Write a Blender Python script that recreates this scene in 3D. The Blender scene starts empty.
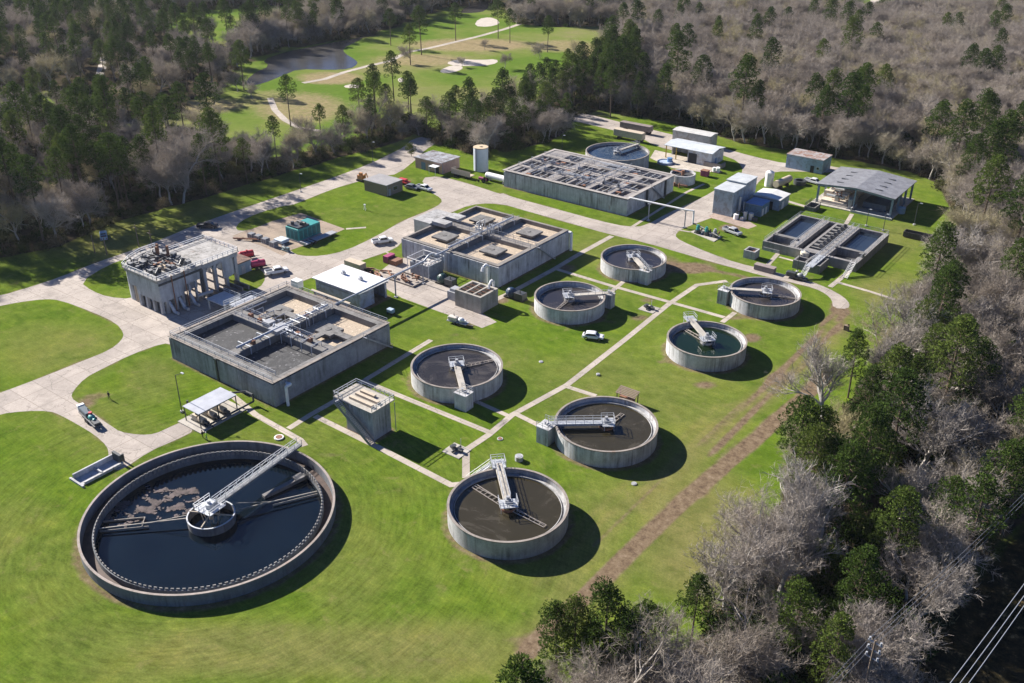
import bpy, bmesh, math, random
import numpy as np
from mathutils import Vector, Matrix
R = math.radians
random.seed(7)
rng = np.random.default_rng(7)
sc = bpy.context.scene
col = sc.collection

# ------------------------------------------------------------------ camera
FPX, PITCH, ROLL, YAW, CAMH = 963.568, R(27.8487), R(0.1452), R(36.7714), 100.0
_fw = np.array([-math.sin(YAW)*math.cos(PITCH), math.cos(YAW)*math.cos(PITCH), -math.sin(PITCH)])
_rt0 = np.array([math.cos(YAW), math.sin(YAW), 0.0])
_up0 = np.cross(_rt0, _fw)
_rt = math.cos(ROLL)*_rt0 + math.sin(ROLL)*_up0
_up = -math.sin(ROLL)*_rt0 + math.cos(ROLL)*_up0
cam = bpy.data.objects.new('camera', bpy.data.cameras.new('camera'))
col.objects.link(cam)
cam.matrix_world = Matrix(((_rt[0], _up[0], -_fw[0], 0), (_rt[1], _up[1], -_fw[1], 0), (_rt[2], _up[2], -_fw[2], CAMH), (0, 0, 0, 1)))
cam.data.sensor_width = 36
cam.data.lens = FPX*36/1024
cam.data.clip_start = 1
cam.data.clip_end = 6000
sc.camera = cam

# ------------------------------------------------------------------ sky, sun, exposure
SUN_EL, SUN_AZ = R(29), R(179)          # the sun stands towards -x, shadows fall towards +x
w = bpy.data.worlds.new('World'); sc.world = w; w.use_nodes = True
nt = w.node_tree
bg = nt.nodes['Background']
sky = nt.nodes.new('ShaderNodeTexSky'); sky.sky_type = 'NISHITA'; sky.sun_disc = False
sky.sun_elevation = SUN_EL; sky.sun_rotation = R(271); sky.air_density = 1.0; sky.dust_density = 0.3; sky.ozone_density = 3.0
tint = nt.nodes.new('ShaderNodeMix'); tint.data_type = 'RGBA'; tint.blend_type = 'MULTIPLY'; tint.inputs[0].default_value = 1; tint.inputs[7].default_value = (.38, .54, .86, 1)
nt.links.new(sky.outputs[0], tint.inputs[6]); nt.links.new(tint.outputs[2], bg.inputs[0])
bg.inputs[1].default_value = 0.05
sd = bpy.data.lights.new('sun', 'SUN'); sd.energy = 4.9; sd.angle = R(0.5); sd.color = (1.0, 0.93, 0.84)
sun = bpy.data.objects.new('sun', sd); col.objects.link(sun)
_sdir = Vector((-math.cos(SUN_AZ)*math.cos(SUN_EL), -math.sin(SUN_AZ)*math.cos(SUN_EL), -math.sin(SUN_EL)))
sun.rotation_euler = _sdir.to_track_quat('-Z', 'Y').to_euler()
sun.location = (-100, 200, 150)
sc.view_settings.view_transform = 'Standard'
sc.view_settings.look = 'None'
sc.view_settings.gamma = 1
sc.view_settings.exposure = 1.3
sc.cycles.max_bounces = 6; sc.cycles.diffuse_bounces = 2; sc.cycles.glossy_bounces = 2
sc.cycles.transparent_max_bounces = 6; sc.cycles.volume_bounces = 0
sc.cycles.use_denoising = True

# ------------------------------------------------------------------ measuring: a point of the photograph laid on the level z of the real place
def G(px, py, z=0.0):
    d = _fw + (px-512)/FPX*_rt - (py-341.5)/FPX*_up
    t = (z-CAMH)/d[2]
    return (float(t*d[0]), float(t*d[1]))
def G3(px, py, z=0.0):
    a = G(px, py, z); return (a[0], a[1], z)
def PX(X, Y, Z=0.0):
    d = np.stack([np.asarray(X, float), np.asarray(Y, float), np.asarray(Z, float)-CAMH+0*np.asarray(X, float)], -1)
    zz = d@_fw; zz = np.where(zz < 1, 1, zz)
    return 512+FPX*(d@_rt)/zz, 341.5-FPX*(d@_up)/zz
def inpoly(x, y, poly):
    x = np.asarray(x, float); y = np.asarray(y, float); ins = np.zeros(x.shape, bool)
    n = len(poly); j = n-1
    for i in range(n):
        xi, yi = poly[i]; xj, yj = poly[j]
        c = ((yi > y) != (yj > y)) & (x < (xj-xi)*(y-yi)/((yj-yi) or 1e-9)+xi)
        ins ^= c; j = i
    return ins

# ------------------------------------------------------------------ objects
orig = {}
def tag(o, label=None, cat=None, group=None, kind=None):
    if label: o['label'] = label
    if cat: o['category'] = cat
    if group: o['group'] = group
    if kind: o['kind'] = kind
    return o
def thing(name, label, cat, loc=(0, 0, 0), rot=0, group=None):
    o = bpy.data.objects.new(name, None); col.objects.link(o); o.empty_display_size = .5
    o.location = loc; o.rotation_euler = (0, 0, rot)
    orig[o.name] = tuple(loc) if not rot else (0, 0, 0)
    return tag(o, label, cat, group)
class MB:
    """collects faces; points are given in world metres (or around 0,0,0 for a thing that is turned or copied)"""
    def __init__(s): s.v = []; s.f = []
    def add(s, vs, fs):
        n = len(s.v); s.v += [tuple(map(float, p)) for p in vs]; s.f += [tuple(n+i for i in q) for q in fs]; return s
    def box(s, x0, x1, y0, y1, z0, z1):
        return s.add([(x0,y0,z0),(x1,y0,z0),(x1,y1,z0),(x0,y1,z0),(x0,y0,z1),(x1,y0,z1),(x1,y1,z1),(x0,y1,z1)],
            [(0,3,2,1),(4,5,6,7),(0,1,5,4),(1,2,6,5),(2,3,7,6),(3,0,4,7)])
    def cbox(s, x, y, z, dx, dy, dz): return s.box(x-dx/2, x+dx/2, y-dy/2, y+dy/2, z, z+dz)
    def prism(s, poly, z0, z1):
        n = len(poly)
        a = sum(poly[i][0]*poly[(i+1) % n][1]-poly[(i+1) % n][0]*poly[i][1] for i in range(n))
        if a < 0: poly = poly[::-1]
        return s.add([(p[0], p[1], z0) for p in poly]+[(p[0], p[1], z1) for p in poly],
            [tuple(range(n))[::-1], tuple(range(n, 2*n))]+[(i, (i+1) % n, n+(i+1) % n, n+i) for i in range(n)])
    def profile(s, poly, y0, y1):      # poly in (x,z), extruded along y
        n = len(poly)
        return s.add([(p[0], y0, p[1]) for p in poly]+[(p[0], y1, p[1]) for p in poly],
            [tuple(range(n)), tuple(range(n, 2*n))[::-1]]+[(i, n+i, n+(i+1) % n, (i+1) % n) for i in range(n)])
    def tube(s, p, q, r, n=6, r2=None, cap=True):
        p = Vector(p); q = Vector(q); d = q-p
        if d.length < 1e-5: return s
        r2 = r if r2 is None else r2
        d.normalize(); u = d.orthogonal().normalized(); v = d.cross(u)
        vs = []
        for c, rr in ((p, r), (q, r2)):
            for k in range(n):
                a = 2*math.pi*(k+.5)/n; vs.append(c+u*math.cos(a)*rr+v*math.sin(a)*rr)
        fs = [(k, (k+1) % n, n+(k+1) % n, n+k) for k in range(n)]
        if cap: fs += [tuple(range(n))[::-1], tuple(range(n, 2*n))]
        return s.add(vs, fs)
    def pipe(s, pts, r, n=6):
        for a, b in zip(pts, pts[1:]): s.tube(a, b, r, n)
        return s
    def bar(s, p, q, w, h):             # rectangular bar, h upright
        p = Vector(p); q = Vector(q); d = (q-p)
        if d.length < 1e-5: return s
        d.normalize(); u = d.cross(Vector((0, 0, 1)))
        u = Vector((1, 0, 0)) if u.length < 1e-3 else u.normalized(); v = u.cross(d)
        vs = [c+u*a*w/2+v*b*h/2 for c in (p, q) for a, b in ((-1,-1),(1,-1),(1,1),(-1,1))]
        return s.add(vs, [(0,1,2,3),(7,6,5,4),(0,4,5,1),(1,5,6,2),(2,6,7,3),(3,7,4,0)])
    def ring(s, x, y, ri, ro, z0, z1, n=96, a0=0, a1=2*math.pi):
        full = abs(a1-a0-2*math.pi) < 1e-6; m = n if full else n+1
        vs = []
        for k in range(m):
            a = a0+(a1-a0)*k/n; c, t = math.cos(a), math.sin(a)
            vs += [(x+ri*c, y+ri*t, z0), (x+ro*c, y+ro*t, z0), (x+ro*c, y+ro*t, z1), (x+ri*c, y+ri*t, z1)]
        fs = []
        for k in range(n):
            i, j = 4*k, 4*((k+1) % m)
            fs += [(i+1, j+1, j+2, i+2), (i+2, j+2, j+3, i+3), (i+3, j+3, j, i), (i, j, j+1, i+1)]
        if not full: fs += [(0, 1, 2, 3), (4*n+3, 4*n+2, 4*n+1, 4*n)]
        return s.add(vs, fs)
    def cyl(s, x, y, r, z0, z1, n=24, r2=None): return s.tube((x, y, z0), (x, y, z1), r, n, r2)
    def disc(s, x, y, r, z, n=96):
        return s.add([(x+r*math.cos(2*math.pi*k/n), y+r*math.sin(2*math.pi*k/n), z) for k in range(n)], [tuple(range(n))])
    def sheet(s, poly, z):
        a = sum(poly[i][0]*poly[(i+1) % len(poly)][1]-poly[(i+1) % len(poly)][0]*poly[i][1] for i in range(len(poly)))
        if a < 0: poly = poly[::-1]
        return s.add([(p[0], p[1], z) for p in poly], [tuple(range(len(poly)))])
    def ball(s, x, y, z, rx, ry, rz, n=8, m=6):
        vs = [(x, y, z+rz)]; fs = []
        for i in range(1, m):
            t = math.pi*i/m
            for k in range(n):
                a = 2*math.pi*k/n; vs.append((x+rx*math.sin(t)*math.cos(a), y+ry*math.sin(t)*math.sin(a), z+rz*math.cos(t)))
        vs.append((x, y, z-rz)); L = len(vs)-1
        for k in range(n):
            fs.append((0, 1+k, 1+(k+1) % n)); fs.append((L, L-n+(k+1) % n, L-n+k))
            for i in range(m-2): fs.append((1+i*n+k, 1+(i+1)*n+k, 1+(i+1)*n+(k+1) % n, 1+i*n+(k+1) % n))
        return s.add(vs, fs)
    def rail(s, pts, h=1.05, r=.035, step=1.8, mid=True):
        for a, b in zip(pts, pts[1:]):
            a = Vector(a); b = Vector(b); L = (b-a).length; n = max(1, int(round(L/step)))
            for zz in ((h, h*.55) if mid else (h,)): s.bar(a+Vector((0, 0, zz)), b+Vector((0, 0, zz)), 2*r, 2*r)
            for k in range(n+1):
                p = a+(b-a)*k/n; s.box(p.x-r, p.x+r, p.y-r, p.y+r, p.z, p.z+h)
        return s
    def stair(s, p, q, width):          # stringers and treads from p (low) to q (high)
        p = Vector(p); q = Vector(q); hor = Vector((q.x-p.x, q.y-p.y, 0)).normalized(); u = hor.cross(Vector((0, 0, 1)))
        for sg in (-1, 1):
            o = u*sg*width/2; s.bar(p+o, q+o, .07, .28); s.bar(p+o+Vector((0, 0, 1)), q+o+Vector((0, 0, 1)), .06, .06)
            for t in (0, .33, .66, 1): c = p+(q-p)*t+o; s.box(c.x-.03, c.x+.03, c.y-.03, c.y+.03, c.z, c.z+1)
        n = max(2, int((q.z-p.z)/.22))
        for k in range(1, n+1):
            c = p+(q-p)*(k/n); s.bar(c-u*width/2, c+u*width/2, .28, .04)
        return s
    def build(s, name, mat, parent=None, root=None, smooth=False, bevel=0):
        me = bpy.data.meshes.new(name)
        ox = orig.get(parent.name, (0, 0, 0)) if parent is not None else (0, 0, 0)
        if root is not None: ox = root
        me.from_pydata([(x-ox[0], y-ox[1], z-ox[2]) for x, y, z in s.v], [], s.f)
        o = bpy.data.objects.new(name, me); col.objects.link(o)
        if isinstance(mat, (list, tuple)):
            for m_ in mat: me.materials.append(m_)
        else: me.materials.append(mat)
        orig[o.name] = ox
        if parent is not None: o.parent = parent
        elif root is not None: o.location = root
        if smooth: me.shade_smooth()
        me.update()
        if bevel:
            b = o.modifiers.new('bevel', 'BEVEL'); b.width = bevel; b.segments = 1; b.limit_method = 'ANGLE'
        return o
def copy_tree(o, parent=None):
    c = o.copy(); col.objects.link(c)
    if parent is not None: c.parent = parent
    for ch in [x for x in o.children]: copy_tree(ch, c)
    return c

# ------------------------------------------------------------------ materials
def nodes(name):
    m = bpy.data.materials.new(name); m.use_nodes = True; t = m.node_tree
    return m, t, t.nodes['Principled BSDF']
def N(t, kind, **kw):
    n = t.nodes.new(kind)
    for k, v in kw.items():
        if k.startswith('i_'): n.inputs[k[2:].replace('_', ' ')].default_value = v
        else: setattr(n, k, v)
    return n
def ramp(t, fac, stops):
    r = t.nodes.new('ShaderNodeValToRGB'); e = r.color_ramp.elements
    while len(e) < len(stops): e.new(.5)
    for k, (p, c) in enumerate(stops):
        e[k].position = p; e[k].color = (*c, 1) if len(c) == 3 else c
    t.links.new(fac, r.inputs[0]); return r.outputs[0]
def mix(t, fac, a, b, mode='MIX'):
    m = t.nodes.new('ShaderNodeMix'); m.data_type = 'RGBA'; m.blend_type = mode
    for i, x in ((0, fac), (6, a), (7, b)):
        if hasattr(x, 'links') or hasattr(x, 'is_linked'): t.links.new(x, m.inputs[i])
        else: m.inputs[i].default_value = x if not isinstance(x, tuple) else (*x, 1)
    return m.outputs[2]
def noise(t, scale, detail=4, rough=.6, vec=None, mp=None, dist=0):
    n = N(t, 'ShaderNodeTexNoise'); n.inputs['Scale'].default_value = scale; n.inputs['Detail'].default_value = detail
    n.inputs['Roughness'].default_value = rough; n.inputs['Distortion'].default_value = dist
    if vec is not None:
        if mp:
            q = N(t, 'ShaderNodeMapping'); q.inputs['Scale'].default_value = mp; t.links.new(vec, q.inputs[0]); vec = q.outputs[0]
        t.links.new(vec, n.inputs['Vector'])
    return n.outputs['Fac']
def gray(v): return (v, v, v)
def sc3(c, k): return tuple(min(1, x*k) for x in c)
def pos(t): return N(t, 'ShaderNodeNewGeometry').outputs['Position']
def bump(t, b, h, strength=.4, dist=.1):
    n = N(t, 'ShaderNodeBump'); n.inputs['Strength'].default_value = strength; n.inputs['Distance'].default_value = dist
    t.links.new(h, n.inputs['Height']); t.links.new(n.outputs[0], b.inputs['Normal'])
def M(name, c, rough=.8, metal=0, var=.2, scale=1.5, bmp=0, fine=True):
    m, t, b = nodes(name)
    p = N(t, 'ShaderNodeTexCoord').outputs['Object']
    n1 = noise(t, scale, 5, .65, p)
    cc = ramp(t, n1, [(.3, sc3(c, 1-var)), (.7, sc3(c, 1+var))])
    t.links.new(cc, b.inputs['Base Color']); b.inputs['Roughness'].default_value = rough; b.inputs['Metallic'].default_value = metal
    if bmp: bump(t, b, n1, bmp)
    return m
def concrete(name, c, stain=.6, rust=.15, rough=.9, sscale=1.0):
    m, t, b = nodes(name); p = pos(t)
    base = ramp(t, noise(t, .35, 6, .7, p), [(.3, sc3(c, .72)), (.7, sc3(c, 1.2))])
    fine = ramp(t, noise(t, 6, 5, .7, p), [(.25, gray(.72)), (.75, gray(1.12))])
    c1 = mix(t, 1.0, base, fine, 'MULTIPLY')
    st = ramp(t, noise(t, 1.0, 5, .65, p, (1.1*sscale, 1.1*sscale, .10)), [(.42, gray(0)), (.66, gray(1))])
    blot = ramp(t, noise(t, .22, 4, .6, p), [(.35, gray(0)), (.6, gray(1))])
    f = mix(t, 1.0, st, blot, 'MULTIPLY')
    mm = N(t, 'ShaderNodeMath', operation='MULTIPLY'); mm.inputs[1].default_value = stain; t.links.new(f, mm.inputs[0])
    c2 = mix(t, mm.outputs[0], c1, (c[0]*.22, c[1]*.21, c[2]*.19))
    rs = ramp(t, noise(t, 1.0, 4, .6, p, (.7, .7, .14)), [(.62, gray(0)), (.72, gray(rust))])
    c3 = mix(t, rs, c2, (.22, .11, .06))
    t.links.new(c3, b.inputs['Base Color']); b.inputs['Roughness'].default_value = rough
    bump(t, b, noise(t, 3, 5, .7, p), .25, .05)
    return m
def paving(name, c):
    m, t, b = nodes(name); p = pos(t)
    base = ramp(t, noise(t, .12, 6, .7, p), [(.3, sc3(c, .76)), (.7, sc3(c, 1.14))])
    fine = ramp(t, noise(t, 2.2, 6, .75, p), [(.25, gray(.78)), (.75, gray(1.1))])
    c1 = mix(t, 1.0, base, fine, 'MULTIPLY')
    br = N(t, 'ShaderNodeTexBrick'); br.inputs['Scale'].default_value = 1; br.inputs['Brick Width'].default_value = 6.1; br.inputs['Row Height'].default_value = 4.6
    br.inputs['Mortar Size'].default_value = .05; br.offset = 0; br.inputs['Color1'].default_value = (1, 1, 1, 1); br.inputs['Color2'].default_value = (.80, .80, .81, 1); br.inputs['Mortar'].default_value = (.36, .34, .30, 1)
    t.links.new(p, br.inputs['Vector'])
    c2 = mix(t, .8, c1, br.outputs['Color'], 'MULTIPLY')
    vo = N(t, 'ShaderNodeTexVoronoi', feature='DISTANCE_TO_EDGE'); vo.inputs['Scale'].default_value = .16
    wv = N(t, 'ShaderNodeVectorMath', operation='ADD'); nz = N(t, 'ShaderNodeTexNoise'); nz.inputs['Scale'].default_value = .8; t.links.new(p, nz.inputs['Vector'])
    sc_ = N(t, 'ShaderNodeVectorMath', operation='SCALE'); sc_.inputs['Scale'].default_value = 2.2; t.links.new(nz.outputs['Color'], sc_.inputs[0])
    t.links.new(p, wv.inputs[0]); t.links.new(sc_.outputs[0], wv.inputs[1]); t.links.new(wv.outputs[0], vo.inputs['Vector'])
    cr = ramp(t, vo.outputs['Distance'], [(0, gray(.4)), (.014, gray(1))])
    c3 = mix(t, .75, c2, cr, 'MULTIPLY')
    oil = ramp(t, noise(t, .18, 6, .7, p), [(.48, gray(0)), (.68, gray(.6))])
    c4 = mix(t, oil, c3, sc3(c, .5))
    t.links.new(c4, b.inputs['Base Color']); b.inputs['Roughness'].default_value = .92
    return m
def water(name, c, rough=.12, murk=None, ms=.15, lo=.5, hi=.62, wave=.03):
    m, t, b = nodes(name); p = pos(t); b.inputs['Specular IOR Level'].default_value = .32
    if murk:
        f = ramp(t, noise(t, ms, 6, .65, p, None, 1.2), [(lo, gray(0)), (hi, gray(1))])
        t.links.new(mix(t, f, c, murk), b.inputs['Base Color'])
        t.links.new(ramp(t, f, [(0, gray(rough)), (1, gray(.8))]), b.inputs['Roughness'])
    else:
        t.links.new(ramp(t, noise(t, .2, 4, .6, p), [(.3, sc3(c, .8)), (.7, sc3(c, 1.25))]), b.inputs['Base Color']); b.inputs['Roughness'].default_value = rough
    bump(t, b, noise(t, 2.0, 4, .6, p), wave, .1)
    return m
def sludge(name, light, dark, dry):
    m, t, b = nodes(name); p = pos(t)
    a = ramp(t, noise(t, .45, 7, .75, p, None, .8), [(dry-.1, dark), (dry+.12, light)])
    a = mix(t, 1.0, a, ramp(t, noise(t, 3.5, 6, .8, p), [(.3, gray(.55)), (.6, gray(1.15))]), 'MULTIPLY')
    v = N(t, 'ShaderNodeTexVoronoi'); v.inputs['Scale'].default_value = .8; t.links.new(p, v.inputs['Vector'])
    a = mix(t, ramp(t, v.outputs['Distance'], [(.14, gray(.8)), (.22, gray(0))]), a, sc3(light, 1.5))
    t.links.new(a, b.inputs['Base Color']); b.inputs['Roughness'].default_value = .85
    bump(t, b, noise(t, 1.5, 6, .7, p), .5, .2); return m
def metal_roof(name, c, axis=0, pitch=3.0, rust=None, ra=.5, rough=.5):
    m, t, b = nodes(name); p = pos(t)
    base = ramp(t, noise(t, .5, 5, .6, p), [(.3, sc3(c, .82)), (.7, sc3(c, 1.12))])
    if rust:
        f = ramp(t, noise(t, .6, 6, .7, p, None, .6), [(.5-.2*ra, gray(0)), (.62-.1*ra, gray(1))])
        base = mix(t, f, base, rust)
    wv = N(t, 'ShaderNodeTexWave', wave_type='BANDS', bands_direction='XYZ'[axis]); wv.inputs['Scale'].default_value = pitch; wv.inputs['Distortion'].default_value = 0
    t.links.new(p, wv.inputs['Vector'])
    base = mix(t, .35, base, ramp(t, wv.outputs['Fac'], [(0, gray(.7)), (.15, gray(1))]), 'MULTIPLY')
    t.links.new(base, b.inputs['Base Color']); b.inputs['Roughness'].default_value = rough
    bump(t, b, wv.outputs['Fac'], .3, .04)
    return m
def leafmat(name, c1, c2, c3=None, trans=.25):
    m, t, b = nodes(name)
    t.nodes.remove(b)
    oi = N(t, 'ShaderNodeObjectInfo').outputs['Random']
    cc = ramp(t, oi, [(0, c1), (.75, c2), (1, c3 or c2)])
    v = ramp(t, noise(t, .5, 4, .6, N(t, 'ShaderNodeTexCoord').outputs['Object']), [(.3, gray(.6)), (.7, gray(1.35))])
    cc = mix(t, 1.0, cc, v, 'MULTIPLY')
    d = N(t, 'ShaderNodeBsdfDiffuse'); tr = N(t, 'ShaderNodeBsdfTranslucent'); mx = N(t, 'ShaderNodeMixShader'); mx.inputs[0].default_value = trans
    t.links.new(cc, d.inputs[0]); t.links.new(cc, tr.inputs[0]); t.links.new(d.outputs[0], mx.inputs[1]); t.links.new(tr.outputs[0], mx.inputs[2])
    t.links.new(mx.outputs[0], t.nodes['Material Output'].inputs[0])
    return m

CON = concrete('weathered concrete', (.43, .43, .43), .8, .25)
CONL = concrete('pale stained concrete', (.58, .585, .60), .95, .35, sscale=1.6)
COND = concrete('dark weathered concrete', (.21, .205, .20), .8, .1)
RIM = concrete('concrete coping', (.30, .265, .235), .5, .4)
SLAB = concrete('concrete walkway slab', (.46, .43, .38), .3, .1)
GALV = M('galvanised steel', (.50, .52, .54), .45, .3, .15, 3)
WHITE = M('white painted steel', (.78, .78, .77), .5, 0, .07, 2)
GREY = M('grey painted steel', (.33, .34, .36), .55, 0, .15, 2)
DARK = M('dark painted steel', (.05, .055, .06), .5, 0, .3, 2)
BLACK = M('black rubber', (.02, .02, .02), .8, 0, .2, 4)
RUST = M('rusty steel', (.23, .11, .065), .85, 0, .35, 3)
WOOD = M('weathered timber', (.20, .15, .11), .9, 0, .25, 3)
SAND = None
TEAL = M('teal painted steel', (.03, .27, .26), .5, 0, .12, 2)
BLUE = M('blue painted steel', (.10, .22, .42), .5, 0, .15, 2)
RED = M('red painted steel', (.50, .035, .05), .45, 0, .2, 2)
PURP = M('magenta plastic', (.33, .05, .14), .6, 0, .15, 2)
TANP = M('tan painted steel', (.50, .42, .32), .7, 0, .15, 2)
GLASS = M('dark vehicle glass', (.015, .02, .025), .08, 0, .1, 2)
CHROME = M('bright metal', (.6, .6, .6), .25, .9, .1, 2)
YEL = M('yellow painted steel', (.55, .36, .05), .6, 0, .2, 2)
PAVE = paving('sun bleached concrete paving', (.45, .395, .345))
PATH = paving('concrete footpath', (.50, .44, .37))
WBIG = water('dark settled water', (.004, .008, .013), .08)
WBROWN = water('brown murky water', (.034, .029, .016), .10, (.075, .064, .045), .13, .5, .8)
WSLUDGE = water('scummy purple grey water', (.026, .024, .026), .12, (.085, .072, .066), .10, .42, .8)
WGREEN = water('green water', (.006, .016, .006), .10)
WBLUE = water('pale blue aerated water', (.028, .046, .075), .15, (.10, .13, .17), .3, .45, .8)
WRECT = water('grey blue water', (.022, .032, .048), .12)
WPOND = water('pond water', (.055, .052, .048), .2)
SAND = sludge('dried tan sludge', (.44, .36, .27), (.12, .095, .07), .30)
SLUDGE = sludge('dark grey sludge', (.12, .12, .125), (.035, .037, .041), .60)
VOID = M('dark wet basin', (.018, .018, .02), .4, 0, .3, 1)
# ------------------------------------------------------------------ ground, one sheet out to the horizon, with its bare, dry and wooded patches
WEST = [(-60,318),(-60,304),(0,296),(30,287),(60,277),(95,263),(130,251),(165,238),(190,227),(232,212),(262,202),(300,189),(335,177),(372,163),(392,153),(404,147),(412,139),(430,135),(438,142),(425,150),(418,158),(398,174),(383,176),(352,183),(330,190),(290,206),(262,217),(245,222),(262,232),(281,242),(292,252),(300,256),(322,256),(345,251),(375,237),(402,221),(430,210),(442,203),(441,198),(430,192),(420,178),(440,176),(470,184),(500,194),(512,197),(512,206),(490,203),(470,205),(452,212),(425,226),(404,240),(395,249),(372,257),(340,268),(313,277),(298,283),(285,292),(262,308),(240,330),(173,345),(163,343),(130,355),(100,370),(85,378),(73,391),(71,398),(80,404),(95,415),(110,425),(120,432),(140,435),(155,434),(170,427),(186,420),(196,430),(176,440),(150,451),(122,470),(110,470),(107,461),(109,455),(107,446),(95,435),(75,423),(60,415),(50,411),(25,411),(0,414),(-60,432),(-60,412),(0,393),(40,378),(80,362),(110,350),(122,340),(124,333),(116,323),(95,313),(60,300),(45,299),(20,302),(0,306)]
EAST = [(500,192),(512,197),(560,210),(600,221),(628,227),(645,226),(668,213),(700,199),(722,186),(735,178),(744,171),(738,161),(722,155),(702,150),(680,152),(655,146),(640,137),(600,127),(575,121),(560,121),(560,110),(578,112),(600,117),(640,127),(700,141),(726,149),(755,157),(787,164),(840,166),(840,173),(784,171),(770,173),(758,182),(748,196),(722,214),(700,222),(684,228),(676,233),(676,238),(690,245),(712,254),(737,263),(768,270),(779,273),(809,281),(828,288),(844,297),(850,304),(848,309),(833,308),(832,300),(826,294),(814,288),(798,284),(772,278),(752,273),(712,262),(674,251),(647,243),(612,235),(562,221),(512,207),(495,201)]
def zpoly(pts, z=0): return [G(x, y, z) for x, y in pts]
ZL1 = [(-160,285),(-20,262),(60,246),(105,226),(150,212),(200,199),(256,182),(300,169),(340,157),(385,146),(412,136),(408,124),(350,140),(305,152),(270,158),(240,156),(205,146),(150,140),(110,128),(60,118),(-160,118)]
ZL2 = [(-160,118),(-160,-60),(120,-60),(135,8),(165,28),(200,40),(236,50),(240,66),(228,82),(214,92),(190,100),(182,112),(150,120),(110,128),(95,95),(60,90),(40,92),(-20,100)]
ZB = [(205,70),(232,48),(262,40),(300,28),(318,34),(330,40),(285,47),(262,56),(240,64),(215,80)]
ZT = [(120,-60),(135,8),(165,14),(240,8),(300,4),(310,12),(300,22),(262,26),(245,40),(256,52),(300,46),(345,40),(375,34),(400,25),(420,18),(445,8),(500,2),(515,24),(560,27),(620,26),(640,22),(655,8),(690,-10),(690,-60)]
ZC = [(352,134),(365,120),(400,118),(440,130),(480,126),(520,112),(555,92),(600,66),(635,66),(640,118),(600,110),(575,118),(566,132),(548,142),(505,152),(492,148),(486,162),(462,150),(430,142),(412,132)]
ZR = [(590,104),(640,116),(700,130),(740,143),(800,152),(860,162),(912,172),(935,182),(950,206),(965,236),(956,262),(936,286),(915,312),(900,336),(884,356),(858,384),(846,410),(830,438),(804,452),(786,490),(768,520),(740,560),(728,600),(700,640),(655,668),(610,690),(560,720),(500,800),(700,1000),(860,760),(905,660),(965,580),(1024,520),(1120,430),(1500,250),(1500,-60),(1010,-60),(1000,2),(930,10),(870,14),(850,16),(760,6),(700,-10),(655,8),(640,22),(600,60)]
WOODS = [ZL1, ZL2, ZB, ZT, ZC, ZR]
def in_woods(px, py):
    r = np.zeros(np.shape(px), bool)
    for z in WOODS: r |= inpoly(px, py, z)
    return r
PLANT = [(-300,330),(-160,285),(-20,262),(60,246),(105,226),(150,212),(200,199),(256,182),(300,169),(340,157),(385,146),(430,142),(505,152),(575,118),(640,116),(740,143),(860,162),(935,182),(965,236),(915,312),(858,384),(830,438),(768,520),(728,600),(655,668),(560,720),(500,800),(300,1500),(-1500,1500),(-1500,400)]
def axis(stops):
    out = [stops[0][0]]
    for (a, s), (b, _) in zip(stops, stops[1:]):
        n = max(1, int(round((b-a)/s))); out += list(a+(b-a)*np.arange(1, n+1)/n)
    return np.array(out)
gx = axis([(-3500, 200), (-900, 8), (-340, 1.1), (30, 4), (130, 60), (2500, 0)])
gy = axis([(-600, 60), (-60, 6), (40, 1.1), (380, 3), (560, 8), (1100, 150), (4000, 0)])
X, Y = np.meshgrid(gx, gy); nx, ny = len(gx), len(gy)
PXg, PYg = PX(X, Y)
far = (np.hypot(X, Y) > 1500)
vis = ((X*_fw[0]+Y*_fw[1]-CAMH*_fw[2]) > 40)
wood = (in_woods(PXg, PYg) & vis) | ~vis | far | (PYg < -60)
plant = inpoly(PXg, PYg, PLANT) & vis
golf = ~wood & ~plant
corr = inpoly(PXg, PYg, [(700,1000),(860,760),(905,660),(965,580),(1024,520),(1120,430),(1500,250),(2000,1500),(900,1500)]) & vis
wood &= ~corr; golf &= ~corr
def soft(a, k=2):
    a = a.astype(float)
    for _ in range(k):
        a[1:-1, 1:-1] = (a[1:-1, 1:-1]*2+a[:-2, 1:-1]+a[2:, 1:-1]+a[1:-1, :-2]+a[1:-1, 2:])/6
    return a
dirt = np.zeros(X.shape); dry = np.zeros(X.shape)
def band(arr, pts, wid, val):
    P = [np.array(G(*p)) for p in pts]
    for a, b in zip(P, P[1:]):
        d = b-a; L = d@d; t = np.clip(((X-a[0])*d[0]+(Y-a[1])*d[1])/L, 0, 1)
        dd = np.hypot(X-a[0]-t*d[0], Y-a[1]-t*d[1])
        np.maximum(arr, val*np.clip(1.6-dd/wid*1.3, 0, 1), out=arr)
def blob(arr, px, py, rx, ry, val):
    rr = ((PXg-px)/rx)**2+((PYg-py)/ry)**2
    np.maximum(arr, val*np.clip(1.3-rr, 0, 1)*vis, out=arr)
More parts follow.
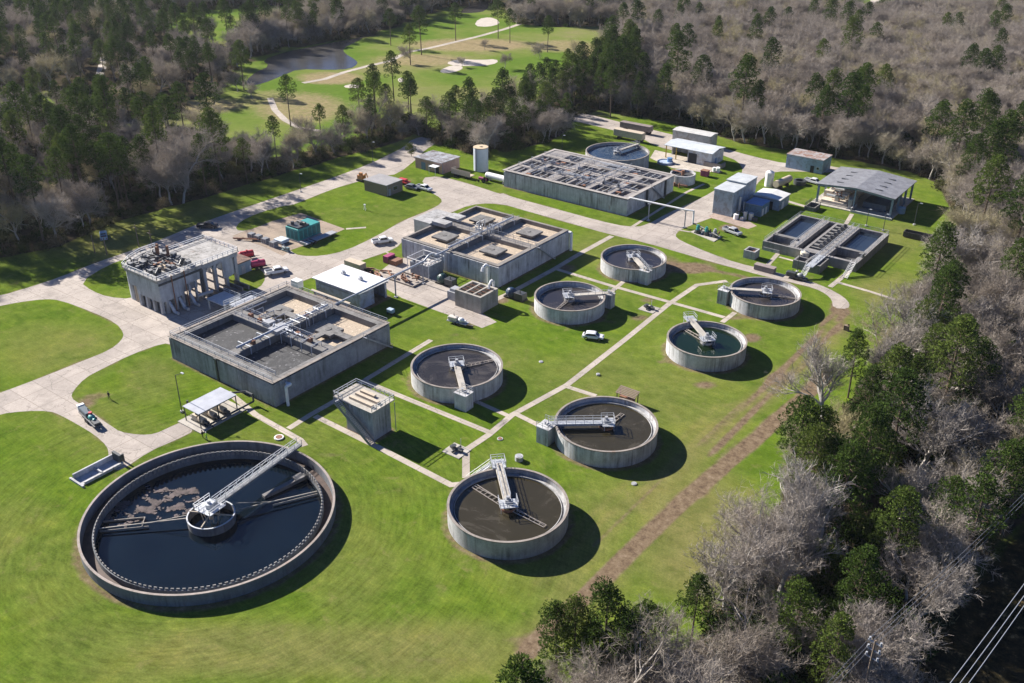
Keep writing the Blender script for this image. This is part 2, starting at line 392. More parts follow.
# the muddy track and its wheel ruts
band(dirt, [(822,370),(800,398),(772,420),(745,444),(706,478),(680,500),(645,535)], 1.7, .45)
band(dirt, [(826,378),(796,404),(760,436),(722,468),(690,496),(655,528),(622,560),(590,592),(555,622),(525,655)], 1.5, 1.0)
band(dirt, [(834,309),(820,330),(800,352),(768,382),(735,412),(700,446)], .62, 1.0)
band(dirt, [(845,311),(834,332),(812,356),(780,388),(742,424),(706,456)], .62, 1.0)
band(dirt, [(735,412),(700,446),(664,480),(625,515),(592,548)], .6, .6)
band(dry, [(742,400),(690,446),(640,490),(590,535),(540,585)], .8, .9)
band(dry, [(724,402),(676,442),(625,486),(570,536)], .6, .8)
band(dirt, [(838,306),(843,312)], 2.0, .8)
for _k in range(9): band(dry, [(700-_k*14,500+_k*4),(620-_k*16,580+_k*5),(560-_k*20,650+_k*6)], .35, .55)
band(dry, [(845,311),(812,356),(760,400),(700,450),(640,505)], 3.2, .7)
band(dirt, [(665,262),(700,268),(740,276),(760,282)], 1.4, .55)
for a in [(690,268,30,7,.6),(752,338,12,6,.6),(648,300,10,4,.5),(705,385,16,5,.55),(566,268,14,5,.5),(640,318,14,4,.5),(663,262,24,10,.4),(480,300,14,6,.6),(500,300,12,5,.6),(455,335,10,4,.35),
          (88,402,12,6,.55),(100,395,22,3,.5),(130,372,20,3,.35),(700,492,12,8,.55),(520,640,28,8,.4),(440,660,60,10,.3),(400,600,30,8,.25),(330,455,24,4,.4),(680,570,24,14,.25),(90,565,30,8,.2),(780,378,20,8,.4),
          (612,322,10,3,.4),(528,300,4,3,.5),(660,362,8,3,.5),(735,318,14,3,.5),(628,268,12,4,.3),(845,330,10,12,.35),(730,228,14,5,.6),(240,228,12,4,.4),(412,275,24,12,.5),(470,325,10,4,.5),(200,330,20,3,.4),(100,262,30,3,.3)]:
    blob(dirt, *a)
for a in [(420,650,160,34,.6),(560,560,90,50,.35),(700,530,70,70,.8),(120,650,120,40,.35),(30,560,60,60,.2),(250,650,160,30,.6),(100,430,60,40,.25),(640,400,120,60,.3),(700,420,60,30,.4),(150,380,30,26,.4),(210,240,120,40,.3),(60,350,70,30,.35),(480,360,60,30,.15),(900,240,30,20,.5),(890,290,40,20,.6),(620,500,60,30,.3),(600,250,40,20,.4),(60,600,60,40,.3),(350,560,50,60,.3),(130,240,90,25,.5)]:
    blob(dry, *a)
for ln in (WEST, EAST): band(dirt, [p for p in ln+ln[:1]], .55, .62)
tan = np.zeros(X.shape)
for tx, ty, tr in [(-.59,126.45,9.9),(17.457,150.654,9.5),(-11.31,172.39,9.4),(31.3,229.7,8.4),(13.59,206,8.35),(42.08,184.36,8.5),(60.36,208.75,8.3),(-49.3,126.3,20.2)]:
    wx, wy = tx*math.cos(YAW)-ty*math.sin(YAW), tx*math.sin(YAW)+ty*math.cos(YAW)
    np.maximum(dirt, .62*np.clip(1.5-np.abs(np.hypot(X-wx, Y-wy)-tr-.3)/.9, 0, 1), out=dirt)
for x0_, x1_, y0_, y1_ in [(-166.5,-134,101.7,134),(-165.2,-133.4,172.8,203.8),(-178.9,-134,235.4,263.4),(-117,-110,104.3,109),(-166,-151,142.5,152)]:
    dd_ = np.hypot(np.maximum(np.maximum(x0_-X, X-x1_), 0), np.maximum(np.maximum(y0_-Y, Y-y1_), 0)); np.maximum(dirt, .6*np.clip(1.4-dd_/1.1, 0, 1), out=dirt)
for a in [(200,105,60,10,.5),(45,52,60,8,.8),(105,70,12,14,.9),(300,108,60,20,.5),(330,78,40,8,.6),(420,60,60,8,.5),(470,45,80,8,.6),(560,46,50,8,.5),(140,70,30,10,.7),(585,50,20,10,.5),(900,6,50,6,.6),(120,185,40,10,.8),(270,100,40,14,.4)]:
    blob(tan, *a)
me = bpy.data.meshes.new('ground')
BXY = (-115.11, 71.71); hole = np.hypot(X-BXY[0], Y-BXY[1])
idx = np.arange(nx*ny).reshape(ny, nx)
quads = np.stack([idx[:-1, :-1], idx[:-1, 1:], idx[1:, 1:], idx[1:, :-1]], -1).reshape(-1, 4)
quads = quads[hole.ravel()[quads].max(1) > 20.16-.6]
me.vertices.add(nx*ny); me.vertices.foreach_set('co', np.stack([X, Y, 0*X], -1).ravel().astype(np.float32))
me.loops.add(quads.size); me.loops.foreach_set('vertex_index', quads.ravel().astype(np.int32))
me.polygons.add(len(quads)); me.polygons.foreach_set('loop_start', np.arange(0, quads.size, 4, dtype=np.int32)); me.polygons.foreach_set('loop_total', np.full(len(quads), 4, dtype=np.int32))
me.update(calc_edges=True)
att = me.color_attributes.new('zone', 'FLOAT_COLOR', 'POINT')
att.data.foreach_set('color', np.stack([soft(wood, 2), soft(dirt, 1), np.clip(soft(dry, 1), 0, 1), soft(golf, 2)], -1).ravel().astype(np.float32))
att = me.color_attributes.new('zone2', 'FLOAT_COLOR', 'POINT')
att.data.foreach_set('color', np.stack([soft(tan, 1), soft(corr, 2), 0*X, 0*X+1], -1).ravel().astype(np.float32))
def grassmat(name, attr=True):
    m, t, b = nodes(name); p = pos(t)
    n1 = noise(t, .035, 5, .6, p); n2 = noise(t, .35, 6, .7, p); n3 = noise(t, 3.0, 6, .8, p)
    lush = ramp(t, n2, [(.25, (.072, .122, .010)), (.5, (.104, .168, .018)), (.75, (.160, .222, .024))])
    dryc = ramp(t, n2, [(.25, (.135, .140, .040)), (.75, (.235, .215, .085))])
    vm = N(t, 'ShaderNodeMath', operation='MULTIPLY_ADD')
    t.links.new(ramp(t, n1, [(.40, gray(0)), (.66, gray(1))]), vm.inputs[0]); vm.inputs[1].default_value = .30
    if attr:
        z = N(t, 'ShaderNodeVertexColor', layer_name='zone'); s = N(t, 'ShaderNodeSeparateColor'); t.links.new(z.outputs[0], s.inputs[0])
        z2 = N(t, 'ShaderNodeVertexColor', layer_name='zone2'); s2 = N(t, 'ShaderNodeSeparateColor'); t.links.new(z2.outputs[0], s2.inputs[0])
        t.links.new(s.outputs[2], vm.inputs[2])
    else: vm.inputs[2].default_value = .1
    c = mix(t, vm.outputs[0], lush, dryc)
    # mower swaths, each a few metres wide, following the round tank
    d = N(t, 'ShaderNodeVectorMath', operation='DISTANCE'); d.inputs[1].default_value = (-115.11, 71.71, 0); t.links.new(p, d.inputs[0])
    wn = N(t, 'ShaderNodeMath', operation='ADD'); t.links.new(d.outputs['Value'], wn.inputs[0])
    nn = N(t, 'ShaderNodeMath', operation='MULTIPLY'); nn.inputs[1].default_value = 3; t.links.new(n1, nn.inputs[0]); t.links.new(nn.outputs[0], wn.inputs[1])
    sn = N(t, 'ShaderNodeMath', operation='SINE'); ml = N(t, 'ShaderNodeMath', operation='MULTIPLY'); ml.inputs[1].default_value = 3.4; t.links.new(wn.outputs[0], ml.inputs[0]); t.links.new(ml.outputs[0], sn.inputs[0])
    mr = N(t, 'ShaderNodeMapRange'); mr.inputs[1].default_value = 24; mr.inputs[2].default_value = 62; mr.inputs[3].default_value = .25; mr.inputs[4].default_value = 0; t.links.new(d.outputs['Value'], mr.inputs[0])
    c = mix(t, mr.outputs[0], c, ramp(t, sn.outputs[0], [(0, gray(.80)), (.5, gray(1.0))]), 'MULTIPLY')
    c = mix(t, .7, c, ramp(t, noise(t, .9, 5, .7, p, (.25, 1.6, 1), .4), [(.3, gray(.80)), (.7, gray(1.14))]), 'MULTIPLY')
    sub_ = N(t, 'ShaderNodeVectorMath', operation='SUBTRACT'); sub_.inputs[1].default_value = (-115.11, 71.71, 0); t.links.new(p, sub_.inputs[0])
    sx_ = N(t, 'ShaderNodeSeparateXYZ'); t.links.new(sub_.outputs[0], sx_.inputs[0]); at_ = N(t, 'ShaderNodeMath', operation='ARCTAN2'); t.links.new(sx_.outputs[1], at_.inputs[0]); t.links.new(sx_.outputs[0], at_.inputs[1])
    cb_ = N(t, 'ShaderNodeCombineXYZ'); t.links.new(d.outputs['Value'], cb_.inputs[0]); a4 = N(t, 'ShaderNodeMath', operation='MULTIPLY'); a4.inputs[1].default_value = 5; t.links.new(at_.outputs[0], a4.inputs[0]); t.links.new(a4.outputs[0], cb_.inputs[1])
    mr2 = N(t, 'ShaderNodeMapRange'); mr2.inputs[1].default_value = 40; mr2.inputs[2].default_value = 85; mr2.inputs[3].default_value = 1; mr2.inputs[4].default_value = 0; t.links.new(d.outputs['Value'], mr2.inputs[0])
    c = mix(t, mr2.outputs[0], c, ramp(t, noise(t, 1.5, 3, .7, cb_.outputs[0]), [(.32, gray(.76)), (.68, gray(1.16))]), 'MULTIPLY')
    c = mix(t, .85, c, ramp(t, noise(t, .09, 6, .72, p, None, .8), [(.3, (.62, .74, .60)), (.5, gray(1.0)), (.72, (1.18, 1.10, 1.0))]), 'MULTIPLY')
    pch = ramp(t, noise(t, .22, 8, .75, p, None, .5), [(.56, gray(0)), (.68, gray(.55))])
    c = mix(t, pch, c, (.21, .19, .075))
    tuft = ramp(t, noise(t, 1.1, 7, .8, p), [(.60, gray(0)), (.70, gray(.6))])
    c = mix(t, tuft, c, (.045, .085, .012))
    c = mix(t, 1.0, c, ramp(t, n3, [(.25, gray(.62)), (.75, gray(1.30))]), 'MULTIPLY')
    if attr:
        def thr(sock, lo=.25, hi=.55, amp=.7):
            a = N(t, 'ShaderNodeMath', operation='MULTIPLY_ADD'); t.links.new(noise(t, .45, 6, .8, p), a.inputs[0]); a.inputs[1].default_value = amp
            sb = N(t, 'ShaderNodeMath', operation='SUBTRACT'); t.links.new(sock, sb.inputs[0]); sb.inputs[1].default_value = amp*.5; t.links.new(sb.outputs[0], a.inputs[2])
            return ramp(t, a.outputs[0], [(lo, gray(0)), (hi, gray(1))])
        tanc = ramp(t, n2, [(.3, (.20, .17, .09)), (.7, (.33, .26, .15))])
        golfc = ramp(t, noise(t, .02, 3, .6, p), [(.42, (.10, .165, .025)), (.55, (.15, .19, .045)), (.66, (.20, .20, .08))])
        golfc = mix(t, .6, golfc, ramp(t, n2, [(.25, gray(.75)), (.75, gray(1.2))]), 'MULTIPLY')
        c = mix(t, z.outputs['Alpha'], c, golfc)
        c = mix(t, thr(s2.outputs[0]), c, tanc)
        dirtc = ramp(t, noise(t, .7, 7, .8, p), [(.30, (.060, .042, .028)), (.44, (.14, .10, .068)), (.50, (.17, .125, .08)), (.56, (.20, .15, .10)), (.75, (.33, .26, .19))])
        c = mix(t, thr(s.outputs[1], .25, .50, .35), c, dirtc)
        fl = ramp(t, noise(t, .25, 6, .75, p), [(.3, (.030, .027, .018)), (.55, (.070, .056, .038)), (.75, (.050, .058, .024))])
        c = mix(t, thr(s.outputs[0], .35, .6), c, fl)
        straw_shade = ramp(t, noise(t, .5, 6, .75, p), [(.44, (.014, .014, .009)), (.58, (.05, .04, .02)), (.72, (.34, .24, .11))])  # corridor straw; the near black stops paint in the tree shadow
        c = mix(t, s2.outputs[1], c, straw_shade)
    t.links.new(c, b.inputs['Base Color']); b.inputs['Roughness'].default_value = 1; b.inputs['Specular IOR Level'].default_value = 0.0
    bump(t, b, noise(t, 1.6, 6, .8, p), .5, .12)
    return m
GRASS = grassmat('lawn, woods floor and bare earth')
GRASS2 = grassmat('island lawn', False)
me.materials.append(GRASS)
ground = bpy.data.objects.new('ground', me); col.objects.link(ground); ground['kind'] = 'structure'

def struct(name, mb, mat, **k):
    o = mb.build(name, mat, **k); o['kind'] = 'structure'; return o
def smoothpoly(pts, it=1):
    for _ in range(it):
        q = []
        for a, b in zip(pts, pts[1:]+pts[:1]):
            q += [(a[0]*.75+b[0]*.25, a[1]*.75+b[1]*.25), (a[0]*.25+b[0]*.75, a[1]*.25+b[1]*.75)]
        pts = q
    return pts
def sheet(name, pts, z, mat, it=1):
    return struct(name, MB().sheet(smoothpoly([G(*p) for p in pts], it), z), mat)
def strip(mb, pts, wid, z, px=True):
    P = [Vector((*(G(*p) if px else p), 0)) for p in pts]
    L = []; Rr = []
    for i, p in enumerate(P):
        if i == 0: d = (P[1]-P[0]).normalized()
        elif i == len(P)-1: d = (P[-1]-P[-2]).normalized()
        else: d = ((P[i]-P[i-1]).normalized()+(P[i+1]-P[i]).normalized()).normalized()
        u = Vector((-d.y, d.x, 0))*wid/2
        if 0 < i < len(P)-1:
            cs = max(.5, abs((P[i+1]-P[i]).normalized().dot(d))); u = u/cs
        L.append(p+u); Rr.append(p-u)
    n = len(P)
    mb.add([(q.x, q.y, z) for q in L+Rr], [(i, n+i, n+i+1, i+1) for i in range(n-1)])
    return mb
# roads and yards
sheet('west_road', WEST, .012, PAVE, 1)
sheet('east_road', EAST, .016, PAVE, 1)
sheet('equipment_yard', [(374,276),(392,262),(415,254),(440,276),(462,290),(480,312),(497,322),(482,328),(452,316),(440,312),(402,298),(388,290)], .008, PAVE, 0)
sheet('generator_yard', [(232,236),(262,224),(301,213),(345,229),(330,236),(314,242),(291,250),(283,256),(262,246)], .020, paving('dusty tan yard', (.36, .28, .21)), 0)
sheet('warehouse_apron', [(655,150),(700,160),(712,166),(720,172),(700,172),(672,168),(650,158)], .020, paving('pale apron', (.55, .49, .41)), 0)
sheet('verge_lawn', [(235,230),(239,222),(258,213),(290,204),(304,207),(300,212),(272,221),(263,225),(246,231)], .024, GRASS2, 1)
sheet('headworks_lawn', [(80,282),(108,265),(128,258),(150,262),(150,290),(132,299),(108,297),(92,291)], .020, GRASS2, 1)
sheet('yard_lawn', [(225,262),(245,262),(262,270),(266,278),(260,288),(244,292),(228,286)], .020, GRASS2, 1)
paths = MB()
for pts, wd in [([(431,340),(363.5,381),(341,397.5),(310,415),(288.5,428.7)], 1.3), ([(228,392),(256,415),(300,440),(305,446)], 1.3), ([(315,416),(378.5,447.5),(451,485),(461,484)], 1.3),
        ([(363.5,381),(491,433)], 1.3), ([(466,478),(466,450),(488.5,435),(512,415),(567,385),(624.5,340),(669.5,303.5),(697,285),(727,281)], 1.35), ([(565,386),(596,396)], 1.2), ([(514,413),(546,429)], 1.2),
        ([(473,400),(508.5,416)], 1.1), ([(556,269),(612,286),(669.5,302),(724.5,317.5)], 1.3), ([(612,236),(584.5,251),(554.5,269),(512,292),(470,312)], 1.6), ([(636,271),(610,293)], 1.2), ([(735,312.5),(722,322.5)], 1.2),
        ([(464,484),(490,466)], .8), ([(838,282.5),(868,291),(896,300)], 1.1), ([(830,287),(850,271)], 1.3), ([(779,252.5),(765,268)], 1.2), ([(779,257),(798,262)], .9), ([(632,227),(687,192),(704,184)], 1.0),
        ([(846,224),(852,214)], 1.2), ([(780,199),(800,205),(815,209)], 1.6), ([(672,229),(690,232)], .8), ([(346,229),(366,227.5)], 1.1), ([(404,262),(386,252)], .6)]:
    strip(paths, pts, wd, .026+.0003*len(paths.f))
struct('footpaths', paths, PATH)
# golf course behind the woods
for k, pts in enumerate([[(246,80),(256,72),(270,66),(262,60),(285,52),(310,47),(340,41),(366,36),(356,42),(343,48),(344,53),(356,60),(358,64),(350,69),(330,70),(298,69),(284,75),(262,84),(248,86)],
        [(256,40),(262,31),(280,26),(303,25),(302,22),(280,22),(258,27),(240,36),(244,42)], [(458,13),(466,7),(478,0),(490,3),(486,11),(474,13)], [(207,66),(206,54),(214,48),(226,48),(231,52),(224,58),(228,66),(216,69)], [(88,110),(86,99),(94,93),(108,95),(112,104),(104,114)]]):
    sheet('pond', pts, .02, WPOND, 1)
BUNK = M('white bunker sand', (.46, .41, .35), .95, 0, .12, .3)
for pts in [[(445,63),(458,59),(480,60),(497,59),(498,63),(484,66),(470,66),(455,66)], [(440,70),(452,65),(462,66),(463,69),(452,73),(441,73)], [(478,19),(490,17),(498,20),(500,24),(488,27),(474,26)], [(343,86),(352,84),(362,86),(360,88),(346,88)], [(397,79),(403,77),(405,81),(400,83)], [(850,3),(862,1),(868,8),(858,15),(848,10)], [(868,0),(880,-2),(882,8),(872,10)]]:
    sheet('sand_bunker', pts, .024, BUNK, 1)
cp = MB()
for pts, wd in [([(303,83),(325,79),(345,72),(368,66),(390,61),(408,52),(430,48),(455,42),(480,36),(505,29),(520,24)], 3.0), ([(270,98),(275,110),(285,120),(300,128),(320,131)], 2.6), ([(640,100),(630,90),(612,78),(606,62)], 3), ([(100,75),(104,60),(96,52)], 4)]:
    strip(cp, pts, wd, .028+.0004*len(cp.f))
struct('cart_path', cp, PATH)
from mathutils import noise as mnoise
# ------------------------------------------------------------------ round tanks
CA, SA = math.cos(YAW), math.sin(YAW)
ARM = M('pale arm steel', (.36, .32, .28), .7, 0, .3, 2)
def W2(x, y): return (x*CA-y*SA, x*SA+y*CA)
def round_tank(cx, cy, Rr, h, label, wmat, zw, bridge, arms=(), box=None, boxsz=(2.6, 2.6), wallmat=None, deckmat=None, past=1.2, stair=None, launder=True, platside=1.5, bridge_label=None, railside=(-1, 1), plat_out=False):
    t = thing('round_tank', label, 'settling tank', (cx, cy, 0), group='round open concrete tanks')
    wallmat = wallmat or CONL; deckmat = deckmat or SLAB
    MB().ring(cx, cy, Rr-.32, Rr, -.3, h-.16).build('tank_wall', wallmat, t)
    MB().ring(cx, cy, Rr-.36, Rr+.06, h-.158, h).build('coping', RIM, t)
    if launder:
        MB().ring(cx, cy, Rr-1.15, Rr-1.05, zw-.5, zw+.22).ring(cx, cy, Rr-.9, Rr-.345, zw-.3, zw+.03).build('launder', CON, t)
    o = struct('tank_water', MB().disc(cx, cy, Rr-.33, zw), wmat)
    c = Vector((cx, cy, 0)); p0 = Vector((*bridge, 0)); d = (p0-c).normalized(); u = Vector((-d.y, d.x, 0)); zb = h+.12
    e0 = c+d*(Rr+past); e1 = c+d*.8; W = 1.15
    dk = MB().bar(e0+Vector((0, 0, zb)), e1+Vector((0, 0, zb)), W, .14)
    for sg in (-1, 1): dk.bar(e0+u*sg*W/2+Vector((0, 0, zb-.15)), e1+u*sg*W/2+Vector((0, 0, zb-.15)), .12, .42)
    wk = dk.build('walkway', deckmat, t)
    rl = MB()
    for sg in railside: rl.rail([tuple(e0+u*sg*(W/2-.02)+Vector((0, 0, zb+.07))), tuple(e1+u*sg*(W/2-.02)+Vector((0, 0, zb+.07)))], r=.032)
    if railside: rl.build('handrail', GALV, wk)
    ps = platside
    pl = MB()
    cz = zb-.06
    def q(a, b, z): v = c+d*a+u*b; return (v.x, v.y, z)
    pl.bar(q(-ps, 0, cz), q(.8+.02, 0, cz), 2*ps, .12)
    for a in (-ps+.2, ps*.3):
        for b in (-ps+.2, ps-.2): pl.tube(q(a, b, zw-.4), q(a, b, cz), .06, 5)
    po = pl.build('centre_platform', GALV, t)
    MB().rail([q(.8, -ps, cz+.06), q(-ps, -ps, cz+.06), q(-ps, ps, cz+.06), q(.8, ps, cz+.06)], r=.032, step=1.2).build('handrail', GALV, po)
    MB().cyl(cx, cy, .55, cz+.06, cz+.7, 12).cyl(cx, cy, .3, cz+.7, cz+1.25, 10).box(cx-.2, cx+.9, cy-.25, cy+.25, cz+.06, cz+.5).build('drive_unit', GREY, t)
    MB().ring(cx, cy, 1.15, 1.3, zw-.6, zw+.45, 32).cyl(cx, cy, .25, zw-.5, cz, 8).build('feed_well', RUST if wmat is WBROWN else CON, t)
    for aa, ln, wd in arms:
        m = MB(); v = Vector((math.cos(aa), math.sin(aa), 0)); uu = Vector((-v.y, v.x, 0)); a0 = c+v*1.3; a1 = c+v*ln
        for sg in (-1, 1): m.bar(a0+uu*sg*wd*.5+Vector((0, 0, zw+.16)), a1+uu*sg*wd*.5+Vector((0, 0, zw+.16)), .09, .14)
        k = max(2, int(ln/1.1))
        for i in range(k+1):
            s_ = a0+(a1-a0)*i/k; m.bar(s_-uu*wd*.5+Vector((0, 0, zw+.16)), s_+uu*wd*.5+Vector((0, 0, zw+.16)), .06, .08)
        m.bar(a0+Vector((0, 0, zw+.9)), a1+Vector((0, 0, zw+.2)), .06, .06)
        m.build('scraper_arm', ARM, t)
    if box:
        bx, by = box; a, b = boxsz
        m = MB(); m.box(bx-a/2, bx+a/2, by-b/2, by+b/2, -.2, h-.02).box(bx-a/2-.12, bx+a/2+.12, by-b/2-.12, by+b/2+.12, h-.018, h+.10)
        bo = m.build('outlet_box', wallmat, t)
        MB().rail([(bx-a/2, by-b/2, h+.1), (bx+a/2, by-b/2, h+.1), (bx+a/2, by+b/2, h+.1), (bx-a/2, by+b/2, h+.1)], r=.03, step=1.3).build('handrail', GALV, bo)
        MB().cyl(bx-.3, by, .16, h+.1, h+.75, 8).cyl(bx-.3, by, .34, h+.75, h+.8, 10).box(bx+.2, bx+.7, by-.3, by+.3, h+.1, h+.5).build('valve_wheel', GREY, bo)
    if plat_out:
        m = MB(); v = c+d*(Rr+past); m.bar(q(Rr-.2, 0, zb-.05), q(Rr+2.4, 0, zb-.05), 2.4, .14)
        for a in (Rr+.5, Rr+2.2):
            for b in (-1, 1): m.tube(q(a, b, -.2), q(a, b, zb-.1), .07, 6)
        lo = m.build('landing', GALV, t)
        MB().rail([q(Rr+.1, -1.2, zb), q(Rr+2.4, -1.2, zb), q(Rr+2.4, 1.2, zb), q(Rr+.1, 1.2, zb)], r=.035, step=1.2).build('handrail', GALV, lo)
    if stair:
        (ax, ay), (bx, by) = stair
        MB().stair((ax, ay, 0), (bx, by, h), .8).build('stair', GALV, t)
    return t
def ang(c, px, py, z): g = G(px, py, z); return math.atan2(g[1]-c[1], g[0]-c[0])
T4 = W2(-.59, 126.45); T5 = W2(17.457, 150.654); T3 = W2(-11.31, 172.386); TA = W2(31.30, 229.706); TB = W2(13.588, 205.99); TC = W2(42.078, 184.362); TD = W2(60.364, 208.753)
H = 3.48
round_tank(*T4, 9.90, H, 'round concrete tank of brown water nearest the bottom edge, walkway from its upper left', WBROWN, 2.4, G(497.6, 461.5, H), [(ang(T4, 470, 483, 2.6), 8.2, 1.1), (ang(T4, 549, 528, 2.6), 7.6, .7)], deckmat=SLAB, plat_out=True, stair=(G(466, 482, 0), G(490, 465, H)), wallmat=CON)
round_tank(*T5, 9.53, H, 'round brown water tank with a railed walkway on its left and a timber rack behind', WBROWN, 2.5, G(553, 423.5, H), [(ang(T5, 632, 407, 2.6), 5.6, .8)], box=tuple((np.array(T5)+(np.array(G(553.5, 425, H))-np.array(T5))*1.13)), boxsz=(2.6, 2.8), deckmat=GALV)
round_tank(*T3, 9.43, H, 'round concrete tank right of the stair tower, walkway ending at its near side box', water('brown grey scum water', (.028, .025, .022), .15, (.10, .088, .078), .12, .45, .85), 2.6, G(463, 389, H), [(ang(T3, 492, 361, 2.6), 8.0, .7)], box=tuple((np.array(T3)+(np.array(G(463, 390, H))-np.array(T3))*1.09)), boxsz=(2.8, 2.4), railside=())
round_tank(*TA, 8.41, H, 'farthest pale round tank beside the road junction, box and white walkway on its near side', WSLUDGE, 2.5, G(644.5, 268.5, H), [], box=tuple((np.array(TA)+(np.array(G(644.5, 269, H))-np.array(TA))*1.10)), boxsz=(2.6, 2.0), railside=(1,), wallmat=CONL)
round_tank(*TB, 8.35, H, 'round purple grey tank, box on its right side, above the white parked car', WSLUDGE, 2.3, G(603, 293.5, H), [(ang(TB, 557, 309, 2.5), 7.8, .5)], box=tuple((np.array(TB)+(np.array(G(604, 294, H))-np.array(TB))*1.17)), boxsz=(1.9, 1.9), railside=(-1,))
round_tank(*TC, 8.52, H, 'round concrete tank holding dark green water', WGREEN, 2.4, G(692, 321, H), [(ang(TC, 686, 330, 2.5), 7.2, .9)], plat_out=True, railside=())
round_tank(*TD, 8.30, H, 'round concrete tank beside the curve of the road, box and ladder on its left side', WSLUDGE, 2.4, G(731, 289, H), [(ang(TD, 797, 299, 2.5), 7.4, .4)], box=tuple((np.array(TD)+(np.array(G(731, 289.5, H))-np.array(TD))*1.17)), boxsz=(2.4, 2.8), railside=())

# the big settling tank
BX, BY = -115.11, 71.71; BR = 20.16; BH = 2.1
struct('tank_floor', MB().disc(BX, BY, BR-1.9, -.9, 64), VOID)
t = thing('large_round_tank', 'largest and lowest round tank, dark blue water ringed by a notched weir', 'settling tank', (BX, BY, 0))
SHADEC = concrete('shade darkened blue grey concrete', (.17, .185, .205), .6, .3)  # stained concrete darkened in colour to stand for the shade on the walls
MB().ring(BX, BY, BR-.34, BR, -.3, BH-.15, 160).build('tank_wall', SHADEC, t)
MB().ring(BX, BY, BR-.36, BR+.03, BH-.148, BH, 160).build('coping', concrete('stained coping', (.36, .31, .275), .5, .3), t)
MB().ring(BX, BY, BR-2.15, BR-1.98, -1.2, 1.2, 160).build('weir_wall', SHADEC, t)
m = MB()
nb = 130
for k in range(nb):
    a = 2*math.pi*k/nb; da = 2*math.pi/nb*.27; ri, ro = BR-2.32, BR-2.153
    m.add([(BX+r_*math.cos(a+s*da), BY+r_*math.sin(a+s*da), z) for z in (.5, 1.45) for r_, s in ((ri, -1), (ro, -1), (ro, 1), (ri, 1))], [(0,1,2,3),(7,6,5,4),(0,4,5,1),(1,5,6,2),(2,6,7,3),(3,7,4,0)])
m.build('weir_plates', concrete('mid grey weir', (.26, .25, .235), .5, .1), t)
MB().ring(BX, BY, BR-1.98, BR-.34, -.52, .1, 128).build('channel_floor', M('rust brown channel', (.06, .036, .028), .7, 0, .45, 1), t)
struct('tank_water', MB().disc(BX, BY, BR-2.15, -.45, 160), WBIG)
be = G(303, 443, BH); bd = Vector((be[0]-BX, be[1]-BY, 0)).normalized(); bu = Vector((-bd.y, bd.x, 0)); bc = Vector((BX, BY, 0))
def Q(a, b, z): v = bc+bd*a+bu*b; return (v.x, v.y, z)
m = MB(); BZ = 2.45
m.bar(Q(1.2, 0, BZ), Q(BR+1.4, 0, BZ), 1.0, .08)
for s in (-.58, .58): m.bar(Q(1.2, s, BZ-.1), Q(BR+1.4, s, BZ-.1), .12, .35)
wk = m.build('walkway', M('dull deck steel', (.20, .21, .22), .6, 0, .2, 2), t)
m = MB()
for s in (-.6, .6):
    m.rail([Q(1.2, s, BZ+.05), Q(BR+1.4, s, BZ+.05)], r=.04, step=1.9)
    for k in range(9): m.bar(Q(1.6+k*2.1, s, BZ+.1), Q(1.6+k*2.1+2.1, s, BZ+1.1), .03, .03)
m.build('handrail', GALV, wk)
m = MB(); m.bar(Q(-1.7, 0, BZ), Q(1.8, 0, BZ), 3.6, .12)
pf = m.build('centre_platform', GALV, t)
MB().rail([Q(1.8, -1.8, BZ+.06), Q(-1.7, -1.8, BZ+.06), Q(-1.7, 1.8, BZ+.06), Q(1.8, 1.8, BZ+.06)], r=.04, step=1.1).build('handrail', WHITE, pf)
MB().cyl(BX, BY, .7, BZ+.06, BZ+.9, 12).bar(Q(-.2, 0, BZ+.4), Q(1.4, 0, BZ+.4), .6, .6).cyl(BX, BY, .3, BZ+.9, BZ+1.4, 8).build('drive_unit', GALV, t)
m = MB().ring(BX, BY, 3.7, 3.85, -.8, 1.05, 48)
fw_ = m.build('feed_well', COND, t); MB().ring(BX, BY, 3.66, 3.9, 1.052, 1.12, 48).build('well_rim', GALV, t)
m = MB()
for k in range(4):
    a = .5+k*math.pi/2; m.bar((BX, BY, 1.25), (BX+3.7*math.cos(a), BY+3.7*math.sin(a), 1.25), .14, .2)
for k in range(8):
    a = .3+k*.8; m.tube((BX+1.3*math.cos(a), BY+1.3*math.sin(a), .3), (BX+1.5*math.cos(a), BY+1.5*math.sin(a), 1.9), .07, 5)
m.tube((BX, BY, .2), (BX, BY, BZ), .35, 10)
m.build('feed_well_frame', TANP, t)
for (x, y), ln in (((320, 489), 17.6), ((88, 528), 17.6)):
    aa = ang((BX, BY), x, y, .7); v = Vector((math.cos(aa), math.sin(aa), 0)); uu = Vector((-v.y, v.x, 0))
    m = MB()
    m.bar(bc+v*3.8+Vector((0, 0, .7)), bc+v*ln+Vector((0, 0, .35)), .16, .2)
    m.bar(bc+v*3.6+uu*.6+Vector((0, 0, 1.8)), bc+v*10+Vector((0, 0, .5)), .09, .09)
    m.bar(bc+v*10+Vector((0, 0, -.2)), bc+v*ln+Vector((0, 0, -.2)), .08, .3)
    if x < 200:
        m.bar(bc+v*11+Vector((0, 0, .0)), bc+v*11-uu*2.6+Vector((0, 0, -.2)), .1, .3)
        m.bar(bc+v*11-uu*2.6+Vector((0, 0, -.3)), bc+v*ln-uu*2.6+Vector((0, 0, -.3)), .1, .4)
    m.build('skimmer_arm', M('dull arm steel', (.30, .27, .23), .7, 0, .25, 2), t)
aa = ang((BX, BY), 293, 478, .8)
m = MB(); v = Vector((math.cos(aa), math.sin(aa), 0))
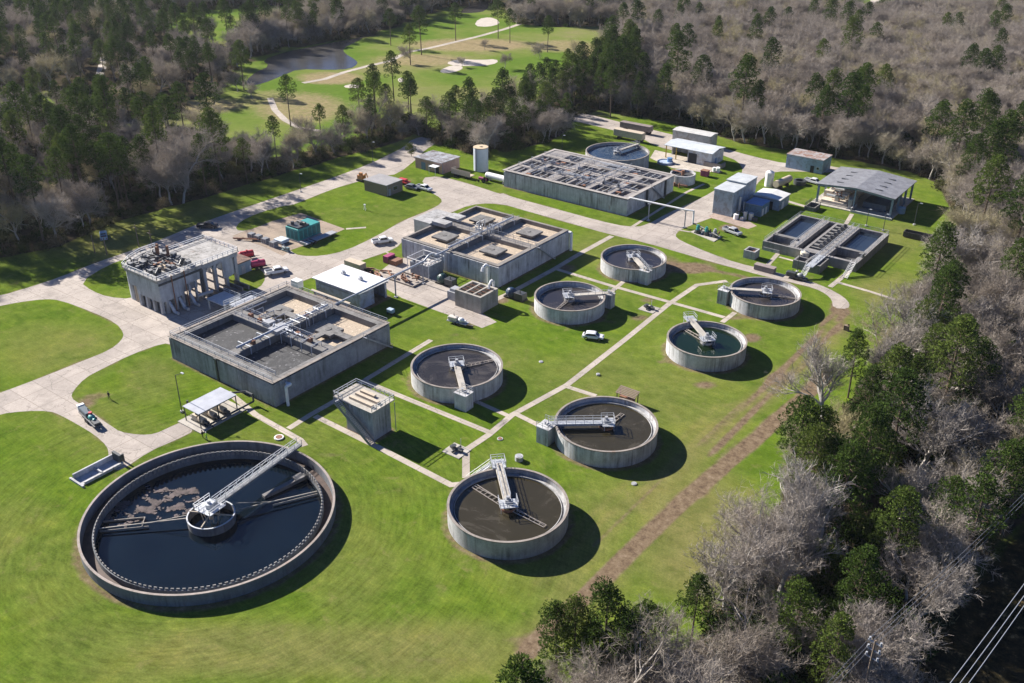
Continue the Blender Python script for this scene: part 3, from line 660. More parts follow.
m.bar(bc+v*9.5+Vector((0, 0, -.3)), bc+v*18.0+Vector((0, 0, .1)), .9, .7); m.bar(bc+v*15.6+Vector((0, 0, .5)), bc+v*17.4+Vector((0, 0, .5)), 1.6, .3)
m.build('scum_trough', COND, t)
# scum
m = MB()
def flake(x, y, r, z):
    n = random.randint(6, 9); a0 = random.random()*6
    e = random.uniform(.45, 1); th = random.random()*3
    pts = []
    for k in range(n):
        a = a0+2*math.pi*k/n; rr = r*random.uniform(.55, 1.1); dx, dy = rr*math.cos(a), e*rr*math.sin(a)
        pts.append((x+dx*math.cos(th)-dy*math.sin(th), y+dx*math.sin(th)+dy*math.cos(th)))
    m.sheet(pts, z)
SC = [(140,497),(165,488),(195,488),(203,497),(195,508),(190,515),(150,520),(125,527),(105,524),(104,508),(118,503)]
cnt = 0
while cnt < 1500:
    px, py = random.uniform(100, 206), random.uniform(484, 530)
    if inpoly([px], [py], SC)[0] and random.random() < -.25+3.0*mnoise.noise(Vector((px*.07, py*.16, 3.1)))+.8*mnoise.noise(Vector((px*.25, py*.5, 1.7)))+max(0, (150-px)/90):
        x, y = G(px, py, -.42); flake(x, y, random.uniform(.08, .38), -.435+.0006*cnt*.1+random.random()*.01); cnt += 1
for px, py in [(152, 491), (165, 499), (172, 492), (178, 497), (181, 506), (161, 509), (186, 512), (176, 516), (150, 487), (196, 500)]:
    for k in range(5):
        x, y = G(px+random.uniform(-3, 3), py+random.uniform(-2, 2), -.42); flake(x, y, random.uniform(.2, .45), -.37+random.random()*.01)
o = m.build('floating_scum', M('pinkish tan scum', (.10, .078, .075), .9, 0, .75, .8)); o['kind'] = 'stuff'

# ------------------------------------------------------------------ rectangular basins
def wallbox(m, x0, x1, y0, y1, z0, z1, cells):
    """solid block with open cells: builds the walls between the cells"""
    xs = sorted({x0, x1}|{c[0] for c in cells}|{c[1] for c in cells}); ys = sorted({y0, y1}|{c[2] for c in cells}|{c[3] for c in cells})
    for i in range(len(xs)-1):
        j = 0
        while j < len(ys)-1:
            cx, cy = (xs[i]+xs[i+1])/2, (ys[j]+ys[j+1])/2
            if any(c[0] < cx < c[1] and c[2] < cy < c[3] for c in cells): j += 1; continue
            k = j
            while k+1 < len(ys)-1 and not any(c[0] < cx < c[1] and c[2] < (ys[k+1]+ys[k+2])/2 < c[3] for c in cells): k += 1
            m.box(xs[i], xs[i+1], ys[j], ys[k+1], z0, z1); j = k+1
def weld(o):
    b = bmesh.new(); b.from_mesh(o.data); bmesh.ops.remove_doubles(b, verts=b.verts, dist=.001)
    kill = {}
    for f in b.faces:
        kill.setdefault(tuple(sorted(v.index for v in f.verts)), []).append(f)
    bmesh.ops.delete(b, geom=[f for l in kill.values() if len(l) > 1 for f in l], context='FACES')
    b.to_mesh(o.data); b.free(); return o
# near basin: two cells of grey sludge in front, two of dried tan sludge behind
A = (-166.5, -134, 101.7, 134); AH = 5.35
tA = thing('aeration_basin', 'nearest rectangular concrete basin, grey sludge in its front half and tan sludge behind', 'concrete basin', ((A[0]+A[1])/2, (A[2]+A[3])/2, 0))
cells = [(-164.7,-151.3,104.2,116.4), (-148.8,-135.4,104.2,116.4), (-164.7,-151.3,119.4,132.2), (-148.8,-135.4,119.4,132.2)]
m = MB(); wallbox(m, *A, 3.6, AH, cells); m.box(A[0]+.05, A[1]-.05, A[2]+.05, A[3]-.05, 3.3, 3.61); weld(m.build('basin_walls', COND, tA))
MB().box(A[0]-.02, A[1]+.02, A[2]-.02, A[3]+.02, -.3, 4.95).box(A[0]-.12, A[1]+.12, A[2]-.12, A[3]+.12, 4.8, 4.93).build('outer_wall', concrete('blue grey streaked wall', (.30, .31, .31), .75, .12), tA) if False else None
ow = MB()
for q in ((A[0]-.25, A[0]-.002, A[2]-.25, A[3]+.25), (A[1]+.002, A[1]+.25, A[2]-.25, A[3]+.25), (A[0], A[1], A[2]-.25, A[2]-.002), (A[0], A[1], A[3]+.002, A[3]+.25)): ow.box(*q, -.3, AH-.35)
ow.build('outer_wall', concrete('grey streaked wall', (.34, .35, .37), .75, .12), tA)
cp_ = MB()
for q in ((A[0]-.4, A[0]+.35, A[2]-.4, A[3]+.4), (A[1]-.35, A[1]+.4, A[2]-.4, A[3]+.4), (A[0]+.35, A[1]-.35, A[2]-.4, A[2]+.35), (A[0]+.35, A[1]-.35, A[3]-.35, A[3]+.4)): cp_.box(*q, AH+.004, AH+.12)
cp_.build('coping', RIM, tA)
for c in cells[:2]: MB().sheet([(c[0],c[2]),(c[1],c[2]),(c[1],c[3]),(c[0],c[3])], 3.95).build('sludge', SLUDGE, tA)
for c in cells[2:]: MB().sheet([(c[0],c[2]),(c[1],c[2]),(c[1],c[3]),(c[0],c[3])], 3.9).build('sludge', SAND, tA)
for (x, y) in ((-158.2, 124.6), (-142.3, 124.6)):
    m = MB().box(x-2.3, x+2.3, y-2.1, y+2.1, 4.5, 5.1).box(x-.8, x+.8, y-5.19, y-2.1, 4.7, 5.09).box(x+2.3, x+6.39, y-.9, y+.9, 4.7, 5.08).cyl(x-.4, y, .7, 5.1, 5.22, 16)
    for a in (-1.8, 1.8):
        for b in (-1.6, 1.6): m.box(x+a-.3, x+a+.3, y+b-.3, y+b+.3, 4.0, 4.6)
    m.build('aerator_platform', COND, tA)
rl = MB(); z = AH+.13
rl.rail([(A[0]+.1, A[2]+.0, z), (A[1]-.1, A[2]+.0, z)], r=.04, step=2.4); rl.rail([(A[0]+2, 103.9, z-.12), (A[1]-1.6, 103.9, z-.12)], r=.04, step=2.4)
rl.rail([(A[0]+.1, A[2], z), (A[0]+.1, A[3], z), (A[1]-.1, A[3], z)], r=.04, step=2.4)
for x in (-151.2, -148.9): rl.rail([(x, 119.2, z-.12), (x, A[3]-2, z-.12)], r=.04, step=2.4)
for y in (116.5, 119.3): rl.rail([(-163.5, y, z-.12), (-152, y, z-.12)], r=.04, step=2.4); rl.rail([(-148, y, z-.12), (-141, y, z-.12)], r=.04, step=2.4)
rl.build('handrail', GALV, tA)
m = MB()
m.pipe([(-150, 106, 6.1), (-150, 131.5, 6.1)], .3, 8); m.pipe([(-156, 117.9, 6.0), (-143, 117.9, 6.0)], .25, 8)
for k in range(10):
    x, y = -150+random.uniform(-3.5, 3.5), 117.9+random.uniform(-2.2, 2.2)
    m.pipe([(x, y, 5.3), (x, y, 6.3), (x+random.uniform(-1, 1), y+random.uniform(-1, 1), 6.3)], .14, 6)
for y in (107, 112, 123, 128): m.box(-150.15, -149.85, y, y+.3, 5.35, 5.9); m.pipe([(-150, y+1, 6.1), (-152, y+1, 6.1), (-152, y+1, 4.4)], .12, 6); m.pipe([(-150, y+1, 6.1), (-148, y+1, 6.1), (-148, y+1, 4.4)], .12, 6)
for q in range(5):
    y = 121+q*2.3; m.pipe([(-150.6, y, 5.4), (-150.6, y, 6.6), (-147.5-q*.5, y, 6.6), (-147.5-q*.5, y, 4.0)], .09, 5)
for q in range(4): x = -163+q*3.1; m.pipe([(x, 118, 5.4), (x, 118, 6.5), (x, 121+q*.4, 6.5), (x, 121+q*.4, 4.2)], .1, 5); m.pipe([(x+16, 118, 5.4), (x+16, 118, 6.5), (x+16, 115.2, 6.5), (x+16, 115.2, 4.2)], .1, 5)
m.build('air_pipes', GALV, tA)
m = MB()
for x, y in ((-160, 118), (-156.5, 117.6), (-145, 118.2), (-150, 125), (-149.8, 110), (-141, 117.9)): m.box(x-.5, x+.5, y-.4, y+.4, AH+.01, AH+.9); m.tube((x, y, AH+.9), (x, y, AH+1.6), .08, 5)
m.build('valve_stands', RUST, tA)['kind'] = 'stuff'
MB().box(-151.5, -148.6, 115.5, 119.5, AH+.01, AH+.9).box(-154.5, -152.5, 116.7, 118.6, AH+.01, AH+1.2).build('valve_cabinet', GREY, tA)
MB().pipe([(-133.35, 104, 2.2), (-132.6, 104, 2.2)], .01).pipe([(-133.6, 104.6, 4.1), (-132.3, 104.6, 4.3), (-132.3, 103.4, 4.3), (-132.3, 103.4, 0)], .32, 8).build('overflow_pipe', WHITE, tA)
MB().stair((-132.9, 133.5, 0), (-132.9, 126.0, AH+.1), 1.0).build('stair', GREY, tA)
m = MB().box(-151.2, -150.8, 101.1, 101.44, 0, 5.0).box(-151.5, -150.5, 101.0, 101.3, 5.0, 5.4); m.build('downpipe', DARK, tA)
MB().box(-169.5, -164.2, 119.5, 126, 4.9, 5.1).box(-169.4, -169.1, 119.6, 119.9, 0, 4.9).box(-169.4, -169.1, 125.6, 125.9, 0, 4.9).rail([(-169.4, 119.6, 5.1), (-169.4, 125.9, 5.1), (-164.3, 125.9, 5.1)], r=.04).build('landing', GALV, tA)

# middle basin: four cells of dried tan sludge, each with a square platform
Bb = (-165.2, -133.4, 172.8, 203.8); BBH = 5.56
tB = thing('digester_basin', 'mid works concrete basin of four tan cells, each with a square dark platform', 'concrete basin', ((Bb[0]+Bb[1])/2, (Bb[2]+Bb[3])/2, 0))
cells = [(-164.6,-151,174.0,187), (-148.8,-134.6,174.0,187), (-164.6,-151,189.6,203), (-148.8,-134.6,189.6,203)]
m = MB(); wallbox(m, *Bb, 3.8, BBH, cells); m.box(Bb[0]+.05, Bb[1]-.05, Bb[2]+.05, Bb[3]-.05, 3.5, 3.81); weld(m.build('basin_walls', concrete('brown grey wall top', (.24, .22, .20), .5, .1), tB))
ow = MB()
for q in ((Bb[0]-.25, Bb[0]-.002, Bb[2]-.25, Bb[3]+.25), (Bb[1]+.002, Bb[1]+.25, Bb[2]-.25, Bb[3]+.25), (Bb[0], Bb[1], Bb[2]-.25, Bb[2]-.002), (Bb[0], Bb[1], Bb[3]+.002, Bb[3]+.25)): ow.box(*q, -.3, BBH-.3)
ow.build('outer_wall', CONL, tB)
for k, c in enumerate(cells):
    MB().sheet([(c[0],c[2]),(c[1],c[2]),(c[1],c[3]),(c[0],c[3])], 4.45).build('sludge', SAND, tB)
    x, y = (c[0]+c[1])/2+.6, (c[2]+c[3])/2+.2
    m = MB().box(x-2.7, x+2.7, y-2.5, y+2.5, 5.0, 5.5).cyl(x-.3, y, .55, 5.5, 5.6, 14).box(x-1.6, x+1.6, y-1.5, y+1.5, 4.3, 5.0)
    m.build('aerator_platform', COND, tB)
m = MB(); z = BBH
for x in (-151, -149): m.rail([(x, 174, z), (x, 202.5, z)], r=.035, step=2.4)
for y in (187.1, 189.5): m.rail([(-164.5, y, z), (-151.5, y, z)], r=.035, step=2.4); m.rail([(-148.5, y, z), (-134, y, z)], r=.035, step=2.4)
m.build('handrail', GREY, tB)
m = MB().pipe([(-150, 173.5, 6.2), (-150, 201, 6.2)], .3, 8)
for y in (178, 184, 192, 198): m.box(-150.15, -149.85, y, y+.3, 5.56, 6); m.pipe([(-150, y+1, 6.2), (-152, y+1, 6.2), (-152, y+1, 4.9)], .12, 6); m.pipe([(-150, y+1, 6.2), (-148, y+1, 6.2), (-148, y+1, 4.9)], .12, 6)
for k in range(16):
    x, y = -150+random.uniform(-3, 3), 188.3+random.uniform(-3, 3)
    m.pipe([(x, y, 5.5), (x, y, 7.2+random.random()), (x+random.uniform(-1.2, 1.2), y+random.uniform(-1, 1), 7.2)], .13, 6)
m.build('air_pipes', GALV, tB)
MB().box(-171.3, -165.5, 184, 193.5, -.2, 5.9).box(-171.5, -165.3, 183.8, 193.7, 5.9, 6.05).box(-165.3, -160.5, 184.6, 187.6, 5.6, 6.6).box(-165, -160.6, 190, 193.6, 5.6, 6.4).build('side_channel', CON, tB)
MB().stair((-132.7, 196.0, 0), (-132.7, 188.8, BBH), 1.0).build('stair', GREY, tB)
MB().pipe([(-136, 172.2, 0), (-136, 172.2, 5.0), (-136, 171.2, 5.9), (-136, 170.0, 5.6), (-136, 169.6, 4.6)], .38, 8).build('overflow_pipe', WHITE, tB)
MB().pipe([(-133, 203.4, 5.1), (-132.2, 203.4, 5.1), (-132.2, 203.4, 0)], .4, 8).build('downpipe', WHITE, tB)

# far basin: many dark cells under pale walkways
Cc = (-178.9, -134.0, 235.4, 263.4); CH = 5.25
tC = thing('treatment_basin', 'long pale concrete basin of many dark cells crossed by narrow walkways', 'concrete basin', ((Cc[0]+Cc[1])/2, (Cc[2]+Cc[3])/2, 0))
cells = []
xs = [(-177.9, -171.6), (-171.2, -163.2), (-161.4, -155.6), (-155.2, -149.6), (-147.9, -141.6), (-141.2, -135.1)]
ys = [(236.6, 241.6), (243.4, 248.8), (250.4, 255.4), (257.0, 262.2)]
for x in xs:
    for y in ys: cells.append((x[0]+random.choice((0, 0, 1.2)), x[1]-random.choice((0, 0, .9, 1.8)), y[0], y[1]-random.choice((0, 0, .8)))) if random.random() < .93 else None
m = MB(); wallbox(m, *Cc, 1.2, CH, cells); m.box(Cc[0]+.05, Cc[1]-.05, Cc[2]+.05, Cc[3]-.05, .9, 1.21); weld(m.build('basin_walls', concrete('grey brown wall top', (.30, .28, .27), .6, .1), tC))
ow = MB()
for q in ((Cc[0]-.25, Cc[0]-.002, Cc[2]-.25, Cc[3]+.25), (Cc[1]+.002, Cc[1]+.25, Cc[2]-.25, Cc[3]+.25), (Cc[0], Cc[1], Cc[2]-.25, Cc[2]-.002), (Cc[0], Cc[1], Cc[3]+.002, Cc[3]+.25)): ow.box(*q, -.3, CH-.4)
ow.build('outer_wall', CONL, tC)
m = MB()
for q in ((Cc[0]-.6, Cc[1]+.6, Cc[2]-.6, Cc[2]+.5), (Cc[0]-.6, Cc[1]+.6, Cc[3]-.5, Cc[3]+.6), (Cc[0]-.6, Cc[0]+.5, Cc[2]+.5, Cc[3]-.5), (Cc[1]-.5, Cc[1]+.6, Cc[2]+.5, Cc[3]-.5)): m.box(*q, CH+.01, CH+.16)
for y in (242.5, 249.6, 256.2): m.box(Cc[0]+.5, Cc[1]-.5, y-.45, y+.45, CH+.008, CH+.14)
m.build('coping', concrete('pale walkway', (.40, .37, .34), .5, .3), tC)
m = MB()
for y in (242.1, 249.2, 256.6): m.rail([(Cc[0]+.5, y, CH+.14), (Cc[1]-.5, y, CH+.14)], r=.04, step=2.5)
for x in (-162.3, -148.7): m.rail([(x, Cc[2]+.5, CH+.05), (x, Cc[3]-.5, CH+.05)], r=.04, step=2.5)
m.build('handrail', GALV, tC)
m = MB()
DPS = M('dark purple brown sludge', (.06, .05, .047), .6, 0, .6, .5)
for k, c in enumerate(cells):
    zl = random.choice([2.6, 3.4, 4.1, 4.3]); MB().sheet([(c[0],c[2]),(c[1],c[2]),(c[1],c[3]),(c[0],c[3])], zl).build('sludge', DPS, tC)
m = MB()
for c in cells:
    for k in range(2 if c[1]-c[0] > 6 else 1):
        x = c[0]+(c[1]-c[0])*(k+1)/3; m.box(x-.12, x+.12, c[2], c[3], CH-.5, CH-.2)
    m.box(c[0], c[1], (c[2]+c[3])/2-.1, (c[2]+c[3])/2+.1, CH-.9, CH-.6)
m.build('cross_beams', CON, tC)['kind'] = 'stuff'
m = MB()
for q in range(7):
    y = random.uniform(237, 262); x = random.uniform(-177, -150); m.tube((x, y, CH+.45), (x+random.uniform(8, 16), y, CH+.45), .13, 6)
for q in range(6):
    x = random.uniform(-176, -136); m.tube((x, 236.5, CH+.6), (x, random.uniform(244, 262), CH+.6), .12, 6)
m.build('air_pipes', GALV, tC)['kind'] = 'stuff'
m = MB()
for q in range(10): x, y = random.uniform(-177, -136), random.uniform(237, 261); m.box(x-.8, x+.8, y-.5, y+.5, CH-.4, CH+.1)
m.build('cover_plates', RUST, tC)['kind'] = 'stuff'
for k in range(14): x, y = random.uniform(-176, -137), random.choice((242.5, 249.6, 256.2)); MB().box(x-.3, x+.3, y-.3, y+.3, CH+.14, CH+1.3).tube((x, y, CH+1.3), (x, y, CH+2.0), .1, 6).build('gate_actuator', GREY, tC)
MB().stair((-133.1, 256.0, 0), (-133.1, 249.0, CH), 1.0).build('stair', GREY, tC)
for y in (246.2, 257.6): MB().box(-133.7, -133.2, y, y+.6, 0, 5).build('downpipe', DARK, tC)

# far blue tank with its bridge
fx, fy = G(617.5, 151, 5.0); fr = abs(G(649.7, 151, 5)[0]-G(585.8, 151, 5)[0])/CA/2
round_tank(fx, fy, fr, 5.0, 'large round tank of pale blue water behind the long dark celled basin', WBLUE, 4.0, G(640, 143.5, 5), [], wallmat=CON, past=.8, platside=1.2, launder=False)
gx_, gy_ = G(683, 173, 3.0)
tS = thing('thickener_tank', 'small round concrete tank of black sludge at the far corner of the long basin', 'round tank', (gx_, gy_, 0))
MB().ring(gx_, gy_, 3.7, 4.1, -.3, 3.0, 48).build('tank_wall', CONL, tS)
MB().disc(gx_, gy_, 3.7, 2.3, 48).build('sludge', SLUDGE, tS)
MB().bar((gx_-4.2, gy_+.6, 3.15), (gx_+1, gy_, 3.15), .9, .12).cyl(gx_, gy_, .5, 2.2, 3.9, 10).build('walkway', RUST, tS)
MB().pipe([(gx_-3, gy_-5, .5), (gx_+1, gy_-5.2, .5), (gx_+4, gy_-4, .5)], .35, 6).pipe([(gx_, gy_-5.4, .1), (gx_, gy_-5.4, 1.3)], .3, 6).pipe([(gx_+2, gy_-6, .1), (gx_+2, gy_-6, 1.6)], .25, 6).build('pipework', RUST, tS)

# clarifier with two long basins and a channel of gates between them
K = (-91.3, -65.6, 235.4, 261.2); KH = 2.5
tK = thing('twin_basin_clarifier', 'low rectangular clarifier, two grey blue basins either side of a gated channel', 'concrete basin', ((K[0]+K[1])/2, (K[2]+K[3])/2, 0))
cells = [(-90.6,-84.3,242.5,260.4), (-90.6,-84.3,236.0,240.8), (-82.2,-80.3,236.6,260.2), (-79.6,-75.9,238,259.8), (-73.4,-66.9,243.6,260.4), (-73.4,-66.9,236.4,242.4)]
m = MB(); wallbox(m, *K, -.3, KH, cells); weld(m.build('basin_walls', concrete('grey wall', (.27, .26, .255), .6, .12), tK))
MB().sheet([(-90.6,242.5),(-84.3,242.5),(-84.3,260.4),(-90.6,260.4)], 1.6).build('basin_water', WRECT, tK)
MB().sheet([(-73.4,243.6),(-66.9,243.6),(-66.9,260.4),(-73.4,260.4)], 1.6).build('basin_water', WRECT, tK)
for x0_, x1_, y0_, y1_, z_ in ((-90.6,-84.3,236,240.8,.9), (-82.2,-80.3,236.6,260.2,1.2), (-79.6,-75.9,238,259.8,1.0), (-73.4,-66.9,236.4,242.4,.8)): MB().sheet([(x0_,y0_),(x1_,y0_),(x1_,y1_),(x0_,y1_)], z_).build('sludge', SLUDGE, tK)
m = MB()
for k in range(8):
    y = 239.5+k*2.6; m.box(-79.6, -75.9, y, y+.5, KH-.5, KH-.05); m.box(-79, -77.6, y+.6, y+1.5, KH-.6, KH+.5); m.box(-77.2, -76.4, y+.2, y+.6, KH, KH+1.2)
m.build('gates', COND, tK)
m = MB()
for x in (-75.4, -73.9): m.rail([(x, 229.5, KH+.02), (x, 260.8, KH+.02)], r=.045, step=2.0)
for x in (-83.9, -82.4): m.rail([(x, 236, KH), (x, 260.8, KH)], r=.04, step=2.4)
m.rail([(-91, 235.6, KH), (-91, 261, KH), (-65.8, 261, KH), (-65.8, 235.6, KH)], r=.03, step=2.4)
m.build('handrail', GALV, tK)
MB().box(-75.6, -73.7, 226, 235.38, KH-.12, KH).build('walkway', GALV, tK)
m = MB().stair((-74.9, 222.2, 0), (-74.9, 226.2, KH-.05), 1.1); m.build('stair', WHITE, tK)
m = MB().stair((-66.4, 229.8, 0), (-66.4, 235.2, KH), 1.1); m.build('stair', WHITE, tK)
MB().box(-66.9, -65.7, 240, 241.3, KH+.01, KH+.9).box(-74, -66.4, 242.4, 243.5, KH+.005, KH+.35).box(-90.8, -84, 240.85, 242.4, KH+.005, KH+.3).build('scum_baffle', COND, tK)
# flocculation box in front of it
tF = thing('mixing_box', 'small grey four cell concrete box under the walkway in front of the twin clarifier', 'concrete box', (-76.4, 231.4, 0))
m = MB(); wallbox(m, -79.8, -72.6, 228.4, 234.6, -.2, 2.3, [(-79.3,-76.9,228.9,231.3), (-79.3,-76.9,231.8,234.1), (-73.4,-73.0,228.9,234.1), (-76.3,-74.2,228.9,234.1)]); weld(m.build('box_walls', COND, tF))
for x0_, x1_ in ((-79.5, -76.8), (-76.4, -73)): MB().box(x0_, x1_, 228.8, 234.2, .2, 1.1).build('sludge', RUST, tF)
ax, ay = G(803.5, 262, 0)
tW = thing('chemical_tank', 'cream upright plastic tank standing at the near corner of the twin clarifier', 'tank', (ax, ay, 0))
MB().cyl(ax, ay, 1.15, 0, 2.9, 20).cyl(ax, ay, 1.15, 2.9, 3.25, 20, .35).build('tank_body', M('cream plastic', (.66, .60, .48), .5, 0, .08, 1), tW); MB().cyl(ax, ay, .3, 3.25, 3.4, 10).build('lid', GREY, tW)
for px, py, a, b, h, lab in [(751, 257, 3.2, 3.2, 2.2, 'small square open concrete box on the grass left of the twin clarifier'), (775, 249, 4.6, 5.2, .9, 'low wide grey concrete box against the left corner of the twin clarifier')]:
    x, y = G(px, py, 0); o = thing('concrete_box', lab, 'concrete box', (x, y, 0))
    m = MB(); wallbox(m, x-a/2, x+a/2, y-b/2, y+b/2, -.2, h, [(x-a/2+.4, x+a/2-.4, y-b/2+.4, y+b/2-.4)]); weld(m.build('box_walls', CON, o)); MB().box(x-a/2+.3, x+a/2-.3, y-b/2+.3, y+b/2-.3, 0, h-.7).build('sludge', RUST, o)

# stair tower
tT = thing('stair_tower', 'tall narrow concrete tank with a railed top deck and a steep outside stair', 'tower', (-113.5, 106.9, 0))
MB().box(-117.0, -110.0, 104.5, 109.2, -.2, 6.1).build('tower_wall', CON, tT)
MB().box(-117.2, -109.8, 104.2, 109.4, 6.102, 6.3).box(-119.8, -117.2, 104.2, 110.4, 6.1, 6.3).box(-117.2, -109.8, 109.4, 110.4, 6.1, 6.3).build('deck', SLAB, tT)
MB().box(-116.8, -111, 105.4, 106.1, 6.3, 6.8).box(-116.8, -111, 107.0, 107.7, 6.3, 6.8).box(-116.8, -113.2, 108.3, 109.0, 6.3, 6.75).build('channel_cover', TANP, tT)
m = MB().rail([(-117.4, 104.3, 6.3), (-119.7, 104.3, 6.3), (-119.7, 110.3, 6.3), (-117, 110.3, 6.3), (-109.9, 110.3, 6.3), (-109.9, 104.4, 6.3)], r=.045, step=1.2)
for x in (-119.9, -118.7, -117.6): m.box(x, x+.2, 104.4, 104.44, 6.3, 7.5)
m.build('handrail', GALV, tT)
MB().stair((-109.4, 103.5, 0), (-118.2, 103.5, 6.2), 1.2).build('stair', GREY, tT)
MB().bar((-109.4, 102.88, .1), (-118.2, 102.88, 6.3), .08, .6).bar((-109.4, 104.12, .1), (-118.2, 104.12, 6.3), .08, .6).build('stair_stringer', M('blue grey stringer', (.16, .18, .22), .5, 0, .1, 2), tT)
MB().box(-109.2, -109.1, 109.5, 109.6, 0, 6.3).build('downpipe', GREY, tT)
# squat box tank with dividers
tQ = thing('divided_box_tank', 'squat concrete box tank with a ribbed open top beside the equipment yard', 'concrete box', (-131.4, 161.4, 0))
m = MB(); wallbox(m, -135.2, -127.4, 158.2, 164.9, -.2, 4.2, [(-134.6,-132.6,158.8,164.3), (-132.2,-130.3,158.8,164.3), (-129.9,-128.0,158.8,164.3)]); weld(m.build('box_walls', concrete('buff grey wall', (.42, .39, .34), .5, .5), tQ))
MB().box(-134.7, -127.9, 158.7, 164.4, 1, 2.9).build('sludge', VOID, tQ)
for y in (160, 161.5, 163): MB().bar((-134.6, y, 4.0), (-128, y, 4.0), .12, .2).build('cross_beam', RUST, tQ)
MB().pipe([(-129.0, 165.2, 0), (-129.0, 165.2, 5.4), (-129.0, 164.4, 6.0), (-129, 163.6, 5.2), (-129, 163.4, 4.2)], .3, 8).build('overflow_pipe', WHITE, tQ)
MB().box(-139, -135.3, 159.8, 162.6, -.1, 2.2).box(-138.5, -136, 160.2, 162.2, 2.2, 2.9).build('inlet_box', GREY, tQ)

# headworks on columns
tH = thing('headworks_building', 'tall grey concrete headworks raised on columns, machinery on its flat top', 'headworks', (-193, 124, 0))
HC = concrete('blue grey headworks concrete', (.47, .49, .51), .55, .1)
HT = 9.0
def curve_wall(m, cx, cy, r, a0, a1, th, z0, z1, n=14): m.ring(cx, cy, r-th, r, z0, z1, n, a0, a1)
m = MB()
m.box(-195.4, -186.0, 113.0, 119.2, 3.1, HT-.9); m.box(-195.4, -186.0, 119.2, 125.0, 5.4, HT-.9); m.box(-195.4, -187.2, 119.2, 124.0, 3.1, 5.4)                        # solid upper part
curve_wall(m, -199.2, 117.0, 3.2, R(140), R(285), .5, 0, HT-.9); curve_wall(m, -200.0, 121.0, 2.8, R(110), R(230), .4, 0, HT-.9); m.box(-199.0, -195.6, 113.3, 120.5, 4.6, HT-.92)
for x in (-194.9, -192.2, -189.5, -186.7): m.box(x-.35, x+.35, 113.05, 113.75, 0, 3.1)
for y in (114.6, 117, 119.0): m.box(-186.75, -186.05, y-.35, y+.35, 0, 3.1)
[m.box(-186.55, -186.05, y-.22, y+.22, 0, 5.4) for y in (121.0, 122.8, 124.6)]; m.box(-195.4, -194.6, 116, 123, 0, 4.2); m.box(-191, -190, 116, 122, 0, 4.2)
m.build('main_block', HC, tH)
m = MB(); m.prism([(-199.0,112.8),(-185.8,112.7),(-185.8,125.2),(-203.2,125.2),(-203.6,120.5),(-202.0,116.5)], HT-.9, HT-.2)
m.prism([(-199.3,112.5),(-185.5,112.4),(-185.5,125.0),(-203.5,125.0),(-203.9,120.4),(-202.3,116.2)], HT-.18, HT)
m.build('top_slab', concrete('grimy deck', (.40, .39, .375), .9, .3), tH)
m = MB()
for x in (-197.6, -196.8, -196.1): m.pipe([(x, 113.9, 0), (x, 113.9, HT-.95)], .22, 8)
m.build('drop_pipes', TANP, tH)
MB().box(-185.95, -185.8, 112.9, 124.9, HT-1.6, HT-1.1).box(-185.95, -185.7, 124.3, 124.8, .5, HT-1.1).build('cable_tray', DARK, tH)
m = MB()
for k in range(4):
    y = 126.0+k*3.1
    m.box(-187.4, -186.5, y-.38, y+.38, 0, 7.4); m.box(-199, -198, y-.38, y+.38, 0, 7.4)
for k in range(3):
    y = 126.38+k*3.1
    for s in range(8):
        a = math.pi*(s+.5)/8; yy = y+1.17-1.17*math.cos(a); m.box(-187.3, -186.6, yy-.24, yy+.24, 5.9+1.1*math.sin(a), 7.4)
m.box(-199.4, -186.2, 125.21, 135.8, 7.41, 8.4)
m.ring(-190.0, 132.4, 3.0, 3.9, 3.0, 8.38, 12, R(-20), R(90))
m.build('arcade_block', HC, tH)
MB().box(-199.8, -185.9, 125.22, 136.2, 8.41, 8.6).ring(-190, 132.4, 0, 4.3, 8.4, 8.61, 14, R(-30), R(100)).build('arcade_roof', bpy.data.materials['grimy deck'], tH)
MB().rail([(-203.6, 124.8, HT), (-203.6, 120.5, HT), (-202.1, 116.4, HT), (-199.2, 112.6, HT), (-185.6, 112.6, HT), (-185.6, 124.8, HT)], r=.055, step=1.6).rail([(-199.6, 125.5, 8.6), (-199.6, 136, 8.6), (-186.1, 136, 8.6), (-186.1, 125.5, 8.6)], r=.055, step=1.6).build('handrail', WHITE, tH)
m = MB()
for k in range(60):
    x, y = random.uniform(-200, -187), random.uniform(113.8, 124.2); a, b = random.uniform(.4, 1.6), random.uniform(.4, 1.4)
    m.cbox(x, y, HT, a, b, random.uniform(.3, 1.3))
m.build('machinery', M('dark grey machinery', (.15, .155, .165), .6, 0, .4, 1), tH)['kind'] = 'stuff'
m = MB()
for k in range(30):
    x, y = random.uniform(-200, -188), random.uniform(114, 124); m.pipe([(x, y, HT), (x, y, HT+random.uniform(.8, 1.6)), (x+random.uniform(-2, 2), y+random.uniform(-2, 2), HT+1)], .13, 6)
for k in range(14): m.cyl(random.uniform(-200, -188), random.uniform(114, 124), .35, HT, HT+1.1, 8)
m.build('pipework', DARK, tH)
m = MB()
for x, y in ((-197.5, 121.5), (-196.0, 120.3), (-194.5, 122.2)): m.box(x-.25, x+.25, y-.25, y+.25, HT, HT+3.4)
m.box(-192.8, -189, 119.5, 120.2, HT, HT+1.0); m.box(-192.8, -192.2, 116.5, 120.2, HT, HT+1.0); m.build('lift_frame', RUST, tH)
MB().box(-192.2, -189, 117, 119.4, HT+.02, HT+.7).build('screen_cover', SAND, tH)
m = MB()
for y in (115.2, 118, 121): m.pipe([(-186.4, y, 2.6), (-185.4, y, 1.4), (-184.8, y, .45), (-183.4, y, .4)], .38, 8)
m.pipe([(-185.6, 122.5, 1.6), (-185.0, 126.4, 1.6)], .4, 8)
m.build('outlet_pipes', GALV, tH)
m = MB()
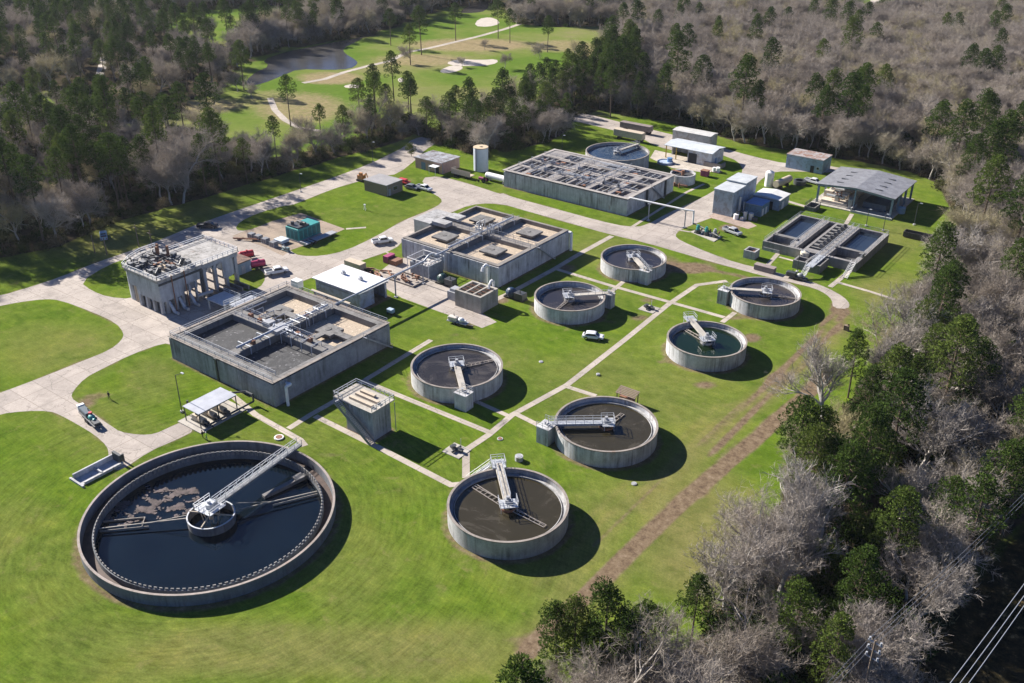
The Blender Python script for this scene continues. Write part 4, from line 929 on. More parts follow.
for y in (116.3, 119.8): m.pipe([(-185.5, y, 0), (-185.5, y, 9.2)], .13, 6)
m.build('riser_pipe', RUST, tH)
m = MB()
for k in range(6): m.cbox(-184.4+random.uniform(-1, 1), 126+k*1.7, 0, 5.5, .45, 1.1)
m.build('screen_channels', COND, tH)
MB().box(-180.5, -174, 121.2, 126.5, 2.6, 2.85).rail([(-180.3, 126.3, 2.85), (-174.1, 126.3, 2.85), (-174.1, 121.3, 2.85)], r=.05).box(-180.3, -180, 121.4, 121.7, 0, 2.6).box(-174.4, -174.1, 126, 126.3, 0, 2.6).box(-174.4, -174.1, 121.4, 121.7, 0, 2.6).build('access_platform', GALV, tH)
# rusty roofed blue hut right behind
tU = thing('rust_roof_hut', 'blue grey hut with a rust brown roof behind the headworks', 'shed', (-196, 140.2, 0))
MB().box(-203.5, -190.3, 138.2, 142.6, -.2, 3.1).build('wall', M('blue grey siding', (.24, .31, .38), .7, 0, .15, 1), tU)
MB().box(-203.8, -190.0, 137.9, 142.9, 3.1, 3.35).build('roof', metal_roof('rusted brown roof', (.24, .15, .11), 0, 3, (.10, .06, .05), .5, .9), tU)
MB().box(-190.29, -190.2, 139.4, 140.6, 0, 2.2).build('door', GREY, tU)
# ------------------------------------------------------------------ buildings
def building(name, label, cat, x0, x1, y0, y1, h, wall, roof, over=.3, pitch=0, ridge='x', th=.18):
    t = thing(name, label, cat, ((x0+x1)/2, (y0+y1)/2, 0))
    MB().box(x0, x1, y0, y1, -.2, h).build('wall', wall, t)
    m = MB(); X0, X1, Y0, Y1 = x0-over, x1+over, y0-over, y1+over
    if pitch == 0: m.box(X0, X1, Y0, Y1, h+.003, h+th)
    elif ridge == 'x':
        c = (Y0+Y1)/2; m.v += []; n = len(m.v)
        m.add([(X0,Y0,h),(X1,Y0,h),(X1,c,h+pitch),(X0,c,h+pitch),(X0,Y1,h),(X1,Y1,h),(X0,Y0,h+th),(X1,Y0,h+th),(X1,c,h+pitch+th),(X0,c,h+pitch+th),(X0,Y1,h+th),(X1,Y1,h+th)],
            [(6,7,8,9),(9,8,11,10),(0,1,7,6),(4,10,11,5),(0,6,9,3),(3,9,10,4),(1,2,8,7),(2,5,11,8),(0,3,4),(1,5,2),(0,4,5,1)])
    else:
        c = (X0+X1)/2
        m.add([(X0,Y0,h),(X0,Y1,h),(c,Y1,h+pitch),(c,Y0,h+pitch),(X1,Y0,h),(X1,Y1,h),(X0,Y0,h+th),(X0,Y1,h+th),(c,Y1,h+pitch+th),(c,Y0,h+pitch+th),(X1,Y0,h+th),(X1,Y1,h+th)],
            [(6,9,8,7),(9,10,11,8),(0,6,7,1),(4,5,11,10),(0,3,9,6),(3,4,10,9),(1,7,8,2),(2,8,11,5),(0,4,3),(1,2,5),(0,1,5,4)])
    m.build('roof', roof, t)
    MB().box(x0-over, x1+over, y0-over-.14, y0-over-.003, h-.02, h+.14).box(x1+.01, x1+.12, y0+.1, y0+.22, 0, h).build('gutter', GREY, t)
    return t
def siding(name, c, axis=0, pitch=2.6): return metal_roof(name, c, axis, pitch, (c[0]*.7, c[1]*.62, c[2]*.55), .1, .6)
def opening(t, name, q, mat, sub=None):
    return MB().box(*q).build(name, mat, t)
DKIN = M('dark interior', (.02, .022, .026), .8, 0, .2, 1)
# white roofed shed by the near basin
tb = thing('white_roof_shed', 'shed with a flat bright white roof and two roof vents beside the equipment yard', 'shed', (-158.9, 147.2, 0))
SW = siding('pale lavender siding', (.50, .53, .62), 0)
MB().box(-166.3, -155.6, 142.7, 151.8, -.2, 4.3).box(-155.6, -151.4, 151.55, 151.8, -.2, 4.3).box(-155.6, -151.4, 142.7, 147.2, -.2, 4.3).box(-151.65, -151.4, 147.2, 147.5, 0, 4.3).box(-151.65, -151.4, 151.2, 151.55, 0, 4.3).build('wall', SW, tb)
MB().box(-166.9, -150.9, 142.1, 152.4, 4.303, 4.5).build('roof', metal_roof('white roof sheet', (.80, .80, .80), 1, 1.2), tb)
for x, y in ((-162.2, 148.2), (-156.3, 148.2)):
    MB().box(x-.45, x+.45, y-.45, y+.45, 4.5, 5.1).cyl(x, y, .3, 5.1, 5.5, 10, .45).build('roof_vent', GALV, tb)
MB().box(-155.59, -155.5, 147.3, 151.4, 0, 4.0).build('interior_wall', DKIN, tb)
MB().box(-165.0, -155, 142.62, 142.7, 3.2, 3.5).build('gutter', GREY, tb)
# awning and things in the alley behind the near basin
t = thing('pipe_rack', 'long pale pipe on trestles between the near basin and the white roofed shed', 'pipe rack', (-158, 140.2, 0))
m = MB().tube((-165, 140.2, 2.4), (-152, 140.2, 2.4), .32, 8)
m.build('pipe', TANP, t); m = MB()
for x in (-164, -160, -156, -152.5): m.box(x-.1, x+.1, 139.9, 140.5, 0, 2.15)
m.build('trestles', RUST, t)
t = thing('blower_set', 'row of grey blowers and pipes in the alley behind the near basin', 'machine', (-160, 137.6, 0))
m = MB()
for x in (-164.5, -161.5, -158.5, -155.5): m.cyl(x, 137.6, .8, 0, 1.3, 12); m.tube((x-.2, 137.6, 1.2), (x+1.3, 137.6, 1.2), .35, 8); m.box(x-.9, x+1.4, 137, 138.2, -.05, .3)
m.build('blower_casing', GREY, t)
m = MB()
for x in (-164.5, -161.5, -158.5, -155.5): m.pipe([(x, 137.6, 1.3), (x, 137.6, 3), (x, 136, 3)], .2, 6)
m.build('blower_pipe', RUST, t)
x, y = G(298, 291, 0); t = thing('utility_cabinet', 'bright white utility cabinet on legs at the back corner of the near basin', 'cabinet', (x, y, 0))
MB().box(x-1.2, x+1.2, y-.9, y+.9, 1.2, 3.0).build('cabinet_body', WHITE, t)
MB().box(x-1.1, x-.9, y-.8, y-.6, 0, 1.2).box(x+.9, x+1.1, y-.8, y-.6, 0, 1.2).box(x-1.1, x-.9, y+.6, y+.8, 0, 1.2).box(x+.9, x+1.1, y+.6, y+.8, 0, 1.2).build('leg_frame', RUST, t)
x, y = G(351, 268, 0); t = thing('flat_bed_container', 'long low cream container behind the white roofed shed', 'container', (x, y, 0))
MB().box(x-1.2, x+4.5, y-1.1, y+1.1, .3, 2.3).build('container_body', TANP, t); MB().box(x-1.0, x+4.2, y-1.0, y+1.0, 0, .3).build('base_rail', DARK, t)

# green/teal generator house
tg = thing('generator', 'large teal generator enclosure with dark exhausts on the dusty yard', 'generator', (-197.2, 167, 0))
MB().box(-200.0, -194.9, 162.8, 171.0, .4, 3.7).build('enclosure', TEAL, tg, bevel=.05)
m = MB()
for y in (163.8, 165.4, 167.0, 168.6, 170.2): m.box(-194.9, -194.82, y-.55, y+.55, .8, 3.2)
for x in (-199, -197.4, -195.8): m.box(x-.55, x+.55, 162.72, 162.8, .8, 3.2)
m.build('louvre_door', M('dark teal louvre', (.015, .14, .14), .6, 0, .2, 4), tg)
MB().box(-199.6, -195.3, 163.2, 167.4, 3.7, 4.1).cyl(-198.5, 164.2, .5, 4.1, 5.0, 12).cyl(-196.6, 165.6, .5, 4.1, 4.9, 12).tube((-199, 166.5, 4.4), (-195.8, 166.5, 4.4), .35, 8).build('exhaust', DARK, tg)
MB().box(-200.2, -194.7, 162.6, 171.2, 0, .4).build('base_frame', GREY, tg)
t = thing('fuel_tank', 'low white box tank against the near end of the teal generator', 'tank', (-198.5, 160.4, 0))
MB().box(-200.6, -197.4, 158.8, 161.6, .2, 1.1).build('tank_body', M('pale blue white paint', (.55, .65, .72), .5, 0, .1, 1), t, bevel=.06); MB().box(-200.3, -197.7, 159.1, 161.3, 0, .2).build('skid', DARK, t)
t = thing('roll_off_box', 'long low dark trailer lying along the shaded side of the teal generator', 'trailer', (-192, 167, 0))
MB().box(-193.2, -191.0, 161.5, 173.5, .5, .75).box(-193.2, -191.0, 161.5, 161.8, .75, 1.3).build('deck', GREY, t)
for y in (164, 165.2): MB().tube((-193.3, y, .42), (-190.9, y, .42), .42, 12).build('wheel', BLACK, t)
for k, (px, py) in enumerate([(252, 238), (259, 240), (266, 243), (274, 246.5)]):
    x, y = G(px, py, 0)
    o = thing('chemical_tote', ['grey caged tote, left end of the four by the dusty yard', 'grey caged tote, second from the left by the dusty yard', 'grey caged tote, third from the left by the dusty yard', 'grey caged tote, right end of the four by the dusty yard'][k], 'tote', (x, y, 0), group='totes lined up by the dusty yard')
    MB().box(x-.9, x+.9, y-.8, y+.8, .15, 1.5).build('tank_body', M('dusty grey plastic', (.17, .18, .20), .7, 0, .2, 2) if k == 0 else bpy.data.materials['dusty grey plastic'], o, bevel=.08)
    m = MB()
    for a in (-.92, 0, .92):
        for b in (-.82, .82): m.box(x+a-.03, x+a+.03, y+b-.03, y+b+.03, 0, 1.55)
    m.box(x-.95, x+.95, y-.85, y+.85, 0, .15); m.build('cage', GALV, o)
x, y = G(286, 251, 0); t = thing('portable_pump', 'small blue grey pump set at the kerb of the dusty yard', 'pump', (x, y, 0))
MB().box(x-1.4, x+1.4, y-.5, y+.5, .1, .35).tube((x-1, y, .8), (x+.1, y, .8), .4, 10).box(x+.2, x+1.2, y-.4, y+.4, .35, 1.2).build('pump_body', M('blue grey paint', (.12, .18, .20), .6, 0, .2, 2), t); MB().tube((x-1.3, y, .8), (x-1, y, .8), .2, 8).pipe([(x-.5, y, 1.1), (x-.5, y, 1.6), (x-.5, y-1, 1.6)], .12, 6).build('pipe', GALV, t)
x, y = G(243, 238, 0)
t = thing('scrap_rack', 'rusty rack of pipes beside the row of totes', 'rack', (x, y, 0))
m = MB()
for k in range(8): m.tube((x-1+random.uniform(-.2, .2), y-2.5, .4+.1*(k % 3)), (x+6, y+1.5+random.uniform(-.5, .5), .5+.1*(k % 3)), .12, 5)
m.build('pipes', RUST, t); MB().box(x, x+.3, y-2, y, 0, .35).box(x+4, x+4.3, y-.5, y+1.5, 0, .35).build('bearers', WOOD, t)

# brick and pink buildings
tk = building('brick_hut', 'small brown brick building with a flat pale roof in the corner of the central lawn', 'building', -211.6, -201.9, 205.3, 212.4, 3.5, M('brown brick', (.24, .19, .14), .9, 0, .15, 4), metal_roof('grey membrane roof', (.34, .33, .32), 1, .5), .15)
fr = MB().box(-201.89, -201.8, 208, 210, 1.2, 2.4).build('window', GREY, tk); MB().box(-201.8, -201.77, 208.15, 209.85, 1.3, 2.3).build('pane', GLASS, fr)
MB().box(-201.89, -201.82, 206, 207, 0, 2.1).build('door', GREY, tk)
tp = building('pink_building', 'salmon pink building with a streaked pale roof at the top of the yard', 'building', -214.4, -202.6, 232.4, 241.4, 3.7, M('salmon pink render', (.46, .30, .24), .9, 0, .12, 1), metal_roof('streaked pale roof', (.42, .44, .47), 0, .8, (.16, .14, .13), .5), .25)
for x in (-210.8,): MB().box(x-.9, x+.9, 232.3, 232.39, 0, 2.6).build('door', M('blue door', (.12, .20, .30), .6, 0, .1, 1), tp)
MB().box(-206.2, -203.2, 229.6, 232.2, 2.7, 2.85).box(-206.1, -206, 229.7, 229.8, 0, 2.7).box(-203.4, -203.3, 229.7, 229.8, 0, 2.7).build('porch_roof', WHITE, tp)
MB().box(-205.6, -204.0, 232.3, 232.39, 0, 2.3).build('door', DKIN, tp)
f2 = MB().box(-208.6, -207.2, 232.31, 232.39, 1.1, 2.3).build('window', WHITE, tp); MB().box(-208.5, -207.3, 232.28, 232.308, 1.2, 2.2).build('pane', GLASS, f2)
tsil = thing('silo', 'tall pale blue white cylindrical silo with a tan lid beside the pink building', 'silo', (-195.4, 243.9, 0))
MB().cyl(-195.4, 243.9, 2.45, -.2, 7.7, 40).build('silo_body', M('pale blue white steel', (.50, .56, .62), .5, 0, .08, .6), tsil)
MB().cyl(-195.4, 243.9, 2.5, 7.7, 7.95, 40).cyl(-195.4, 243.9, .5, 7.95, 8.2, 12).build('lid', M('tan lid', (.52, .42, .28), .8, 0, .15, 2), tsil)
MB().bar((-195.4, 241.3, 0), (-195.4, 241.3, 8), .4, .1).build('ladder', GREY, tsil)
x, y = G(463, 177, 0); t = thing('box_trailer', 'rusty sided flat trailer parked between the pink building and the silo', 'trailer', (x, y, 0))
MB().box(x-4, x+4, y-1.2, y+1.2, .9, 1.2).box(x-4, x+4, y-1.2, y-1.1, 1.2, 2.6).box(x-4, x-3.9, y-1.1, y+1.2, 1.2, 2.6).build('trailer_body', TANP, t)
for a in (-2.6, -1.5, 2.5): MB().tube((x+a, y-1.1, .48), (x+a, y+1.1, .48), .48, 12).build('wheel', BLACK, t)
x, y = G(483, 182, 0); t = thing('tractor', 'small faded magenta tractor on the grass near the silo', 'tractor', (x, y, 0))
MB().box(x-1.6, x+.4, y-.45, y+.45, .7, 1.5).box(x+.3, x+1.2, y-.6, y+.6, .6, 1.1).build('bonnet', PURP, t, bevel=.08)
for s in (-.8, .8): MB().tube((x+.9, y+s-.15, .75), (x+.9, y+s+.15, .75), .75, 14).tube((x-1.2, y+s-.12, .4), (x-1.2, y+s+.12, .4), .4, 12).build('wheel', BLACK, t); MB().box(x+.4, x+.8, y-.25, y+.25, 1.1, 1.7).cyl(x-.8, y, .06, 1.5, 2.2, 6).build('seat', DARK, t)
x, y = G(497, 182, 0); t = thing('horizontal_tank', 'white horizontal cylinder tank on saddles at the left end of the long dark celled basin', 'tank', (x, y, 0))
MB().tube((x-4, y, 1.6), (x+4, y, 1.6), 1.0, 20).ball(x-4, y, 1.6, .5, 1.0, 1.0, 12, 8).ball(x+4, y, 1.6, .5, 1.0, 1.0, 12, 8).build('tank_body', WHITE, t, smooth=False)
MB().box(x-3, x-2.6, y-.8, y+.8, 0, .8).box(x+2.6, x+3, y-.8, y+.8, 0, .8).build('saddles', CON, t)

# white warehouse with an open bay
tw = thing('white_warehouse', 'long white metal warehouse with an open front bay and a large dark doorway', 'warehouse', (-144, 298.2, 0))
SWW = siding('white siding', (.60, .62, .64), 0)
MB().box(-153.2, -135.6, 302.6, 302.9, -.2, 4.4).box(-144.5, -135.6, 293.6, 302.6, -.2, 4.4).box(-153.2, -152.9, 298.5, 302.6, -.2, 4.4).build('wall', SWW, tw)
MB().box(-153.1, -152.8, 293.7, 294.0, 0, 4.4).box(-149.2, -148.9, 293.7, 294.0, 0, 4.4).build('post', YEL, tw)
MB().box(-144.2, -141.0, 293.52, 293.59, 0, 3.4).build('door', DKIN, tw)
MB().box(-135.59, -135.52, 296.5, 297.6, 0, 2.2).build('door', BLUE, tw)
c = 298.25
MB().add([(-153.6,293.2,4.4),(-135.2,293.2,4.4),(-135.2,c,5.1),(-153.6,c,5.1),(-153.6,303.3,4.4),(-135.2,303.3,4.4),(-153.6,293.2,4.55),(-135.2,293.2,4.55),(-135.2,c,5.25),(-153.6,c,5.25),(-153.6,303.3,4.55),(-135.2,303.3,4.55)],
    [(6,7,8,9),(9,8,11,10),(0,1,7,6),(4,10,11,5),(0,6,9,3),(3,9,10,4),(1,2,8,7),(2,5,11,8),(0,3,2,1),(3,4,5,2)]).build('roof', metal_roof('pale blue white roof', (.56, .60, .62), 0, 1.4), tw)
t = building('long_white_shed', 'plain off white shed standing behind the white warehouse by the woods', 'shed', -160.6, -145.5, 312.6, 318.2, 4.2, siding('off white siding', (.52, .52, .50), 0), metal_roof('off white roof', (.58, .57, .54), 0, 1.4), .15, .35, 'x')
MB().box(-148, -146.6, 312.5, 312.59, 0, 2.1).build('door', GREY, t)
x, y = G(665, 163, 0); t = thing('round_paddling_tub', 'shallow pale blue tub with a dark blue drum beside the white warehouse bay', 'tub', (x, y, 0))
MB().ring(x, y, 2.5, 2.7, 0, .7, 32).disc(x, y, 2.5, .45, 32).build('tub_wall', M('pale blue liner', (.42, .50, .62), .5, 0, .15, 1), t); MB().cyl(x+1.2, y+1, .9, .45, 1.8, 14).build('drum', BLUE, t)
for px, py, dx, dy, h, lab, mt in [(629, 140, 12, 2.6, 2.9, 'long cream box trailer parked on the road behind the blue water tank', TANP), (636, 132, 13, 2.6, 2.6, 'long brown grey box trailer parked nearest the woods behind the blue water tank', M('brown grey siding', (.22, .18, .17), .8, 0, .25, 1))]:
    x, y = G(px, py, 0); o = thing('semi_trailer', lab, 'trailer', (x, y, 0), rot=0)
    MB().box(x-dx/2, x+dx/2, y-dy/2, y+dy/2, 1.1, h+.6).build('trailer_body', mt, o, bevel=.05)
    for a in (dx/2-1, dx/2-2.3, -dx/2+2): MB().tube((x+a, y-dy/2+.1, .5), (x+a, y+dy/2-.1, .5), .5, 14).build('wheel', BLACK, o); MB().box(x-dx/2+.2, x+dx/2-.2, y-.5, y+.5, .8, 1.1).build('chassis', DARK, o)
x, y = G(705, 176, 0); t = thing('magenta_bin', 'small magenta bin on the grass below the white warehouse', 'bin', (x, y, 0))
MB().box(x-1.3, x+1.1, y-1, y+1, .1, 1.9).build('bin_body', PURP, t, bevel=.08); MB().box(x-1.4, x+1.2, y-1.1, y+1.1, 1.9, 2.0).build('lid', RUST, t)
x, y = G(712, 167, 0); t = thing('low_block_wall', 'low pinkish grey block bay against the white warehouse wall', 'wall', (x, y, 0))
MB().box(x-3, x+3.5, y-.4, y+.2, 0, 1.5).box(x+3.0, x+3.5, y+.2, y+3, 0, 1.5).build('blocks', RIM, t)
x, y = G(714, 172, 0); t = thing('white_drum_rack', 'cluster of white drums beside the magenta bin', 'drums', (x, y, 0))
MB().cyl(x, y, .6, .2, 1.6, 12).cyl(x+1.3, y+.3, .6, .2, 1.6, 12).cyl(x+.7, y+1.3, .6, .2, 1.5, 12).build('drum_bodies', WHITE, t); MB().box(x-.8, x+2, y-.8, y+2, 0, .2).build('pallet', WOOD, t)

# tall pale blue metal building and its neighbours
SB = siding('pale blue grey siding', (.36, .44, .50), 0, 2.6)
tt = thing('tall_metal_building', 'tall narrow pale blue metal building with a stepped roof beside the east road', 'building', (-112, 261.2, 0))
MB().box(-115.0, -108.9, 253.3, 261.6, -.2, 7.4).box(-115.0, -108.9, 261.6, 269.4, -.2, 8.0).build('wall', SB, tt)
RL = metal_roof('pale metal roof', (.52, .55, .56), 1, 1.4)
MB().box(-115.2, -108.7, 253.1, 261.59, 7.403, 7.6).box(-115.2, -108.7, 261.3, 269.6, 8.003, 8.2).build('roof', RL, tt)
MB().box(-108.89, -108.8, 262.5, 264.5, .1, 2.6).build('door', GREY, tt)
MB().cyl(-108.1, 256.8, .35, 0, 5.4, 12).cyl(-107.6, 258.8, .3, 0, 3.5, 10).build('flue', GALV, tt)
t = building('blue_roof_kiosk', 'small blue box building with a bright blue roof against the tall metal building', 'shed', -107.0, -102.0, 258.5, 264.5, 3.3, siding('mid blue siding', (.16, .27, .36), 0), metal_roof('bright blue roof', (.13, .27, .50), 1, 1.2), .1)
MB().box(-101.99, -101.9, 259.3, 260.4, 0, 2.2).box(-101.99, -101.9, 261.6, 262.7, 0, 2.2).build('door', WHITE, t)
t = building('white_roof_annex', 'blue walled annex with a gently peaked white roof right of the tall metal building', 'shed', -108.2, -99.8, 266.5, 274.0, 3.2, siding('blue annex siding', (.28, .38, .48), 0), metal_roof('white annex roof', (.70, .70, .68), 1, 1.2), .25, .5, 'y')
MB().box(-104.4, -101.8, 266.4, 266.49, 0, 2.5).build('door', DKIN, t); MB().box(-99.79, -99.7, 268.5, 270, 0, 2.2).build('door', WHITE, t)
m = MB(); x, y = G(742, 220, 0)
t = thing('scrubber_unit', 'white and grey blower unit standing at the foot of the tall metal building', 'machine', (x, y, 0))
MB().cyl(x-1.8, y-.3, .75, 0, 1.5, 14).build('white_drum', WHITE, t); MB().cyl(x+.3, y+1.2, .6, 0, 2.4, 12).cyl(x+1.9, y+1.8, .75, 0, 2.0, 12).box(x-.5, x+.5, y-.5, y+.5, 0, .9).build('vessels', GALV, t); MB().pipe([(x-1.8, y, 1.5), (x-1.8, y, 2.2), (x+.3, y+1.2, 2.4)], .18, 6).box(x+2.5, x+4, y+1, y+2, 0, 1).build('pipework', DARK, t)
sheet('equipment_slab', [(716,211),(750,222),(757,226),(748,229),(708,217)], .022, paving('pinkish slab', (.44, .34, .28)), 0)
x, y = G(768.5, 186, 0); t = thing('white_storage_tank', 'white upright cylinder tank behind the white roofed annex', 'tank', (x, y, 0))
MB().cyl(x, y, 1.35, 0, 4.6, 24).cyl(x, y, 1.35, 4.6, 5.1, 24, .5).build('tank_body', WHITE, t); MB().cyl(x, y, .3, 5.1, 5.3, 8).build('lid', GREY, t)
xa, ya = G(775, 190, 0); xb, yb = G(789, 184, 0); t = thing('tan_tank_trailer', 'long tan tank trailer beyond the white upright tank', 'trailer', ((xa+xb)/2, (ya+yb)/2, 0))
MB().tube((xa, ya, 1.9), (xb, yb, 1.9), 1.1, 16).build('tank_body', TANP, t)
m = MB(); v = Vector((xb-xa, yb-ya, 0)).normalized(); u_ = Vector((-v.y, v.x, 0))
for d_ in (1, 2.2, 6): c_ = Vector((xa, ya, .5))+v*d_; m.tube(c_-u_*1.1, c_+u_*1.1, .5, 12)
m.build('axle', BLACK, t); MB().bar((xa, ya, .75), (xb, yb, .75), .8, .2).build('chassis', DARK, t)
t = building('blue_utility_building', 'pale blue box building with a rust stained roof at the edge of the woods', 'building', -115.2, -102.6, 308.4, 316.2, 4.6, siding('sky blue siding', (.30, .42, .54), 0), metal_roof('rusty roof', (.34, .33, .33), 1, 1.2, (.22, .11, .07), .35, .9), .15)
MB().box(-106.6, -105.4, 308.3, 308.39, 0, 2.3).build('door', DKIN, t); f3 = MB().box(-104.6, -103.6, 308.31, 308.39, 1.2, 2.2).build('window', WHITE, t); MB().box(-104.5, -103.7, 308.28, 308.308, 1.3, 2.1).build('pane', GLASS, f3)
x, y = G(799.5, 184, 0); t = thing('pipe_coil', 'coil of thick black hose on the grass in front of the blue building', 'hose coil', (x, y, 0))
MB().ring(x, y, 1.4, 2.0, 0, 1.1, 24).ring(x, y, 1.42, 1.98, 1.1, 1.3, 24).build('coil', DARK, t)

# big open canopy
tc = thing('open_canopy', 'large grey metal canopy with a low ridge on blue grey columns over machinery', 'canopy', (-82.4, 290.4, 0))
RC = metal_roof('grey standing seam roof', (.26, .265, .28), 0, 1.3, (.19, .19, .20), .3, .45)
x0, x1, xr, y0, y1, ze, zr = -94.4, -70.6, -82.4, 280.2, 301.2, 5.9, 6.9
MB().add([(x0,y0,ze),(x0,y1,ze),(xr,y1,zr),(xr,y0,zr),(x1,y0,ze),(x1,y1,ze)]+[(x0,y0,ze+.2),(x0,y1,ze+.2),(xr,y1,zr+.2),(xr,y0,zr+.2),(x1,y0,ze+.2),(x1,y1,ze+.2)],
    [(6,9,8,7),(9,10,11,8),(0,6,7,1),(4,5,11,10),(0,3,9,6),(3,4,10,9),(1,7,8,2),(2,8,11,5),(0,1,2,3),(3,2,5,4)]).build('roof', RC, tc)
for a, b in [(-88, 284), (-88, 288), (-88, 292), (-88, 296), (-77, 284), (-77, 288), (-77, 292), (-77, 296)]:
    zz = ze+.2+(zr-ze)*(1-abs(a-xr)/12)
    MB().box(a-1.3, a+1.3, b-.35, b+.35, zz-.08, zz+.06).build('roof_vent', DARK, tc)
BC = M('blue grey steel', (.22, .30, .36), .6, 0, .15, 1)
for a in (-93.6, -71.4):
    for b in (281, 287.5, 294, 300.4): MB().box(a-.28, a+.28, b-.28, b+.28, -.1, ze-.05).build('column', BC, tc)
for b in (281, 287.5, 294, 300.4): MB().bar((-93.5, b, ze-.35), (xr, b, zr-.35), .25, .5).bar((xr, b, zr-.35), (-71.5, b, ze-.35), .25, .5).build('rafter', BC, tc)
for b in (281, 300.4): MB().box(xr-.2, xr+.2, b-.2, b+.2, 0, zr-.6).build('column', BC, tc)
struct('canopy_slab', MB().box(-95, -70.4, 279.0, 301.5, -.1, .25), SLAB)
t = thing('kerb_wall', 'low concrete kerb wall along the front of the big canopy', 'wall', (-76, 279, 0)); MB().box(-82.2, -70.4, 278.6, 279.0, 0, .7).box(-82.4, -82.1, 278.7, 284, 0, 1.3).build('blocks', CONL, t)
t = thing('belt_press', 'cream and rust machinery with pipes crowded under the left bay of the big canopy', 'machine', (-88, 288, 0.25))
PILE = M('cream machine paint', (.62, .54, .44), .7, 0, .25, 1.5)
m = MB(); m.box(-92.5, -84.5, 281.6, 299, .25, 1.1)
for k in range(14): m.cbox(random.uniform(-92, -85), random.uniform(282, 298), 1.1, random.uniform(.8, 2.6), random.uniform(.8, 2.6), random.uniform(.5, 2.2))
m.build('press_frame', PILE, t)
m = MB()
for k in range(12):
    x, y = random.uniform(-92, -85), random.uniform(281.6, 297); m.pipe([(x, y, .5), (x, y, random.uniform(2, 3.6)), (x+random.uniform(-2.5, 2.5), y+random.uniform(-2, 2), random.uniform(1.5, 3.5))], .14, 6)
m.build('pipes', RUST, t)
m = MB()
for k in range(6): y = 283+k*2.4; m.tube((-91.5, y, 2.4), (-86, y, 2.4), .4, 10)
m.build('rollers', GALV, t)
MB().box(-83.9, -82.9, 280.5, 286, .25, 3.2).rail([(-84, 280.6, 2.6), (-84, 287, 2.6)], r=.04).build('control_stand', CONL, t)
t = thing('sludge_dumpster', 'long dark open dumpster under the right bay of the big canopy', 'dumpster', (-77, 285, .25))
m = MB(); wallbox(m, -80.5, -73.5, 283.5, 299, .5, 2.4, [(-80.3, -73.7, 283.7, 298.8)]); m.box(-80.3, -73.7, 283.7, 298.8, .5, .6); m.build('bin_body', M('dark blue grey steel', (.07, .10, .13), .6, 0, .2, 1), t)
MB().box(-80.4, -79.9, 284, 298, .25, .5).box(-74.1, -73.6, 284, 298, .25, .5).build('skids', DARK, t)
x, y = G(901, 213, 0); t = thing('blue_water_tank', 'small pale blue tank at the right edge of the big canopy', 'tank', (x, y, 0))
MB().cyl(x, y, 1.1, 0, 1.8, 18).cyl(x, y, 1.1, 1.8, 2.1, 18, .4).build('tank_body', M('pale blue plastic', (.24, .38, .48), .5, 0, .1, 1), t); MB().cyl(x, y, .25, 2.1, 2.25, 8).build('lid', DARK, t)
xa, ya = G(905, 238, 0); xb, yb = G(934, 243, 0); t = thing('roll_off_container', 'long dark open topped roll off container on the grass right of the twin clarifier', 'container', ((xa+xb)/2, (ya+yb)/2+1, 0))
m = MB(); cx_, cy_ = (xa+xb)/2, (ya+yb)/2+1; wallbox(m, cx_-4.6, cx_+4.6, cy_-1.2, cy_+1.2, .25, 1.7, [(cx_-4.45, cx_+4.45, cy_-1.05, cy_+1.05)]); m.box(cx_-4.45, cx_+4.45, cy_-1.05, cy_+1.05, .25, .35)
for k in range(9): m.box(cx_-4.5+k*1.1, cx_-4.35+k*1.1, cy_-1.27, cy_-1.2, .25, 1.6)
m.build('container_body', M('dark brown steel', (.06, .055, .055), .7, 0, .3, 1), t); MB().box(cx_-4.4, cx_+4.4, cy_-.8, cy_-.5, 0, .25).box(cx_-4.4, cx_+4.4, cy_+.5, cy_+.8, 0, .25).build('skids', RUST, t)
x, y = G(812, 209, 0); t = thing('sump_box', 'small dark railed sump box on the path at the left corner of the big canopy', 'concrete box', (x, y, 0))
m = MB(); wallbox(m, x-1.6, x+1.6, y-2.4, y+2.4, -.1, 1.3, [(x-1.3, x+1.3, y-2.1, y+2.1)]); m.build('box_walls', COND, t); MB().rail([(x-1.5, y-2.3, 1.3), (x-1.5, y+2.3, 1.3), (x+1.5, y+2.3, 1.3)], r=.05, step=1.2).build('handrail', DARK, t)

